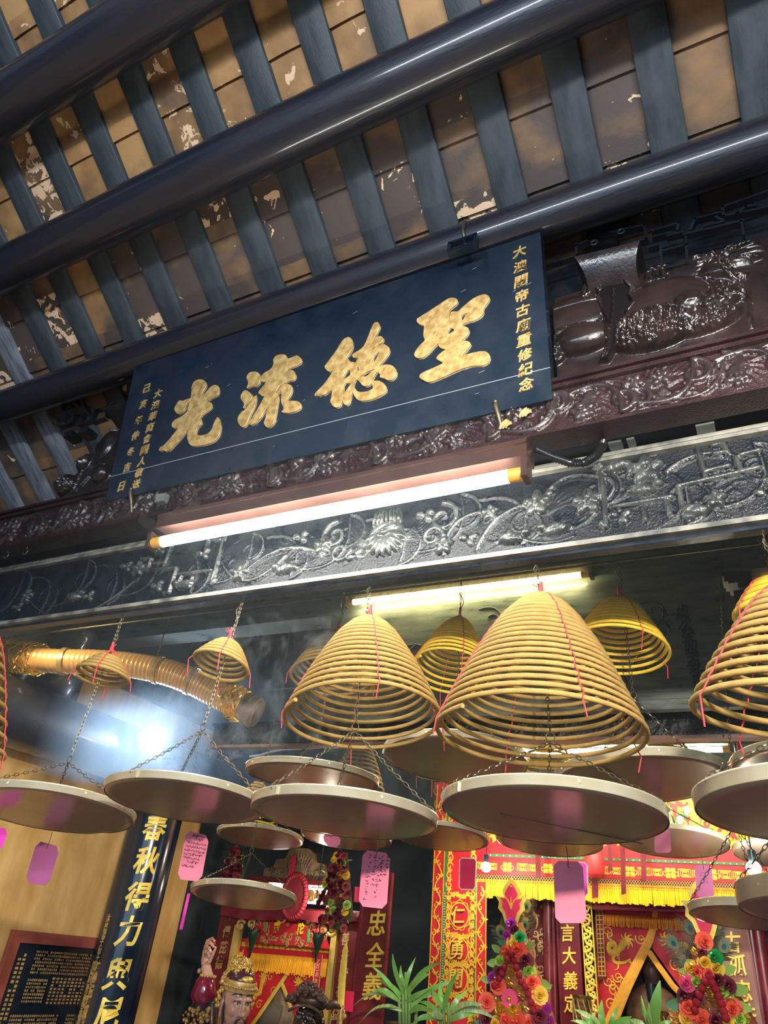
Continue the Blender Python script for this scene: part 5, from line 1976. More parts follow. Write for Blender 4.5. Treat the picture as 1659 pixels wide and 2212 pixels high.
for (y, r_) in ((1977, 19), (2053, 19), (2115, 19)):
    u, v = G2.px(vx(992, 2000, y), y)
    q = [(u + .062 * math.cos(a), v + .068 * math.sin(a), .004) for a in np.linspace(0, 2 * PI, 30)]
    m.ribbon(G2, q, .004, dome=.4)
    q = [(u + .072 * math.cos(a) * (1 + .06 * math.sin(a * 9)), v + .080 * math.sin(a) * (1 + .06 * math.sin(a * 9)), .003) for a in np.linspace(0, 2 * PI, 60)]
    m.ribbon(G2, q, .004, dome=.4)
m.build('gold_embroidery', M['gold_thread'], bn)
m = MB()
vband(m, G2, 956, 962, 1695, 2300, -.008, .002)
vband(m, G2, 1024, 1028, 1905, 2300, -.008, .002)
m.build('green_edge', M['green'], bn, smooth=False)
m = MB()
for i in range(64):
    y = 1930 + i * 5.6
    u, v = G2.px(vx(959, 2000, y), y)
    m.ball(G2.p(u, v, .003), .0035, 5)
m.build('pale_bead', mat('pearl bead', (.85, .80, .65), .4), bn)
m = MB()
for ch, (x, y) in zip('仁勇關', ((991, 1977), (988, 2052), (986, 2114))):
    u, v = G2.px(x, y)
    put_glyph(m, G2, ch, u, v, .086, .100, .008, .012, .06, lift=.006)
m.build('characters', M['gold_paint'], bn)


def couplet(name, label, x0, x1, y0, text, cs, size, Y, ref=2100, mt=None, cmat='gold_leaf', frame=True, bump=0):
    Gc = FY(Y)
    rt = thing(name, label, 'couplet board', atY((x0 + x1) / 2, 2200, Y))
    m = MB()
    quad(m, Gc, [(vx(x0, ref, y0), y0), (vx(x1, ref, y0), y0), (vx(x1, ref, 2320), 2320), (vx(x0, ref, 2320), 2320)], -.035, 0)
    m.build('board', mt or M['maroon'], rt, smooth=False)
    if frame:
        m = MB()
        for x in (x0, x1):
            quad(m, Gc, [(vx(x - 2, ref, y0), y0), (vx(x + 2, ref, y0), y0), (vx(x + 2, ref, 2320), 2320), (vx(x - 2, ref, 2320), 2320)], 0, .012)
        m.build('edge_moulding', M['maroon'], rt, smooth=False)
    m = MB()
    for ch, (x, y) in zip(text, cs):
        u, v = Gc.px(x, y)
        put_glyph(m, Gc, ch, u, v, size, size * 1.1, .006, .014, .06)
    m.build('characters', M[cmat], rt)
    return rt


couplet('couplet_board', 'maroon couplet board with gold characters, standing left of the red embroidered banner', 778, 838, 1885, '忠全義', ((815, 1994), (811, 2062), (806, 2130)), .125, 4.45, 2000, None, 'gold_paint')
couplet('couplet_board', 'maroon couplet board with gold characters directly under the largest pink tag', 1209, 1256, 1930, '言大義定', ((1226, 2015), (1230, 2064), (1233, 2118), (1234, 2168)), .082, 4.95, 2100, None, 'gold_paint')
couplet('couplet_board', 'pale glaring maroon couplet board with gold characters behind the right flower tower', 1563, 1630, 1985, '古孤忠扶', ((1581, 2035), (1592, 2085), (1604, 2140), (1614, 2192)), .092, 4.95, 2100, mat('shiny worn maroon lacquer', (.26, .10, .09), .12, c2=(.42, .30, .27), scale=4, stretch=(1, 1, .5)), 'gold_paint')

# dark inner wall of the shrine with gilded carving, columns
G3 = FY(5.25)
m = MB()
quad(m, G3, [(930, 1660), (1760, 1660), (1760, 2330), (930, 2330)], -.03, 0)
struct(m.build('wall_shrine', M['dark_wall'], smooth=False), 'dark wall inside the main shrine', 'wall')
sp = thing('gilded_screen', 'dark carved shrine panel with gilded figures behind the left flower tower', 'panel', atY(1165, 2100, 5.12))
G4 = FY(5.12)
m = MB()
vband(m, G4, 1120, 1182, 1925, 2310, -.02, 0, 2100)
m.build('panel', M['maroon'], sp, smooth=False)
m = MB()
for _ in range(60):
    x, y = rng.uniform(1128, 1178), rng.uniform(1945, 2230)
    u, v = G4.px(vx(x, 2100, y), y)
    if rng.random() < .5:
        m.ribbon(G4, spiral(u, v, rng.uniform(.012, .03), 1.2, rng.uniform(0, 6), 1, .006, .003, 12), .006, dome=.5)
    elif rng.random() < .5:
        m.ball(G4.p(u, v, .005), .007, 6)
    else:
        m.ribbon(G4, arc(u, v, u + rng.uniform(-.03, .03), v - .09, .2, .012, .004, 8), .006, dome=.5)
m.build('gilt_relief', M['gold_leaf'], sp)
for i, (x, w) in enumerate(((1190, 12), (1202, 7), (1256, 9), (1640, 12), (1655, 14), (1550, 8))):
    a, b = atY(vx(x, 2100, 1930), 1930, 5.0), atY(vx(x, 2100, 2300), 2300, 5.0)
    m = MB()
    m.tube([(a.x, 5.0, 0.9), (a.x, 5.0, a.z)], w * .0031 * .9, 16)
    tag(m.build('shrine_column', M['maroon']), ['wider slim maroon column left of the board under the largest pink tag', 'thinner slim maroon column left of the board under the largest pink tag', 'slim maroon column right of the board under the largest pink tag', 'slim maroon column right of the pale glaring couplet board', 'slim maroon column at the right edge of the photo', 'slim maroon column left of the pale glaring couplet board'][i], 'column', 'slim shrine columns')
gs = thing('gilded_strip', 'bright gold openwork strip carved with vines, right of the board under the largest pink tag', 'carved strip', atY(1275, 2100, 4.9))
G5 = FY(4.9)
m = MB()
for x in (1263, 1286):
    vband(m, G5, x, x + 2.2, 1945, 2310, -.01, .006, 2100)
m.build('border', M['gold_paint'], gs, smooth=False)
m = MB()
for y in range(1950, 2310, 14):
    u, v = G5.px(vx(1275, 2100, y), y)
    s_ = 1 if (y // 14) % 2 else -1
    m.tube([G5.p(a, b, .004) for a, b, _ in spiral(u + s_ * .008, v, .026, 1.2, PI / 2, s_, .004, .003, 14)], .0062, 6)
    m.ball(G5.p(u - s_ * .02, v + .01, .004), .010, 6)
m.build('vine', M['gold_paint'], gs)

# inner curtain with dragons, parted over the dark image
ic = thing('dragon_curtain', 'red parted altar curtain with gold dragons, orange fringe and amber borders', 'curtain', atY(1400, 2080, 5.05))
G6 = FY(5.05)
m = MB()
quad(m, G6, [(1287, 1945), (1560, 1955), (1560, 2008), (1287, 1998)], .012, .02)
quad(m, G6, [(1287, 1990), (1412, 1996), (1410, 2030), (1370, 2110), (1318, 2260), (1287, 2260)], 0, .008)
quad(m, G6, [(1412, 1996), (1560, 2000), (1560, 2240), (1512, 2200), (1475, 2140), (1410, 2050)], 0, .008)
m.build('cloth', M['red'], ic, smooth=False)
m = MB()
P_ = [(1418, 1962), (1414, 1998), (1405, 2030), (1385, 2070), (1355, 2130), (1325, 2200), (1305, 2260)]
m.ribbon(G6, [(*G6.px(*p), .014 + .004 * i) for i, p in enumerate(P_)], .024, dome=.3)
P_ = [(1403, 2056), (1425, 2088), (1455, 2130), (1480, 2155)]
m.ribbon(G6, [(*G6.px(*p), .016) for p in P_], .022, dome=.3)
m.build('amber_border', M['amberband'], ic)
m = MB()
fringe(m, G6, 1304, 1975, 1545, 1990, 26, 62, .0058, .026)
m.build('orange_fringe', M['orange'], ic)
m = MB()
dragon(m, G6, [(1355, 2032), (1342, 2045), (1328, 2060), (1315, 2050), (1322, 2036), (1330, 2044), (1326, 2075), (1345, 2080), (1365, 2072)], .017, .012)
dragon(m, G6, [(1440, 2030), (1455, 2045), (1475, 2060), (1485, 2045), (1470, 2040), (1462, 2060), (1490, 2085)], .017, .012)
for (x, y) in ((1315, 2120), (1326, 2140), (1312, 2012), (1385, 2028), (1480, 2100), (1508, 2030), (1335, 2110), (1460, 2085), (1320, 2170)):
    u, v = G6.px(x, y)
    m.ribbon(G6, spiral(u, v, .03, 1.4, x, 1, .004, .002, 18), .012, dome=.3)
    m.ribbon(G6, spiral(u + .02, v - .02, .022, 1.2, x, -1, .004, .002, 14), .012, dome=.3)
m.build('gold_embroidery', M['gold_thread'], ic)
lat = MB()
quad(lat, G6, [(1287, 1960), (1303, 1961), (1312, 2110), (1296, 2120), (1287, 2112)], .02, .026)
o = lat.build('side_pendant', M['maroon'], ic, smooth=False)
m = MB()
for i in range(15):
    y = 1968 + i * 10
    a, b = G6.px(1289 + i * .4, y), G6.px(1303 + i * .5, y)
    m.ribbon(G6, [(a[0], a[1], .0018), (b[0], b[1], .0018)], .028)
for x in (1289, 1296, 1303):
    a, b = G6.px(x, 1962), G6.px(x + 7, 2110)
    m.ribbon(G6, [(a[0], a[1], .0018), (b[0], b[1], .0018)], .028)
m.build('pendant_lattice', M['gold_thread'], ic)

# dark image behind the parted curtain
im = thing('deity_image', 'dark robed deity image in shadow behind the parted red curtain', 'statue', atY(1410, 2212, 5.15))
b_ = atY(1408, 2100, 5.16)
m = MB()
m.ball(b_ + Vector((0, 0, .0)), .065, 12, sq=(.85, .8, 1.2))
m.ball(b_ + Vector((0, 0, .085)), .055, 12, sq=(1, .8, .6))
m.ball(b_ + Vector((0, .0, -.22)), .17, 14, sq=(1, .45, 1))
m.ball(b_ + Vector((0, .0, -.45)), .22, 14, sq=(1, .4, 1.2))
m.tube([b_ + Vector((0, 0, -.05)), b_ + Vector((0, 0, -.15))], .04, 10)
remeshed(m, 'robed_body', mat('dark bronze brown', (.12, .05, .035), .35, c2=(.22, .12, .08), scale=18), im, .009)
m = MB()
m.tube([b_ + Vector((0, -.055, -.06)), b_ + Vector((0, -.065, -.13)), b_ + Vector((0, -.07, -.2))], [.03, .028, .006], 8)
m.build('beard', M['lacquer'], im)
m = MB()
for a in np.linspace(0, PI, 9):
    m.ball(b_ + Vector((.06 * math.cos(a), -.045, .09 + .035 * math.sin(a))), .010, 6)
m.build('crown', M['gold_leaf'], im)

# gilt vases
for i, (x, y0, y1, Y) in enumerate(((1257, 2150, 2300, 4.55), (1442, 2185, 2300, 4.5))):
    a, b = atY(x, y0, Y), atY(x, y1, Y)
    h = a.z - b.z
    m = MB()
    m.lathe([(.030, 0), (.045, .1 * h), (.030, .3 * h), (.042, .5 * h), (.034, .75 * h), (.046, .93 * h), (.052, h), (.04, h - .004), (0, h - .05)], 20, Matrix.Translation((a.x, Y, b.z)))
    vz = thing('gilt_vase', ['gilded carved vase in front of the board under the largest pink tag', 'gilded carved vase at the bottom edge, right of the parted curtain opening'][i], 'vase', (a.x, Y, b.z))
    m.build('body', mat('old gilt', (.45, .30, .10), .35, .5, c2=(.12, .08, .04), scale=60, bump=.6, bscale=70), vz)
    m = MB()
    for k in range(10):
        an = 2 * PI * k / 10
        m.tube([Vector((a.x + .048 * math.cos(an + t * .6), Y + .048 * math.sin(an + t * .6), a.z - .02 - .10 * t)) for t in np.linspace(0, 1, 6)], .004, 5)
    m.build('carved_vine', M['gold_leaf'], vz)

# altar bulbs
for i, (x, y, Y, r_, st_, lab) in enumerate(((1050, 1873, 4.45, .028, 240, 'glowing round bulb over the yellow fringe, beside the crimson tag'), (1628, 1876, 3.35, .027, 260, 'glowing round bulb at the right, between the riveted tray and the yellow fringe'), (683, 1946, 4.3, .012, 420, 'small glowing bulb over the left altar beside the red rosette'))):
    p = atY(x, y, Y)
    rt = thing('light_bulb', lab, 'light bulb', p)
    m = MB()
    m.ball(p, r_, 14)
    m.build('glass_bulb', emitter('glowing bulb %d' % i, (1.0, .93, .72), st_), rt)
    m = MB()
    m.tube([p + Vector((0, 0, r_ * .8)), p + Vector((0, 0, r_ * 2.4))], r_ * .5, 10)
    m.tube([p + Vector((0, 0, r_ * 2.3)), Vector((p.x, p.y, 2.06 + Z0)) if i == 1 else p + Vector((0, .0, .5))], .003, 5)
    m.build('socket', M['lacquer'], rt)

# -------------------------------------------------- left altar
YB = 4.50
G7 = FY(YB)


def vl(x_at, y, ref=2050):
    return vx(x_at, ref, y)


la = thing('left_shrine', 'maroon and gold shrine front of the left altar with its carved crest', 'shrine', atY(620, 2200, YB))
m = MB()
for (xa, xb) in ((463, 497), (730, 768)):
    vband(m, G7, xa, xb, 1975, 2330, -.06, 0, 2050)
quad(m, G7, [(481, 1955), (778, 1968), (772, 2010), (474, 1992)], -.06, -.004)
quad(m, G7, [(540, 1893), (735, 1906), (733, 1917), (538, 1904)], -.10, .03)
m.build('maroon_frame', M['maroon'], la, smooth=False)
m = MB()
for (xa, xb) in ((500, 512), (714, 726)):
    vband(m, G7, xa, xb, 1998, 2330, -.03, .012, 2050)
for (x, y) in ((522, 2000), (545, 1997), (700, 2008), (720, 2008), (670, 1990), (612, 1984)):
    u, v = G7.px(x, y)
    m.tube([G7.p(a, b, .012) for a, b, _ in spiral(u, v, .035, 1.3, x, 1, .004, .003, 14)], .010, 6)
m.build('gold_inner_frame', mat('mellow gold paint', (.62, .38, .08), .45, c2=(.75, .50, .14), scale=12), la, smooth=False)
m = MB()
u0, v0 = G7.px(640, 1898)
prof_ = [(-.29, 0), (-.29, .05), (-.22, .06), (-.20, .11), (-.13, .12), (-.11, .17), (-.05, .19), (.05, .19), (.10, .16), (.12, .11), (.19, .10), (.21, .05), (.29, .04), (.29, 0)]
m.poly(G7, [(u0 + a, v0 + b) for a, b in prof_], -.05, -.02)
for k in range(26):
    a = rng.uniform(-.24, .24)
    b = rng.uniform(.02, max(.03, .17 - abs(a) * .6))
    m.tube([G7.p(p_, q_, -.015) for p_, q_, _ in spiral(u0 + a, v0 + b, .024, 1.2, k, 1 if k % 2 else -1, .004, .003, 12)], .006, 5)
for k in range(9):
    a = (k - 4) * .011
    m.ribbon(G7, arc(u0 + a * 1.2, v0 + .02, u0 + a * 2.2, v0 + .16 - abs(a) * .6, a * 1.5, .008, .005, 8), -.012, dome=.6)
m.build('carved_crest', mat('brown gilt wood', (.20, .12, .07), .45, c2=(.34, .22, .11), scale=14), la)
m = MB()
for k in range(9):
    x = 574 + k * 13.5
    y = 1912 + k * 1.1
    u, v = G7.px(x, y + 16)
    m.ball(G7.p(u, v, -.02), .03, 8, sq=(1, .5, 1.1))
    m.tube([G7.p(a, b, .0) for a, b, _ in spiral(u, v, .034, 1.3, k, 1 if k % 2 else -1, .004, .003, 12)], .008, 5)
m.build('gilt_cornice', M['gold_leaf'], la)
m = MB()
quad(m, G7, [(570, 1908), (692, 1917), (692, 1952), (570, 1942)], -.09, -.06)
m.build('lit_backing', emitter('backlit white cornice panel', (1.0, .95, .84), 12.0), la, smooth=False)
m = MB()
for ch, (x, y) in zip('傳芘德', ((497, 2013), (490, 2047), (481, 2080))):
    u, v = G7.px(x - 2, y)
    put_glyph(m, G7, ch, u - .02, v, .060, .075, .004, .02, .06)
for ch, (x, y) in zip('善天門福海門', ((747, 2028), (745, 2066), (741, 2105), (735, 2140), (728, 2178), (722, 2205))):
    u, v = G7.px(x, y)
    put_glyph(m, G7, ch, u, v, .056, .070, .004, .02, .06)
m.build('characters', mat('dull gold characters', (.52, .33, .13), .5), la)
m = MB()
for x in range(487, 780, 19):
    u, v = G7.px(vl(x, 1975), 1962 + (x - 487) * .045)
    e = rng.uniform(.05, .11)
    m.ribbon(G7, [(u, v, .0018), (u, v - e, .0018)], .001)
m.build('drip_streak', mat('pale drip', (.45, .25, .20), .6), la)

dr = thing('red_drape', 'dusky red cloth swagged across the top of the left shrine', 'drape', atY(620, 1990, YB - .05))
G8 = FY(YB - .05)
m = MB()
nU, nV = 40, 8
vs, fs = [], []
for j in range(nV + 1):
    for i in range(nU + 1):
        t, s_ = i / nU, j / nV
        x = 480 + 292 * t
        sag = 26 * math.sin(PI * min(1, t / .55)) ** 1 if t < .55 else 22 * math.sin(PI * (t - .55) / .45)
        y0 = 1958 + 14 * t
        y1 = 1974 + 14 * t + (2 + sag * .32 if t < .55 else 2 + sag * .38)
        u, v = G8.px(x, y0 + (y1 - y0) * s_)
        vs.append(G8.p(u, v, .012 * math.sin(t * 46 + s_ * 2) * s_ + .01))
for j in range(nV):
    for i in range(nU):
        a = j * (nU + 1) + i
        fs.append((a, a + 1, a + nU + 2, a + nU + 1))
m.add(vs, fs)
m.build('cloth', M['redcloth'], dr)
c = atY(636, 1936, YB - .10)
ro = thing('red_rosette', 'round red rosette with a ruffled rim hanging over the middle of the left shrine', 'rosette', c)
m = MB()
for k in range(34):
    a = 2 * PI * k / 34
    m.ball(c + Vector((.088 * math.cos(a), .0, .125 * math.sin(a))), .020, 6)
m.build('ruffle', mat('dark red ribbon', (.30, .015, .03), .6), ro)
m = MB()
m.lathe([(0, .01), (.082, .01), (.082, -.01), (0, -.01)], 26, Matrix.Translation(c) @ Matrix.Rotation(PI / 2, 4, 'X') @ Matrix.Diagonal((1, 1.35, 1, 1)))
m.build('disc', M['redcloth'], ro)
m = MB()
quad(m, FY(YB + .01), [(637, 1850), (645, 1851), (638, 1895), (629, 1894)], .03, .036)
tag(m.build('red_ribbon', M['redcard'], smooth=False), 'upright red ribbon tied over the carved crest of the left shrine', 'ribbon')

sg = thing('shrine_sign', 'red and gold shrine sign with two yellow characters and green mounts, under the rosette', 'sign', atY(628, 2015, YB - .02))
G9 = FY(YB - .02)
m = MB()
quad(m, G9, [(561, 1990), (697, 2000), (712, 2050), (528, 2034)], -.01, 0)
m.build('panel', M['red'], sg, smooth=False)
m = MB()
for ch, (x, y) in zip('寶陀', ((599, 2003), (651, 2006))):
    u, v = G9.px(x, y)
    put_glyph(m, G9, ch, u, v, .048, .064, .006, .03, .05, lift=.004)
m.build('characters', mat('lemon yellow lettering', (.95, .75, .03), .4), sg)
m = MB()
for _ in range(60):
    x = rng.uniform(545, 705)
    y = rng.uniform(2012, 2034) + (x - 545) * .06 if rng.random() < .7 else rng.uniform(1992, 2012)
    if min(math.hypot(x - 599, y - 2003), math.hypot(x - 651, y - 2006)) < 17:
        continue
    u, v = G9.px(x, y)
    m.ribbon(G9, spiral(u, v, rng.uniform(.01, .02), 1.2, x, 1, .004, .002, 10), .003, dome=.4)
m.build('gilt_scrolls', M['gold_leaf'], sg)
m = MB()
for (x, y0, y1) in ((577, 1992, 2008), (668, 2008, 2036)):
    a, b = G9.px(x, y0), G9.px(x - 2, y1)
    m.ribbon(G9, [(a[0], a[1], .008), ((a[0] + b[0]) / 2, (a[1] + b[1]) / 2, .012), (b[0], b[1], .008)], .006, dome=.5)
m.build('green_mount', mat('bright green glass', (.08, .42, .10), .3), sg)

cu = thing('fringed_curtain', 'red parted curtain of the left altar with yellow fringe, gold dragons and yellow borders', 'curtain', atY(625, 2110, YB + .06))
H1 = FY(YB + .06)
m = MB()
quad(m, H1, [(520, 2026), (712, 2042), (708, 2075), (512, 2056)], 0, .01)
quad(m, H1, [(512, 2056), (622, 2068), (626, 2098), (590, 2150), (538, 2230), (500, 2230)], -.01, 0)
quad(m, H1, [(622, 2068), (708, 2075), (700, 2240), (640, 2205), (612, 2120), (626, 2098)], -.01, 0)
m.build('cloth', M['red'], cu, smooth=False)
m = MB()
fringe(m, H1, 515, 2056, 712, 2072, 40, 88, .0052, .018)
m.build('yellow_fringe', mat('orange yellow fringe', (1.0, .52, .004), .55, c2=(.95, .34, .006), scale=50, stretch=(3, 3, .3)), cu)
m = MB()
m.ribbon(H1, [(*H1.px(*p), .012) for p in ((624, 2100), (600, 2135), (570, 2180), (538, 2225))], .006, dome=.3)
m.ribbon(H1, [(*H1.px(*p), .012) for p in ((610, 2125), (622, 2155), (630, 2180))], .006, dome=.3)
m.build('yellow_border', M['gold_paint'], cu)
m = MB()
for i in range(16):
    x = 528 + i * 12
    u, v = H1.px(x, 2040 + i * .95)
    key_motif(m, H1, u, v, .018, .0028, .012)
dragon(m, H1, [(570, 2108), (566, 2125), (560, 2145), (548, 2148), (543, 2132), (540, 2118)], .014, .002)
dragon(m, H1, [(645, 2120), (655, 2130), (650, 2150), (665, 2160), (680, 2140), (690, 2120)], .014, .002)
for (x, y) in ((585, 2110), (590, 2140), (560, 2170), (660, 2110), (685, 2105), (545, 2100)):
    u, v = H1.px(x, y)
    m.ribbon(H1, spiral(u, v, .024, 1.3, x, 1, .003, .002, 16), .002, dome=.3)
m.build('gold_embroidery', M['gold_thread'], cu)
m = MB()
for i in range(27):
    x = 526 + i * 7
    u, v = H1.px(x, 2031 + i * .55)
    m.ball(H1.p(u, v, .014), .0055, 6)
m.build('green_bead', M['green'], cu)
m = MB()
for (x0, x1, y0, y1) in ((531, 548, 2055, 2130), (688, 702, 2062, 2145)):
    quad(m, H1, [(x0, y0), (x1, y0 + 1), (x1 - 9, y1), (x0 - 9, y1)], .024, .028)
m.build('red_streamer', M['red'], cu, smooth=False)
m = MB()
for (x, y0, y1) in ((531, 2052, 2130), (548, 2054, 2132), (688, 2062, 2146), (702, 2063, 2142)):
    a, b = H1.px(x, y0), H1.px(x - 9, y1)
    m.ribbon(H1, [(a[0], a[1], .003), (b[0], b[1], .003)], .030, dome=.4)
for ch, (x, y) in zip('乙巳年吉', ((693, 2079), (691, 2092), (690, 2106), (688, 2120))):
    u, v = H1.px(x, y)
    put_glyph(m, H1, ch, u, v, .026, .030, .002, .01, 0, lift=.028)
m.build('streamer_edge', mat('peach edging', (.85, .52, .28), .6), cu)
for i, (x, y) in enumerate(((549, 2010), (689, 2017))):
    p = atY(x, y, YB - .12)
    lt = thing('green_lantern', ['dark green tapering lantern in front of the left end of the shrine sign', 'dark green tapering lantern in front of the right end of the shrine sign'][i], 'lantern', p, 'dark green lanterns')
    m = MB()
    m.lathe([(0, .004), (.034, .004), (.036, -.02), (.030, -.045), (.020, -.07), (.012, -.10), (.004, -.15), (0, -.155)], 14, Matrix.Translation(p))
    m.build('body', mat('bottle green glass', (.012, .035, .022), .25), lt)
    m = MB()
    for k in range(6):
        a = 2 * PI * k / 6
        m.tube([p + Vector((.036 * math.cos(a), .036 * math.sin(a), -.005)), p + Vector((.046 * math.cos(a), .046 * math.sin(a), .012))], .004, 5)
    m.tube([p, p + Vector((0, 0, .05))], .003, 5)
    m.build('crown', M['lacquer'], lt)
sw = thing('golden_sword', 'golden sword with a dragon hilt standing upright beside the left shrine', 'sword', atY(738, 2190, 4.3))
S_ = FY(4.3)
m = MB()
m.ribbon(S_, [(*S_.px(*p), w) for p, w in (((749, 2036), .003), ((747, 2050), .016), ((743, 2085), .021), ((739, 2130), .023), ((737, 2172), .021))], .006, dome=.35)
m.ribbon(S_, [(*S_.px(*p), w) for p, w in (((749, 2036), .003), ((747, 2050), .016), ((743, 2085), .021), ((739, 2130), .023), ((737, 2172), .021))], .0, dome=-.35)
m.build('blade', M['gold_paint'], sw)
m = MB()
for k in range(12):
    u, v = S_.px(737 + rng.uniform(-9, 9), 2178 + rng.uniform(-6, 26))
    m.tube([S_.p(a, b, .0) for a, b, _ in spiral(u, v, .016, 1.2, k, 1, .004, .003, 10)], .006, 5)
m.tube([S_.p(*S_.px(737, 2172)), S_.p(*S_.px(733, 2240))], .014, 8)
u, v = S_.px(748, 2100)
m.tube([S_.p(a, b, .0) for a, b, _ in spiral(u, v, .016, 1.2, 1, 1, .004, .003, 10)], .005, 5)
m.build('dragon_hilt', M['gold_leaf'], sw)
for i, (pts, lab) in enumerate(((((747, 2140), (765, 2142), (762, 2186), (744, 2184)), 'red paper slip on the maroon edge beside the golden sword'), (((767, 1915), (787, 1917), (784, 1950), (765, 1948)), 'red paper slip behind the tag with handwritten columns'))):
    H = FY(4.42)
    m = MB()
    quad(m, H, pts, 0, .002)
    tag(m.build('paper_slip', M['redcard'], smooth=False), lab, 'paper slip', 'red paper slips')
wd_ = thing('weathered_figure', 'pale weathered bearded wooden figure half seen behind the parted curtain of the left altar', 'statue', atY(600, 2212, 4.66))
c = atY(604, 2160, 4.68)
m = MB()
m.ball(c, .10, 12, sq=(.8, .6, 1.3))
m.ball(c + Vector((.02, 0, -.20)), .20, 12, sq=(1, .5, 1))
m.ball(c + Vector((.0, 0, -.45)), .28, 12, sq=(1, .5, 1.2))
remeshed(m, 'body', mat('weathered camphor wood', (.36, .24, .13), .6, c2=(.20, .13, .075), scale=12, stretch=(4, 4, .6)), wd_, .012)
m = MB()
for k in range(26):
    a = -1 + 2 * k / 25
    m.tube([c + Vector((.07 * a, -.065, -.02)), c + Vector((.075 * a, -.09, -.09)), c + Vector((.06 * a, -.09, -.17 - .04 * (1 - abs(a))))], [.006, .006, .002], 5)
m.build('beard', mat('grey beard hair', (.16, .13, .10), .7), wd_)

# -------------------------------------------------- raised-hand statue
YS = 3.75
skin = mat('glossy painted flesh', (.62, .36, .27), .18, c2=(.56, .31, .23), scale=9, coat=.5)
stt = thing('deity_statue', 'painted deity statue with pale glossy face, black beard, gold crown and raised hand', 'statue', atY(500, 2212, YS))
Hc = atY(510, 2168, YS)
fw = Vector((.90, -.44, -.10)).normalized()
sd = Vector((0, 0, 1)).cross(fw).normalized()          # towards the statue's own left, the viewer's right
up = fw.cross(sd)


def hp(f, s_, u):
    return Hc + fw * f + sd * s_ + up * u


RM = Matrix((fw, sd, up)).transposed()
m = MB()


def lump(f, s_, u, a, b, c, n=14):
    m.ball(hp(f, s_, u), 1.0, n, sq=(a, b, c), rot=RM)


lump(-.012, 0, .035, .092, .078, .095)
lump(.018, 0, -.03, .066, .066, .085)
lump(.026, 0, -.078, .046, .044, .044)
for s_ in (-1, 1):
    lump(.040, s_ * .036, -.022, .036, .028, .036)
    lump(.066, s_ * .030, .030, .016, .028, .009)
    lump(-.012, s_ * .078, -.012, .018, .010, .036)
    lump(-.008, s_ * .077, -.050, .010, .008, .018)
    lump(.083, s_ * .013, -.034, .011, .009, .009)
lump(.078, 0, .012, .014, .010, .026)
lump(.086, 0, -.014, .014, .011, .026)
lump(.094, 0, -.032, .013, .012, .012)
lump(.070, 0, -.062, .014, .024, .006)
lump(.066, 0, -.073, .014, .020, .007)
m.tube([hp(-.02, 0, -.06), hp(-.03, 0, -.20)], [.052, .06], 14)
remeshed(m, 'head', skin, stt, .0038, 4)
m = MB()
for s_ in (-1, 1):
    m.tube([hp(.072, s_ * .014, .048), hp(.078, s_ * .030, .058), hp(.062, s_ * .050, .054), hp(.046, s_ * .062, .042)], [.003, .0042, .0036, .001], 6)
    m.tube([hp(.074, s_ * .014, .014), hp(.076, s_ * .028, .024), hp(.064, s_ * .044, .022), hp(.052, s_ * .054, .012)], [.0016, .0026, .0024, .001], 6)
m.build('eyebrow', M['ink'], stt)
for s_ in (-1, 1):
    m = MB()
    m.ball(hp(.064, s_ * .031, .013), 1.0, 12, sq=(.0125, .016, .0046), rot=RM)
    e_ = m.build('eye', mat('enamel white', (.75, .68, .62), .15), stt)
    m = MB()
    m.ball(hp(.0745, s_ * .031, .014), 1.0, 10, sq=(.0045, .0055, .0045), rot=RM)
    m.build('iris', M['ink'], e_)
m = MB()
for s_ in (-1, 1):
    for k in range(6):
        m.tube([hp(.090, s_ * (.004 + k * .002), -.050), hp(.094, s_ * (.020 + k * .002), -.056), hp(.088, s_ * (.030 + k * .0015), -.085), hp(.082, s_ * (.032 + k * .001), -.15)], [.0018, .0024, .0022, .001], 6)
    for k in range(5):
        m.tube([hp(-.004, s_ * (.072 - k * .001), .03), hp(.012, s_ * .074, -.03), hp(.02, s_ * .066, -.08), hp(.025, s_ * .06, -.19 - k * .01)], [.004, .005, .006, .002], 6)
for k in range(14):
    a = (k - 6.5) * .006
    m.tube([hp(.072, a, -.095), hp(.085, a * 1.1, -.12), hp(.088, a * 1.2, -.17), hp(.085, a * 1.1, -.24)], [.005, .006, .005, .002], 6)
m.build('beard', M['ink'], stt)
m = MB()
m.lathe([(.098, 0), (.100, .02), (.103, .035), (.099, .05), (.094, .05)], 40, Matrix.Translation(hp(-.008, 0, .058)) @ RM.to_4x4() @ Matrix.Diagonal((.98, .86, 1, 1)))
for k in range(40):
    a = 2 * PI * k / 40
    m.ball(hp(-.008 + .102 * math.cos(a), .089 * math.sin(a), .082), .0075, 6)
m.build('crown_band', M['gold_leaf'], stt)
m = MB()
m.ball(hp(-.012, 0, .105), 1.0, 18, sq=(.088, .078, .060), rot=RM)
m.build('cap', mat('dark plum cap', (.06, .02, .03), .2), stt)
m = MB()
for k in range(210):
    a = rng.uniform(0, 2 * PI)
    t = rng.uniform(0, 1)
    r_ = (.088 - .03 * t)
    f, s_, u = -.035 + r_ * math.cos(a), r_ * .85 * math.sin(a), .095 + .105 * t
    if f > .02 and t < .55:
        continue
    q = hp(f, s_, u)
    m.tube([q + Vector((.010 * math.cos(k + w), .008 * math.sin(k * 2 + w), .010 * math.sin(k + w))) for w in np.linspace(0, 4, 8)], .0034, 5)
m.ball(hp(-.04, 0, .14), 1.0, 14, sq=(.06, .06, .07), rot=RM)
m.ball(hp(.070, 0, .120), 1.0, 10, sq=(.020, .038, .016), rot=RM)
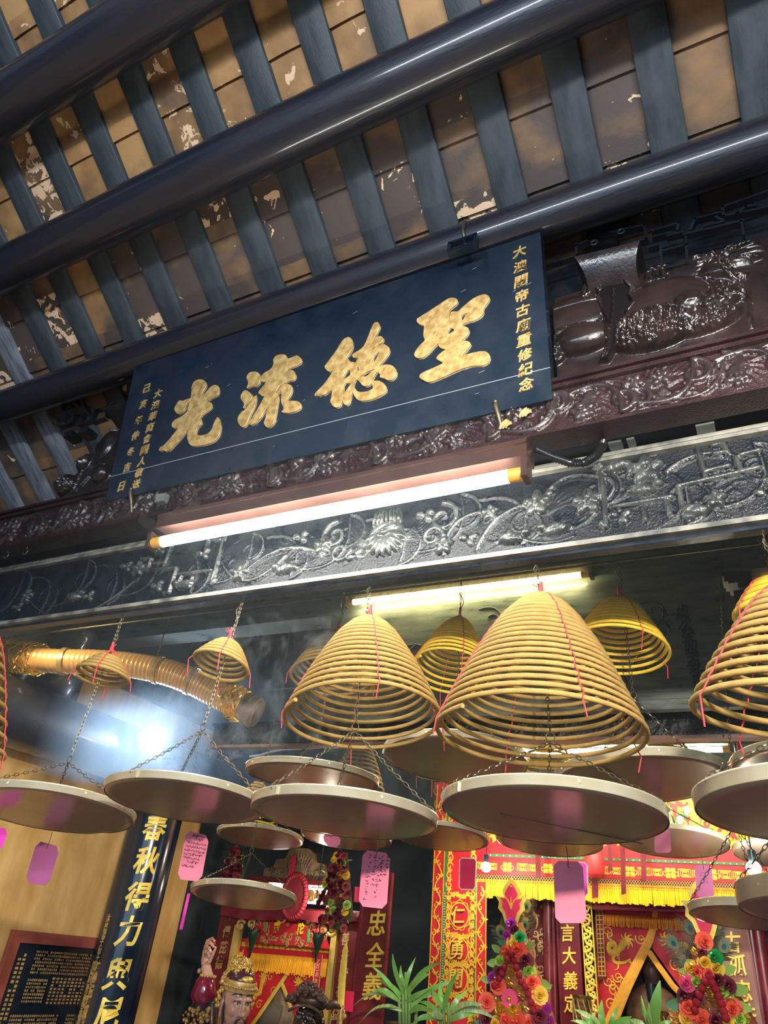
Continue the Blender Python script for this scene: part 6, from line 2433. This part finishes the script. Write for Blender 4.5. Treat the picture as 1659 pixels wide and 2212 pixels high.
for s_ in (-1, 1):
    for k in range(12):
        q = hp(-.015 + rng.uniform(-.015, .015), s_ * (.088 + rng.uniform(0, .02)), .03 + rng.uniform(-.05, .07))
        m.ball(q, .011, 6)
m.build('gold_crown', mat('filigree gold', (.70, .44, .10), .28, .6, c2=(.85, .62, .22), scale=60, bump=.4, bscale=120), stt)

AP = FY(YS + .05)


def ap(x, y, h=0.0):
    u, v = AP.px(400 + x / 4.608, 1980 + y / 4.608)
    return AP.p(u, v, h)


k_ = .00056
m = MB()
m.tube([ap(228, 620, 0), ap(218, 560, 0), ap(205, 490, 0)], [62 * k_, 52 * k_, 50 * k_], 12)
m.ball(ap(205, 420, 0), 1.0, 12, sq=(52 * k_, 34 * k_, 82 * k_))
m.ball(ap(215, 360, 0), 1.0, 12, sq=(52 * k_, 34 * k_, 62 * k_))
for pts, r_ in ((((210, 320, .004), (238, 262, .012), (292, 240, .022), (322, 262, .030)), (24, 22, 19, 15)),
                (((222, 335, .010), (255, 285, .028), (300, 282, .040), (326, 312, .040)), (25, 23, 20, 16)),
                (((226, 360, .012), (262, 322, .036), (298, 328, .048), (306, 362, .042)), (24, 22, 19, 15)),
                (((224, 392, .012), (254, 362, .036), (284, 372, .046), (286, 402, .038)), (21, 19, 16, 13)),
                (((222, 470, .004), (262, 440, .016), (304, 378, .026), (334, 322, .030)), (28, 24, 20, 14))):
    pts = [(222 + (p[0] - 222) * 1.10, 400 + (p[1] - 400) * 1.12, p[2] * 1.25) for p in pts]
    m.tube([ap(*p) for p in pts], [r * k_ * .86 for r in r_], 9)
    for p, r in zip(pts, r_):
        m.ball(ap(*p), r * k_ * .92, 8)
remeshed(m, 'hand', skin, stt, .0024, 2)
m = MB()
m.ball(ap(322, 275, .034), .012, 10)
m.build('red_bead', mat('red glazed bead', (.45, .02, .05), .15), stt)
m = MB()
m.tube([ap(232, 590, 0), ap(205, 660, 0), ap(180, 760, .0), ap(190, 840, -.02)], [70 * k_, 98 * k_, 125 * k_, 105 * k_], 18)
m.build('sleeve', mat('glossy maroon robe', (.20, .012, .045), .18, coat=.4), stt)
m = MB()
for i in range(14):
    a = 2 * PI * i / 14
    m.ball(ap(228, 590, 0) + Vector((.040 * math.cos(a), .040 * math.sin(a), .0)), .008, 6)
m.ball(ap(140, 540, 0), .013, 8)
m.build('cuff', M['gold_leaf'], stt)
m = MB()
sh = hp(-.06, 0, -.26)
m.ball(sh, .22, 16, sq=(1.1, .55, .55))
m.ball(sh + Vector((-.16, .02, -.06)), .14, 14, sq=(1, .7, .9))
m.tube([ap(185, 800, -.02), ap(150, 900, -.03), sh + Vector((-.10, 0, -.05))], [.060, .075, .09], 14)
m.tube([sh + Vector((0, .02, -.02)), Vector((sh.x, sh.y + .04, .60))], [.22, .26], 18)
remeshed(m, 'robe', mat('blue black robe', (.012, .018, .035), .25, c2=(.05, .02, .03), scale=10), stt, .012)
m = MB()
for k in range(46):
    q = ap(rng.uniform(90, 330), rng.uniform(900, 1080), .05 + rng.uniform(0, .05))
    m.ball(q, rng.uniform(.006, .012), 6)
m.build('shoulder_ornament', M['gold_leaf'], stt)

# -------------------------------------------------- dark-faced statue
s2 = thing('deity_statue', 'dark glossy-faced statue with a lumpy dark crown, right of the pale-faced one', 'statue', atY(665, 2212, YS))
Hc = atY(668, 2206, YS)
fw = Vector((.20, -.97, .05)).normalized()
sd = Vector((0, 0, 1)).cross(fw).normalized()
up = fw.cross(sd)
RM = Matrix((fw, sd, up)).transposed()
m = MB()
lump(0, 0, .01, .080, .072, .085)
lump(.03, 0, -.05, .055, .055, .06)
for q in (-1, 1):
    lump(.062, q * .030, .030, .022, .026, .013)
    lump(.060, q * .034, -.012, .024, .022, .022)
    lump(-.0, q * .074, -.01, .015, .010, .032)
lump(.085, 0, -.012, .018, .020, .024)
lump(.068, 0, -.055, .02, .03, .012)
m.tube([hp(0, 0, -.06), hp(-.02, 0, -.25)], [.05, .10], 12)
m.ball(hp(-.03, 0, -.32), .2, 14, sq=(.6, 1.1, .7))
m.tube([hp(-.03, 0, -.32), Vector((Hc.x, Hc.y + .03, .60))], [.16, .20], 14)
remeshed(m, 'head_and_body', mat('glossy black brown lacquer', (.022, .012, .011), .12, coat=.5), s2, .005, 4)
for q in (-1, 1):
    m = MB()
    m.ball(hp(.072, q * .030, .012), 1.0, 10, sq=(.012, .014, .009), rot=RM)
    m.build('eye', mat('grey enamel eye', (.14, .12, .11), .1), s2)
m = MB()
for k in range(70):
    a = rng.uniform(0, PI)
    t = rng.uniform(0, 1)
    m.ball(hp(.04 + .03 * math.sin(a), .095 * math.cos(a) * (1 - .2 * t), .075 + .055 * t * math.sin(a) + .03 * math.sin(a)), .013, 7)
m.ball(hp(-.01, 0, .085), 1.0, 14, sq=(.080, .085, .045), rot=RM)
for q in (-1, 1):
    m.tube([hp(.02, q * .085, .075), hp(.0, q * .125, .085), hp(-.02, q * .150, .070)], [.02, .02, .006], 8)
m.tube([hp(.075, w * .09, .062 - .03 * w * w) for w in np.linspace(-1, 1, 9)], .008, 6)
m.build('crown', mat('dark bronze crown', (.07, .040, .030), .3, .3, c2=(.16, .10, .07), scale=30), s2)
# ================================================================== FLOWER TOWERS, FEATHERS, PLANTS
def rose(m, c, n, r_, spin=0.0, wide=1.0):
    """layered cupped petals around an axis n"""
    n = Vector(n).normalized()
    a = n.orthogonal().normalized()
    b = n.cross(a)
    for L, (cnt, rad, lift, op) in enumerate(((6, 1.0, -.05, .95), (5, .72, .12, .70), (4, .46, .26, .45), (3, .24, .34, .2))):
        for k in range(cnt):
            t = spin + L * .7 + 2 * PI * k / cnt
            d = a * math.cos(t) + b * math.sin(t)
            s_ = n.cross(d)
            vs = []
            for i in range(6):
                for j in range(5):
                    x, y = i / 5, j / 4 * 2 - 1
                    w = rad * r_ * .60 * wide * math.sqrt(max(.02, 1 - ((x - .52) / .52) ** 2))
                    q = d * (rad * r_ * x * (.4 + .6 * op)) + n * (r_ * (lift + (1 - op) * .75 * x + .18 * x * x - .10 * (y * y) * (1 - op) - .16 * op * x * x)) + s_ * (w * y)
                    vs.append(Vector(c) + q)
            m.add(vs, [(i * 5 + j, i * 5 + j + 1, i * 5 + j + 6, i * 5 + j + 5) for i in range(5) for j in range(4)])


def leaf(m, c, d, side, L, w, droop=.2, n=6, fold=.15):
    c, d = Vector(c), Vector(d).normalized()
    s_ = Vector(side)
    s_ = (s_ - d * s_.dot(d)).normalized()
    nn = d.cross(s_)
    vs = []
    for i in range(n + 1):
        t = i / n
        ww = w * (math.sin(PI * min(1, t * .93 + .05)) ** .75) * (1 - .25 * t)
        p = c + d * (L * t) - Vector((0, 0, 1)) * (droop * L * t * t)
        vs += [p + s_ * ww + nn * (fold * ww), p, p - s_ * ww + nn * (fold * ww)]
    m.add(vs, [(i * 3 + j, i * 3 + j + 1, i * 3 + j + 4, i * 3 + j + 3) for i in range(n) for j in range(2)])


FC = {'dusty': mat('dusky rose silk', (.34, .06, .05), .6), 'red': mat('coral red silk rose', (.82, .10, .06), .55), 'crimson': mat('deep wine silk rose', (.14, .008, .03), .6), 'yellow': mat('amber silk rose', (.85, .52, .05), .55), 'green': mat('lime silk rose', (.36, .55, .08), .55),
      'pinkf': mat('hot pink felt', (.80, .07, .22), .7), 'purple': mat('violet foil rose', (.55, .06, .50), .2, .6), 'emerald': mat('emerald foil rose', (.04, .50, .16), .2, .6), 'goldf': mat('gold foil', (.90, .62, .10), .18, .8)}
M['pompom'] = mat('wine red pompom', (.36, .008, .03), .85, bump=.5, bscale=420)
M['sleaf'] = mat('silk leaf', (.30, .48, .10), .5)


def flower_tower(label, YT, flowers, poms, top, base, tiers, leaves, felt, badge):
    rt = thing('flower_tower', label, 'flower arrangement', atY(*base, YT), 'altar flower towers')
    T = FY(YT)
    # frame of the arrangement: a tapering padded cone
    a, b = atY(*top, YT), atY(*base, YT)
    m = MB()
    w0 = .02
    ax = Vector((0, 0, 1))
    prof_ = []
    for t in np.linspace(0, 1, 12):
        prof_.append((w0 + tiers * t ** 1.1, a.z - (a.z - b.z) * t))
    m.lathe(prof_, 18, Matrix.Translation((b.x * .5 + a.x * .5, YT + .05, 0)) @ Matrix.Diagonal((1, .5, 1, 1)))
    m.build('backing_cone', mat('brown brocade', (.22, .04, .03), .7, c2=(.35, .14, .06), scale=26), rt)
    for (x, y, r_, col) in flowers:
        u, v = T.px(x, y)
        m = MB()
        h = .05 + rng.uniform(0, .02)
        rose(m, T.p(u, v, h), Vector((rng.uniform(-.35, .35), -1, rng.uniform(-.1, .4))), r_, rng.uniform(0, 6), 1.15)
        o = m.build('flower', FC[col], rt)
        m = MB()
        m.ball(T.p(u, v, h + r_ * .45), r_ * .11, 6)
        m.build('bead', M['gold_leaf'], o)
    for seq in poms:
        for (x, y) in seq:
            u, v = T.px(x, y)
            m = MB()
            m.ball(T.p(u, v, .085), .0175, 10)
            m.build('pompom', M['pompom'], rt)
    for (x, y, ang, L, dark) in leaves:
        u, v = T.px(x, y)
        d = Vector((math.cos(R(ang)), -.25, math.sin(R(ang))))
        m = MB()
        leaf(m, T.p(u, v, .04), d, Vector((-d.z, 0, d.x)), L, L * .34, .0)
        m.build('leaf', M['sleaf'] if not dark else M['green'], rt)
    m = MB()
    for _ in range(150):
        t = rng.random() ** .7
        z = a.z - (a.z - b.z) * t
        w = w0 + tiers * t
        x = (a.x + b.x) / 2 + rng.uniform(-1, 1) * w * .9
        q = Vector((x, YT - .02 - rng.uniform(0, .05), z))
        m.tube([q + Vector((.012 * math.cos(k_ * 1.3 + _), .004 * math.sin(k_), .012 * math.sin(k_ * 1.1 + _))) for k_ in range(6)], .0028, 4)
    m.build('gilt_trim', FC['goldf'], rt)
    if felt:
        x, y, r_ = felt
        u, v = T.px(x, y)
        m = MB()
        n = 40
        ring = [(u + r_ * (1 + .07 * math.cos(k * 2 * PI / 4)) * math.cos(2 * PI * k / n), v + r_ * (1 + .07 * (k % 2)) * math.sin(2 * PI * k / n)) for k in range(n)]
        m.poly(T, ring, .05, .075)
        o = m.build('felt_flower', FC['pinkf'], rt)
        m = MB()
        m.ball(T.p(u, v, .08), .014, 8)
        m.build('bead', M['goldf'] if 'goldf' in M else FC['goldf'], o)
    m = MB()
    m.tube([(b.x, YT + .05, .92), (b.x, YT + .05, b.z + .05)], .02, 8)
    m.build('stand', M['maroon'], rt)
    x, y, hgt = badge
    u, v = T.px(x, y)
    sh = [(0, .5), (.14, .36), (.22, .22), (.15, .10), (.36, .12), (.28, 0), (.30, -.12), (.20, -.22), (.14, -.38), (.07, -.5)]
    sh = sh + [(-p, q) for p, q in reversed(sh)]
    m = MB()
    m.poly(T, [(u + p * hgt, v + q * hgt) for p, q in sh], .02, .03)
    o = m.build('leaf_badge', M['gold_paint'], rt, smooth=False)
    m = MB()
    m.poly(T, [(u + p * hgt * .68, v + q * hgt * .78) for p, q in sh], .03, .034)
    o2 = m.build('badge_centre', M['redcard'], o, smooth=False)
    m = MB()
    for s_ in (-1, 0, 1):
        m.ribbon(T, arc(u, v - hgt * .12, u + s_ * hgt * .15, v + hgt * .12, .1 * s_, .005, .002, 6), .036, dome=.4)
    m.ball(T.p(u, v + hgt * .32, .036), .006, 6)
    m.build('badge_vein', M['amberband'], o)
    return rt


flower_tower('left flower tower of silk roses and pompoms under a red and yellow leaf badge', 4.30,
             [(1118, 2040, .045, 'yellow'), (1105, 2058, .050, 'red'), (1127, 2055, .052, 'red'), (1130, 2028, .034, 'emerald'), (1111, 1998, .032, 'purple'), (1102, 2022, .026, 'purple'), (1090, 2080, .040, 'green'), (1142, 2078, .046, 'crimson'),
              (1088, 2100, .036, 'crimson'), (1148, 2100, .044, 'green'), (1072, 2112, .028, 'purple'), (1085, 2130, .044, 'red'), (1157, 2126, .050, 'red'), (1174, 2150, .044, 'yellow'), (1061, 2165, .046, 'red'), (1168, 2175, .044, 'red'),
              (1090, 2182, .040, 'goldf'), (1118, 2180, .040, 'goldf'), (1104, 2204, .052, 'red'), (1127, 2206, .050, 'red'), (1175, 2196, .046, 'crimson'), (1190, 2178, .026, 'purple'), (1060, 2200, .044, 'crimson'), (1195, 2206, .024, 'purple'), (1150, 2210, .04, 'red'), (1080, 2212, .04, 'yellow'),
              (1118, 2010, .026, 'crimson')],
             [[(1116, 2062), (1108, 2075), (1101, 2090), (1095, 2103), (1089, 2115), (1080, 2130)], [(1121, 2076), (1126, 2092), (1132, 2107), (1137, 2122), (1146, 2133), (1152, 2148), (1158, 2165), (1163, 2182), (1170, 2200)]],
             (1108, 1990), (1128, 2260), .22,
             [(1088, 2058, 150, .06, 0), (1142, 2050, 35, .06, 0), (1085, 2080, 190, .07, 0), (1170, 2120, -20, .07, 0), (1178, 2140, 30, .06, 0), (1050, 2175, 200, .08, 0), (1050, 2205, 220, .07, 1), (1068, 2118, 180, .06, 0), (1100, 2040, 170, .05, 1)],
             (1110, 2158, .042), (1108, 1952, .25))
flower_tower('right flower tower of silk roses and wine red pompoms below the low red-reflecting tray', 4.05,
             [(1524, 2035, .040, 'red'), (1498, 2092, .034, 'yellow'), (1528, 2082, .040, 'yellow'), (1551, 2092, .036, 'yellow'), (1515, 2102, .046, 'red'), (1534, 2108, .040, 'red'), (1510, 2122, .038, 'green'), (1548, 2070, .036, 'emerald'),
              (1489, 2125, .036, 'pinkf'), (1484, 2152, .040, 'crimson'), (1505, 2156, .046, 'crimson'), (1555, 2120, .044, 'crimson'), (1565, 2140, .046, 'green'), (1494, 2178, .046, 'red'), (1585, 2180, .046, 'red'), (1488, 2200, .034, 'yellow'),
              (1522, 2204, .044, 'red'), (1550, 2206, .044, 'crimson'), (1575, 2205, .042, 'yellow'), (1578, 2130, .032, 'crimson'), (1600, 2200, .04, 'green'), (1520, 2060, .024, 'crimson')],
             [[(1536, 2110), (1528, 2122), (1521, 2136), (1515, 2150), (1510, 2166), (1506, 2182)], [(1543, 2124), (1551, 2138), (1557, 2153), (1563, 2168), (1567, 2184), (1572, 2198)]],
             (1523, 2030), (1540, 2260), .22,
             [(1500, 2105, 170, .06, 0), (1560, 2100, 20, .07, 0), (1580, 2140, 10, .08, 0), (1590, 2170, -10, .07, 0), (1480, 2170, 190, .08, 1), (1508, 2090, 150, .05, 0)],
             None, (1520, 1965, .27))


def spray(label, cpx, Y, w, h, n, cols):
    c = atY(*cpx, Y)
    rt = thing('flower_spray', label, 'flower arrangement', c + Vector((0, 0, -h / 2)))
    for k in range(n):
        t = rng.random()
        z = h * (.5 - t)
        x = rng.uniform(-1, 1) * w * (.18 + .82 * t ** .8) * .5 * (1 if t < .85 else .8)
        m = MB()
        rose(m, c + Vector((x, -.03 - rng.uniform(0, .03), z)), Vector((x * 3, -1, .2)), rng.uniform(.018, .028), k, 1.2)
        m.build('flower', FC[cols[k % len(cols)]], rt)
    m = MB()
    m.lathe([(.01, h * .5), (w * .25, 0), (w * .40, -h * .35), (.02, -h * .52)], 14, Matrix.Translation(c + Vector((0, .03, 0))) @ Matrix.Diagonal((1, .4, 1, 1)))
    m.build('backing_cone', mat('olive moss backing', (.05, .06, .02), .8), rt)
    m = MB()
    for k in range(40):
        q = c + Vector((rng.uniform(-.4, .4) * w, -.04, rng.uniform(-.45, .4) * h))
        leaf(m, q, Vector((rng.uniform(-1, 1), -.4, rng.uniform(-.5, .8))), Vector((0, -1, .3)), .035, .010, .1, 4)
    m.build('leaves', M['sleaf'], rt)


spray('dim dusky red flower spray at the left end of the left shrine crest', (508, 1885), 4.45, .22, .30, 60, ['crimson', 'dusty', 'dusty', 'crimson'])
spray('hanging wreath-like flower spray with gold berries at the right end of the left shrine crest', (733, 1920), 4.30, .27, .42, 95, ['crimson', 'dusty', 'crimson', 'dusty', 'crimson', 'yellow', 'dusty', 'crimson', 'green'])

# peacock feathers
f_v = mat('feather barbs', (.11, .10, .055), .5, c2=(.05, .09, .06), scale=30)
f_e = [mat('feather bronze', (.24, .15, .05), .4), mat('feather green', (.03, .20, .085), .3), mat('feather blue', (.006, .018, .03), .3)]


def feather(label, root_px, eye_px, Y, size=.034):
    a, b = atY(*root_px, Y), atY(*eye_px, Y)
    rt = thing('peacock_feather', label, 'feather', a, 'peacock feathers')
    d = (b - a)
    L = d.length
    d.normalize()
    s_ = Vector((0, -1, 0)).cross(d).normalized()
    m = MB()
    m.tube([a, a.lerp(b, .5) + s_ * .006, b], .0022, 5)
    m.build('quill', M['steel'], rt)
    m = MB()
    for i in range(64):
        t = .25 + .85 * i / 63
        p = a.lerp(b, min(t, 1.0)) + d * max(0, t - 1) * L
        for sg_ in (-1, 1):
            l_ = .045 + .03 * math.sin(i * 1.3) * .3
            q = p + (s_ * sg_ * l_ + d * (.045 + rng.uniform(-.008, .012))) + Vector((0, rng.uniform(-.012, .012), -.006))
            mid = (p + q) / 2 + d * .006
            m.tube([p, mid, q], [.0011, .0010, .0005], 3, caps=False)
    m.build('barbs', f_v, rt)
    Fm = Frame(b, s_, d, Vector((0, -1, 0)))
    for k, (sc, mt, nm) in enumerate(zip((1.0, .62, .36), f_e, ('bronze_ring', 'green_ring', 'blue_eye'))):
        m = MB()
        m.poly(Fm, [(size * .78 * sc * math.cos(t), size * sc * math.sin(t) - size * .1 * k) for t in np.linspace(0, 2 * PI, 22)[:-1]], .002 + .0015 * k, .0035 + .0015 * k)
        m.build(nm, mt, rt, smooth=False)
    return rt


for lab, r0, e0, Y in (('peacock feather with green eye just under the yellow fringe, right of the left leaf badge', (1122, 2060), (1138, 1957), 4.36), ('peacock feather with a lower eye beside the pink foil rose of the left tower', (1120, 2070), (1135, 1996), 4.35),
                       ('greyish turned-away peacock feather left of the left flower tower', (1110, 2070), (1082, 2012), 4.4), ('peacock feather reaching left from the right flower tower, eye highest', (1518, 2080), (1490, 2002), 4.1), ('peacock feather right of the right leaf badge', (1532, 2070), (1546, 2004), 4.12),
                       ('peacock feather lying out to the left of the right tower, grey blue eye', (1512, 2100), (1453, 2035), 4.12), ('lowest peacock feather left of the right tower', (1505, 2120), (1481, 2080), 4.11), ('peacock feather right of the right tower in front of the glaring board', (1540, 2090), (1566, 2042), 4.1)):
    feather(lab, r0, e0, Y)

# lucky bamboo style plants
lf_a = mat('fresh green leaf', (.10, .30, .05), .32, c2=(.22, .46, .10), scale=7, stretch=(1, 1, .4))
lf_b = mat('pale variegated leaf', (.48, .52, .26), .35, c2=(.15, .34, .08), scale=26, stretch=(6, 1, .6))


def plant(label, Y, base, lvs, stems):
    rt = thing('leafy_plant', label, 'potted plant', (atY(*base, Y).x, Y, 1.05), 'green leafy plants')
    for (x0, y0, x1, y1, w, bend, mt) in lvs:
        a, b = atY(x0, y0, Y), atY(x1, y1, Y + rng.uniform(-.12, .06))
        d = b - a
        L = d.length
        n = 10
        d1 = d.normalized()
        s_ = Vector((0, -1, 0)).cross(d1)
        vs = []
        for i in range(n + 1):
            t = i / n
            ww = w * (math.sin(PI * (t * .92 + .06)) ** .8) * (1.1 - .45 * t)
            p = a + d * t + Vector((0, -.03 * math.sin(PI * t), bend * L * math.sin(PI * t)))
            tw = .5 + .5 * math.sin(x1 * .7)
            s2_ = (s_ * (1 - .5 * tw) + Vector((0, -1, .2)) * (.5 * tw)).normalized()
            vs += [p + s2_ * ww + Vector((0, -.12 * ww, 0)), p, p - s2_ * ww + Vector((0, -.12 * ww, 0))]
        m = MB()
        m.add(vs, [(i * 3 + j, i * 3 + j + 1, i * 3 + j + 4, i * 3 + j + 3) for i in range(n) for j in range(2)])
        m.build('leaf', lf_b if mt else lf_a, rt)
    m = MB()
    for (x0, y0, x1, y1) in stems:
        a, b = atY(x0, y0, Y), atY(x1, y1, Y)
        m.tube([Vector((a.x, Y, 1.30)), a, b], .009, 8)
    m.build('stem', mat('green cane', (.16, .30, .07), .4), rt)
    bx = atY(*base, Y)
    m = MB()
    m.lathe([(.0, .92), (.08, .92), (.11, 1.05), (.12, 1.30), (.125, 1.32), (.11, 1.32), (.10, 1.28), (0, 1.28)], 24, Matrix.Translation((bx.x, Y, 0)))
    m.build('pot', mat('brown glazed pot', (.10, .05, .03), .25), rt)


W_L = .016
plant('leafy plant with arching green and pale leaves before the dark gap between the altars', 3.95, (880, 2330),
      [(872, 2150, 848, 2060, .014, .05, 0), (876, 2140, 898, 2068, .013, -.05, 0), (880, 2150, 954, 2078, .017, .10, 0), (868, 2160, 802, 2086, .013, .10, 0), (872, 2170, 764, 2172, .013, .16, 1), (868, 2180, 775, 2212, .012, .18, 1), (878, 2150, 930, 2102, .018, .05, 0),
       (875, 2165, 934, 2132, .014, -.02, 0), (865, 2165, 808, 2140, .015, .16, 0), (870, 2185, 816, 2180, .012, .12, 0), (885, 2170, 960, 2150, .014, .1, 1), (882, 2190, 940, 2190, .016, .12, 0), (880, 2140, 866, 2085, .012, 0, 0), (885, 2180, 985, 2120, .015, .08, 0), (870, 2150, 820, 2115, .016, .06, 0)],
      [(874, 2330, 870, 2120), (884, 2330, 884, 2130), (868, 2330, 862, 2150), (892, 2330, 900, 2160), (880, 2330, 876, 2100)])
plant('second leafy plant with a long striped leaf crossing in front of the left flower tower', 3.9, (968, 2330),
      [(958, 2190, 990, 2098, .016, .04, 0), (962, 2185, 932, 2130, .013, .05, 0), (965, 2200, 1074, 2204, .017, .18, 1), (968, 2195, 1048, 2172, .013, .12, 1), (960, 2200, 905, 2165, .013, .14, 0), (955, 2205, 888, 2215, .014, .16, 0), (962, 2180, 952, 2120, .014, 0, 0), (970, 2205, 1030, 2190, .016, .05, 0), (962, 2200, 930, 2190, .018, .08, 1), (970, 2195, 1010, 2140, .014, .06, 0), (955, 2195, 924, 2170, .015, .1, 1)],
      [(962, 2330, 958, 2150), (972, 2330, 968, 2165), (955, 2330, 950, 2170)])
plant('leafy plant at the bottom edge below the amber curtain border', 3.7, (1310, 2330),
      [(1305, 2230, 1300, 2160, .016, .02, 0), (1310, 2230, 1240, 2180, .016, .10, 1), (1300, 2235, 1232, 2205, .015, .12, 0), (1315, 2230, 1336, 2172, .012, -.04, 0), (1318, 2235, 1365, 2196, .016, .10, 0), (1310, 2240, 1278, 2186, .013, .06, 1), (1320, 2240, 1390, 2205, .014, .10, 0), (1302, 2230, 1262, 2200, .013, .1, 0)],
      [(1306, 2330, 1304, 2215), (1316, 2330, 1315, 2220)])
plant('upright broad-leaved plant at the bottom edge, right of the amber curtain border', 3.6, (1418, 2330),
      [(1412, 2225, 1426, 2118, .024, .0, 0), (1408, 2225, 1385, 2150, .012, -.05, 0), (1405, 2230, 1360, 2202, .015, .1, 1), (1416, 2235, 1452, 2205, .014, .08, 0), (1410, 2230, 1402, 2165, .013, .02, 1)],
      [(1412, 2330, 1410, 2205), (1420, 2330, 1418, 2210)])

# table and plinth below the frame that carry the offerings
tbl = thing('offering_table', 'long dark red offering table below the altars, under the flower towers and plants', 'table', (-1.2, 4.1, 0))
m = MB()
m.span((-1.95, 3.45, .86), (.7, 4.42, .92))
m.build('table_top', M['maroon'], tbl, smooth=False)
for (x, y) in ((-1.85, 3.55), (.6, 3.55), (-1.85, 4.32), (.6, 4.32)):
    m = MB()
    m.span((x - .05, y - .05, 0), (x + .05, y + .05, .86))
    m.build('leg', M['maroon'], tbl, smooth=False)

pl = thing('statue_plinth', 'dark plinth below the frame that carries the two deity statues', 'plinth', (-2.55, 3.8, 0))
m = MB()
m.span((-3.15, 3.40, 0), (-2.0, 4.20, .60))
m.build('block', M['maroon'], pl, smooth=False)

# ================================================================== INCENSE SMOKE
def volume(name, lo, hi, dens, color, noise=None, aniso=.35):
    m = bpy.data.materials.new(name)
    m.use_nodes = True
    nt = m.node_tree
    nt.nodes.remove(nt.nodes['Principled BSDF'])
    v = nt.nodes.new('ShaderNodeVolumeScatter')
    v.inputs['Color'].default_value = (*color, 1)
    v.inputs['Density'].default_value = dens
    v.inputs['Anisotropy'].default_value = aniso
    nt.links.new(v.outputs[0], nt.nodes['Material Output'].inputs['Volume'])
    if noise:
        g = nt.nodes.new('ShaderNodeNewGeometry')
        mp = nt.nodes.new('ShaderNodeMapping')
        mp.inputs['Scale'].default_value = noise['stretch']
        nz = nt.nodes.new('ShaderNodeTexNoise')
        nz.inputs['Scale'].default_value = noise['scale']
        nz.inputs['Detail'].default_value = 3
        nz.inputs['Distortion'].default_value = 2.2
        rp = nt.nodes.new('ShaderNodeMapRange')
        rp.inputs['From Min'].default_value = noise['lo']
        rp.inputs['From Max'].default_value = noise['hi']
        rp.inputs['To Max'].default_value = dens
        nt.links.new(g.outputs['Position'], mp.inputs[0])
        nt.links.new(mp.outputs[0], nz.inputs['Vector'])
        nt.links.new(nz.outputs['Fac'], rp.inputs['Value'])
        nt.links.new(rp.outputs[0], v.inputs['Density'])
    mb = MB()
    mb.span(lo, hi)
    return mb.build(name, m, smooth=False)


o = volume('incense_haze', (-3.70, 1.05, .55 + Z0), (1.20, 4.05, 1.40 + Z0), .022, (.74, .88, 1.0))
tag(o, 'thin bluish haze of incense smoke hanging between the name board and the altars', 'smoke', None, 'stuff')
o = volume('incense_smoke', (-3.40, 2.86, .60 + Z0), (-1.60, 3.75, 1.25 + Z0), .55, (.66, .83, 1.0), dict(stretch=(1.5, 1.5, .9), scale=4.2, lo=.45, hi=.72))
tag(o, 'bluish smoke glowing around the floodlight at the left', 'smoke', None, 'stuff')
o = volume('incense_smoke', (-3.38, 2.50, .60 + Z0), (-2.45, 2.855, 1.00 + Z0), .75, (.60, .80, 1.0))
tag(o, 'dense bluish glow of smoke right in front of the floodlight', 'smoke', None, 'stuff')
o = volume('incense_smoke', (-1.80, 1.74, .52 + Z0), (-1.08, 1.98, .93 + Z0), 3.2, (.74, .87, 1.0), dict(stretch=(1.3, 1.3, .8), scale=8.0, lo=.56, hi=.70))
tag(o, 'curling wisps of smoke beside the small coil on the long wavy hook', 'smoke', None, 'stuff')
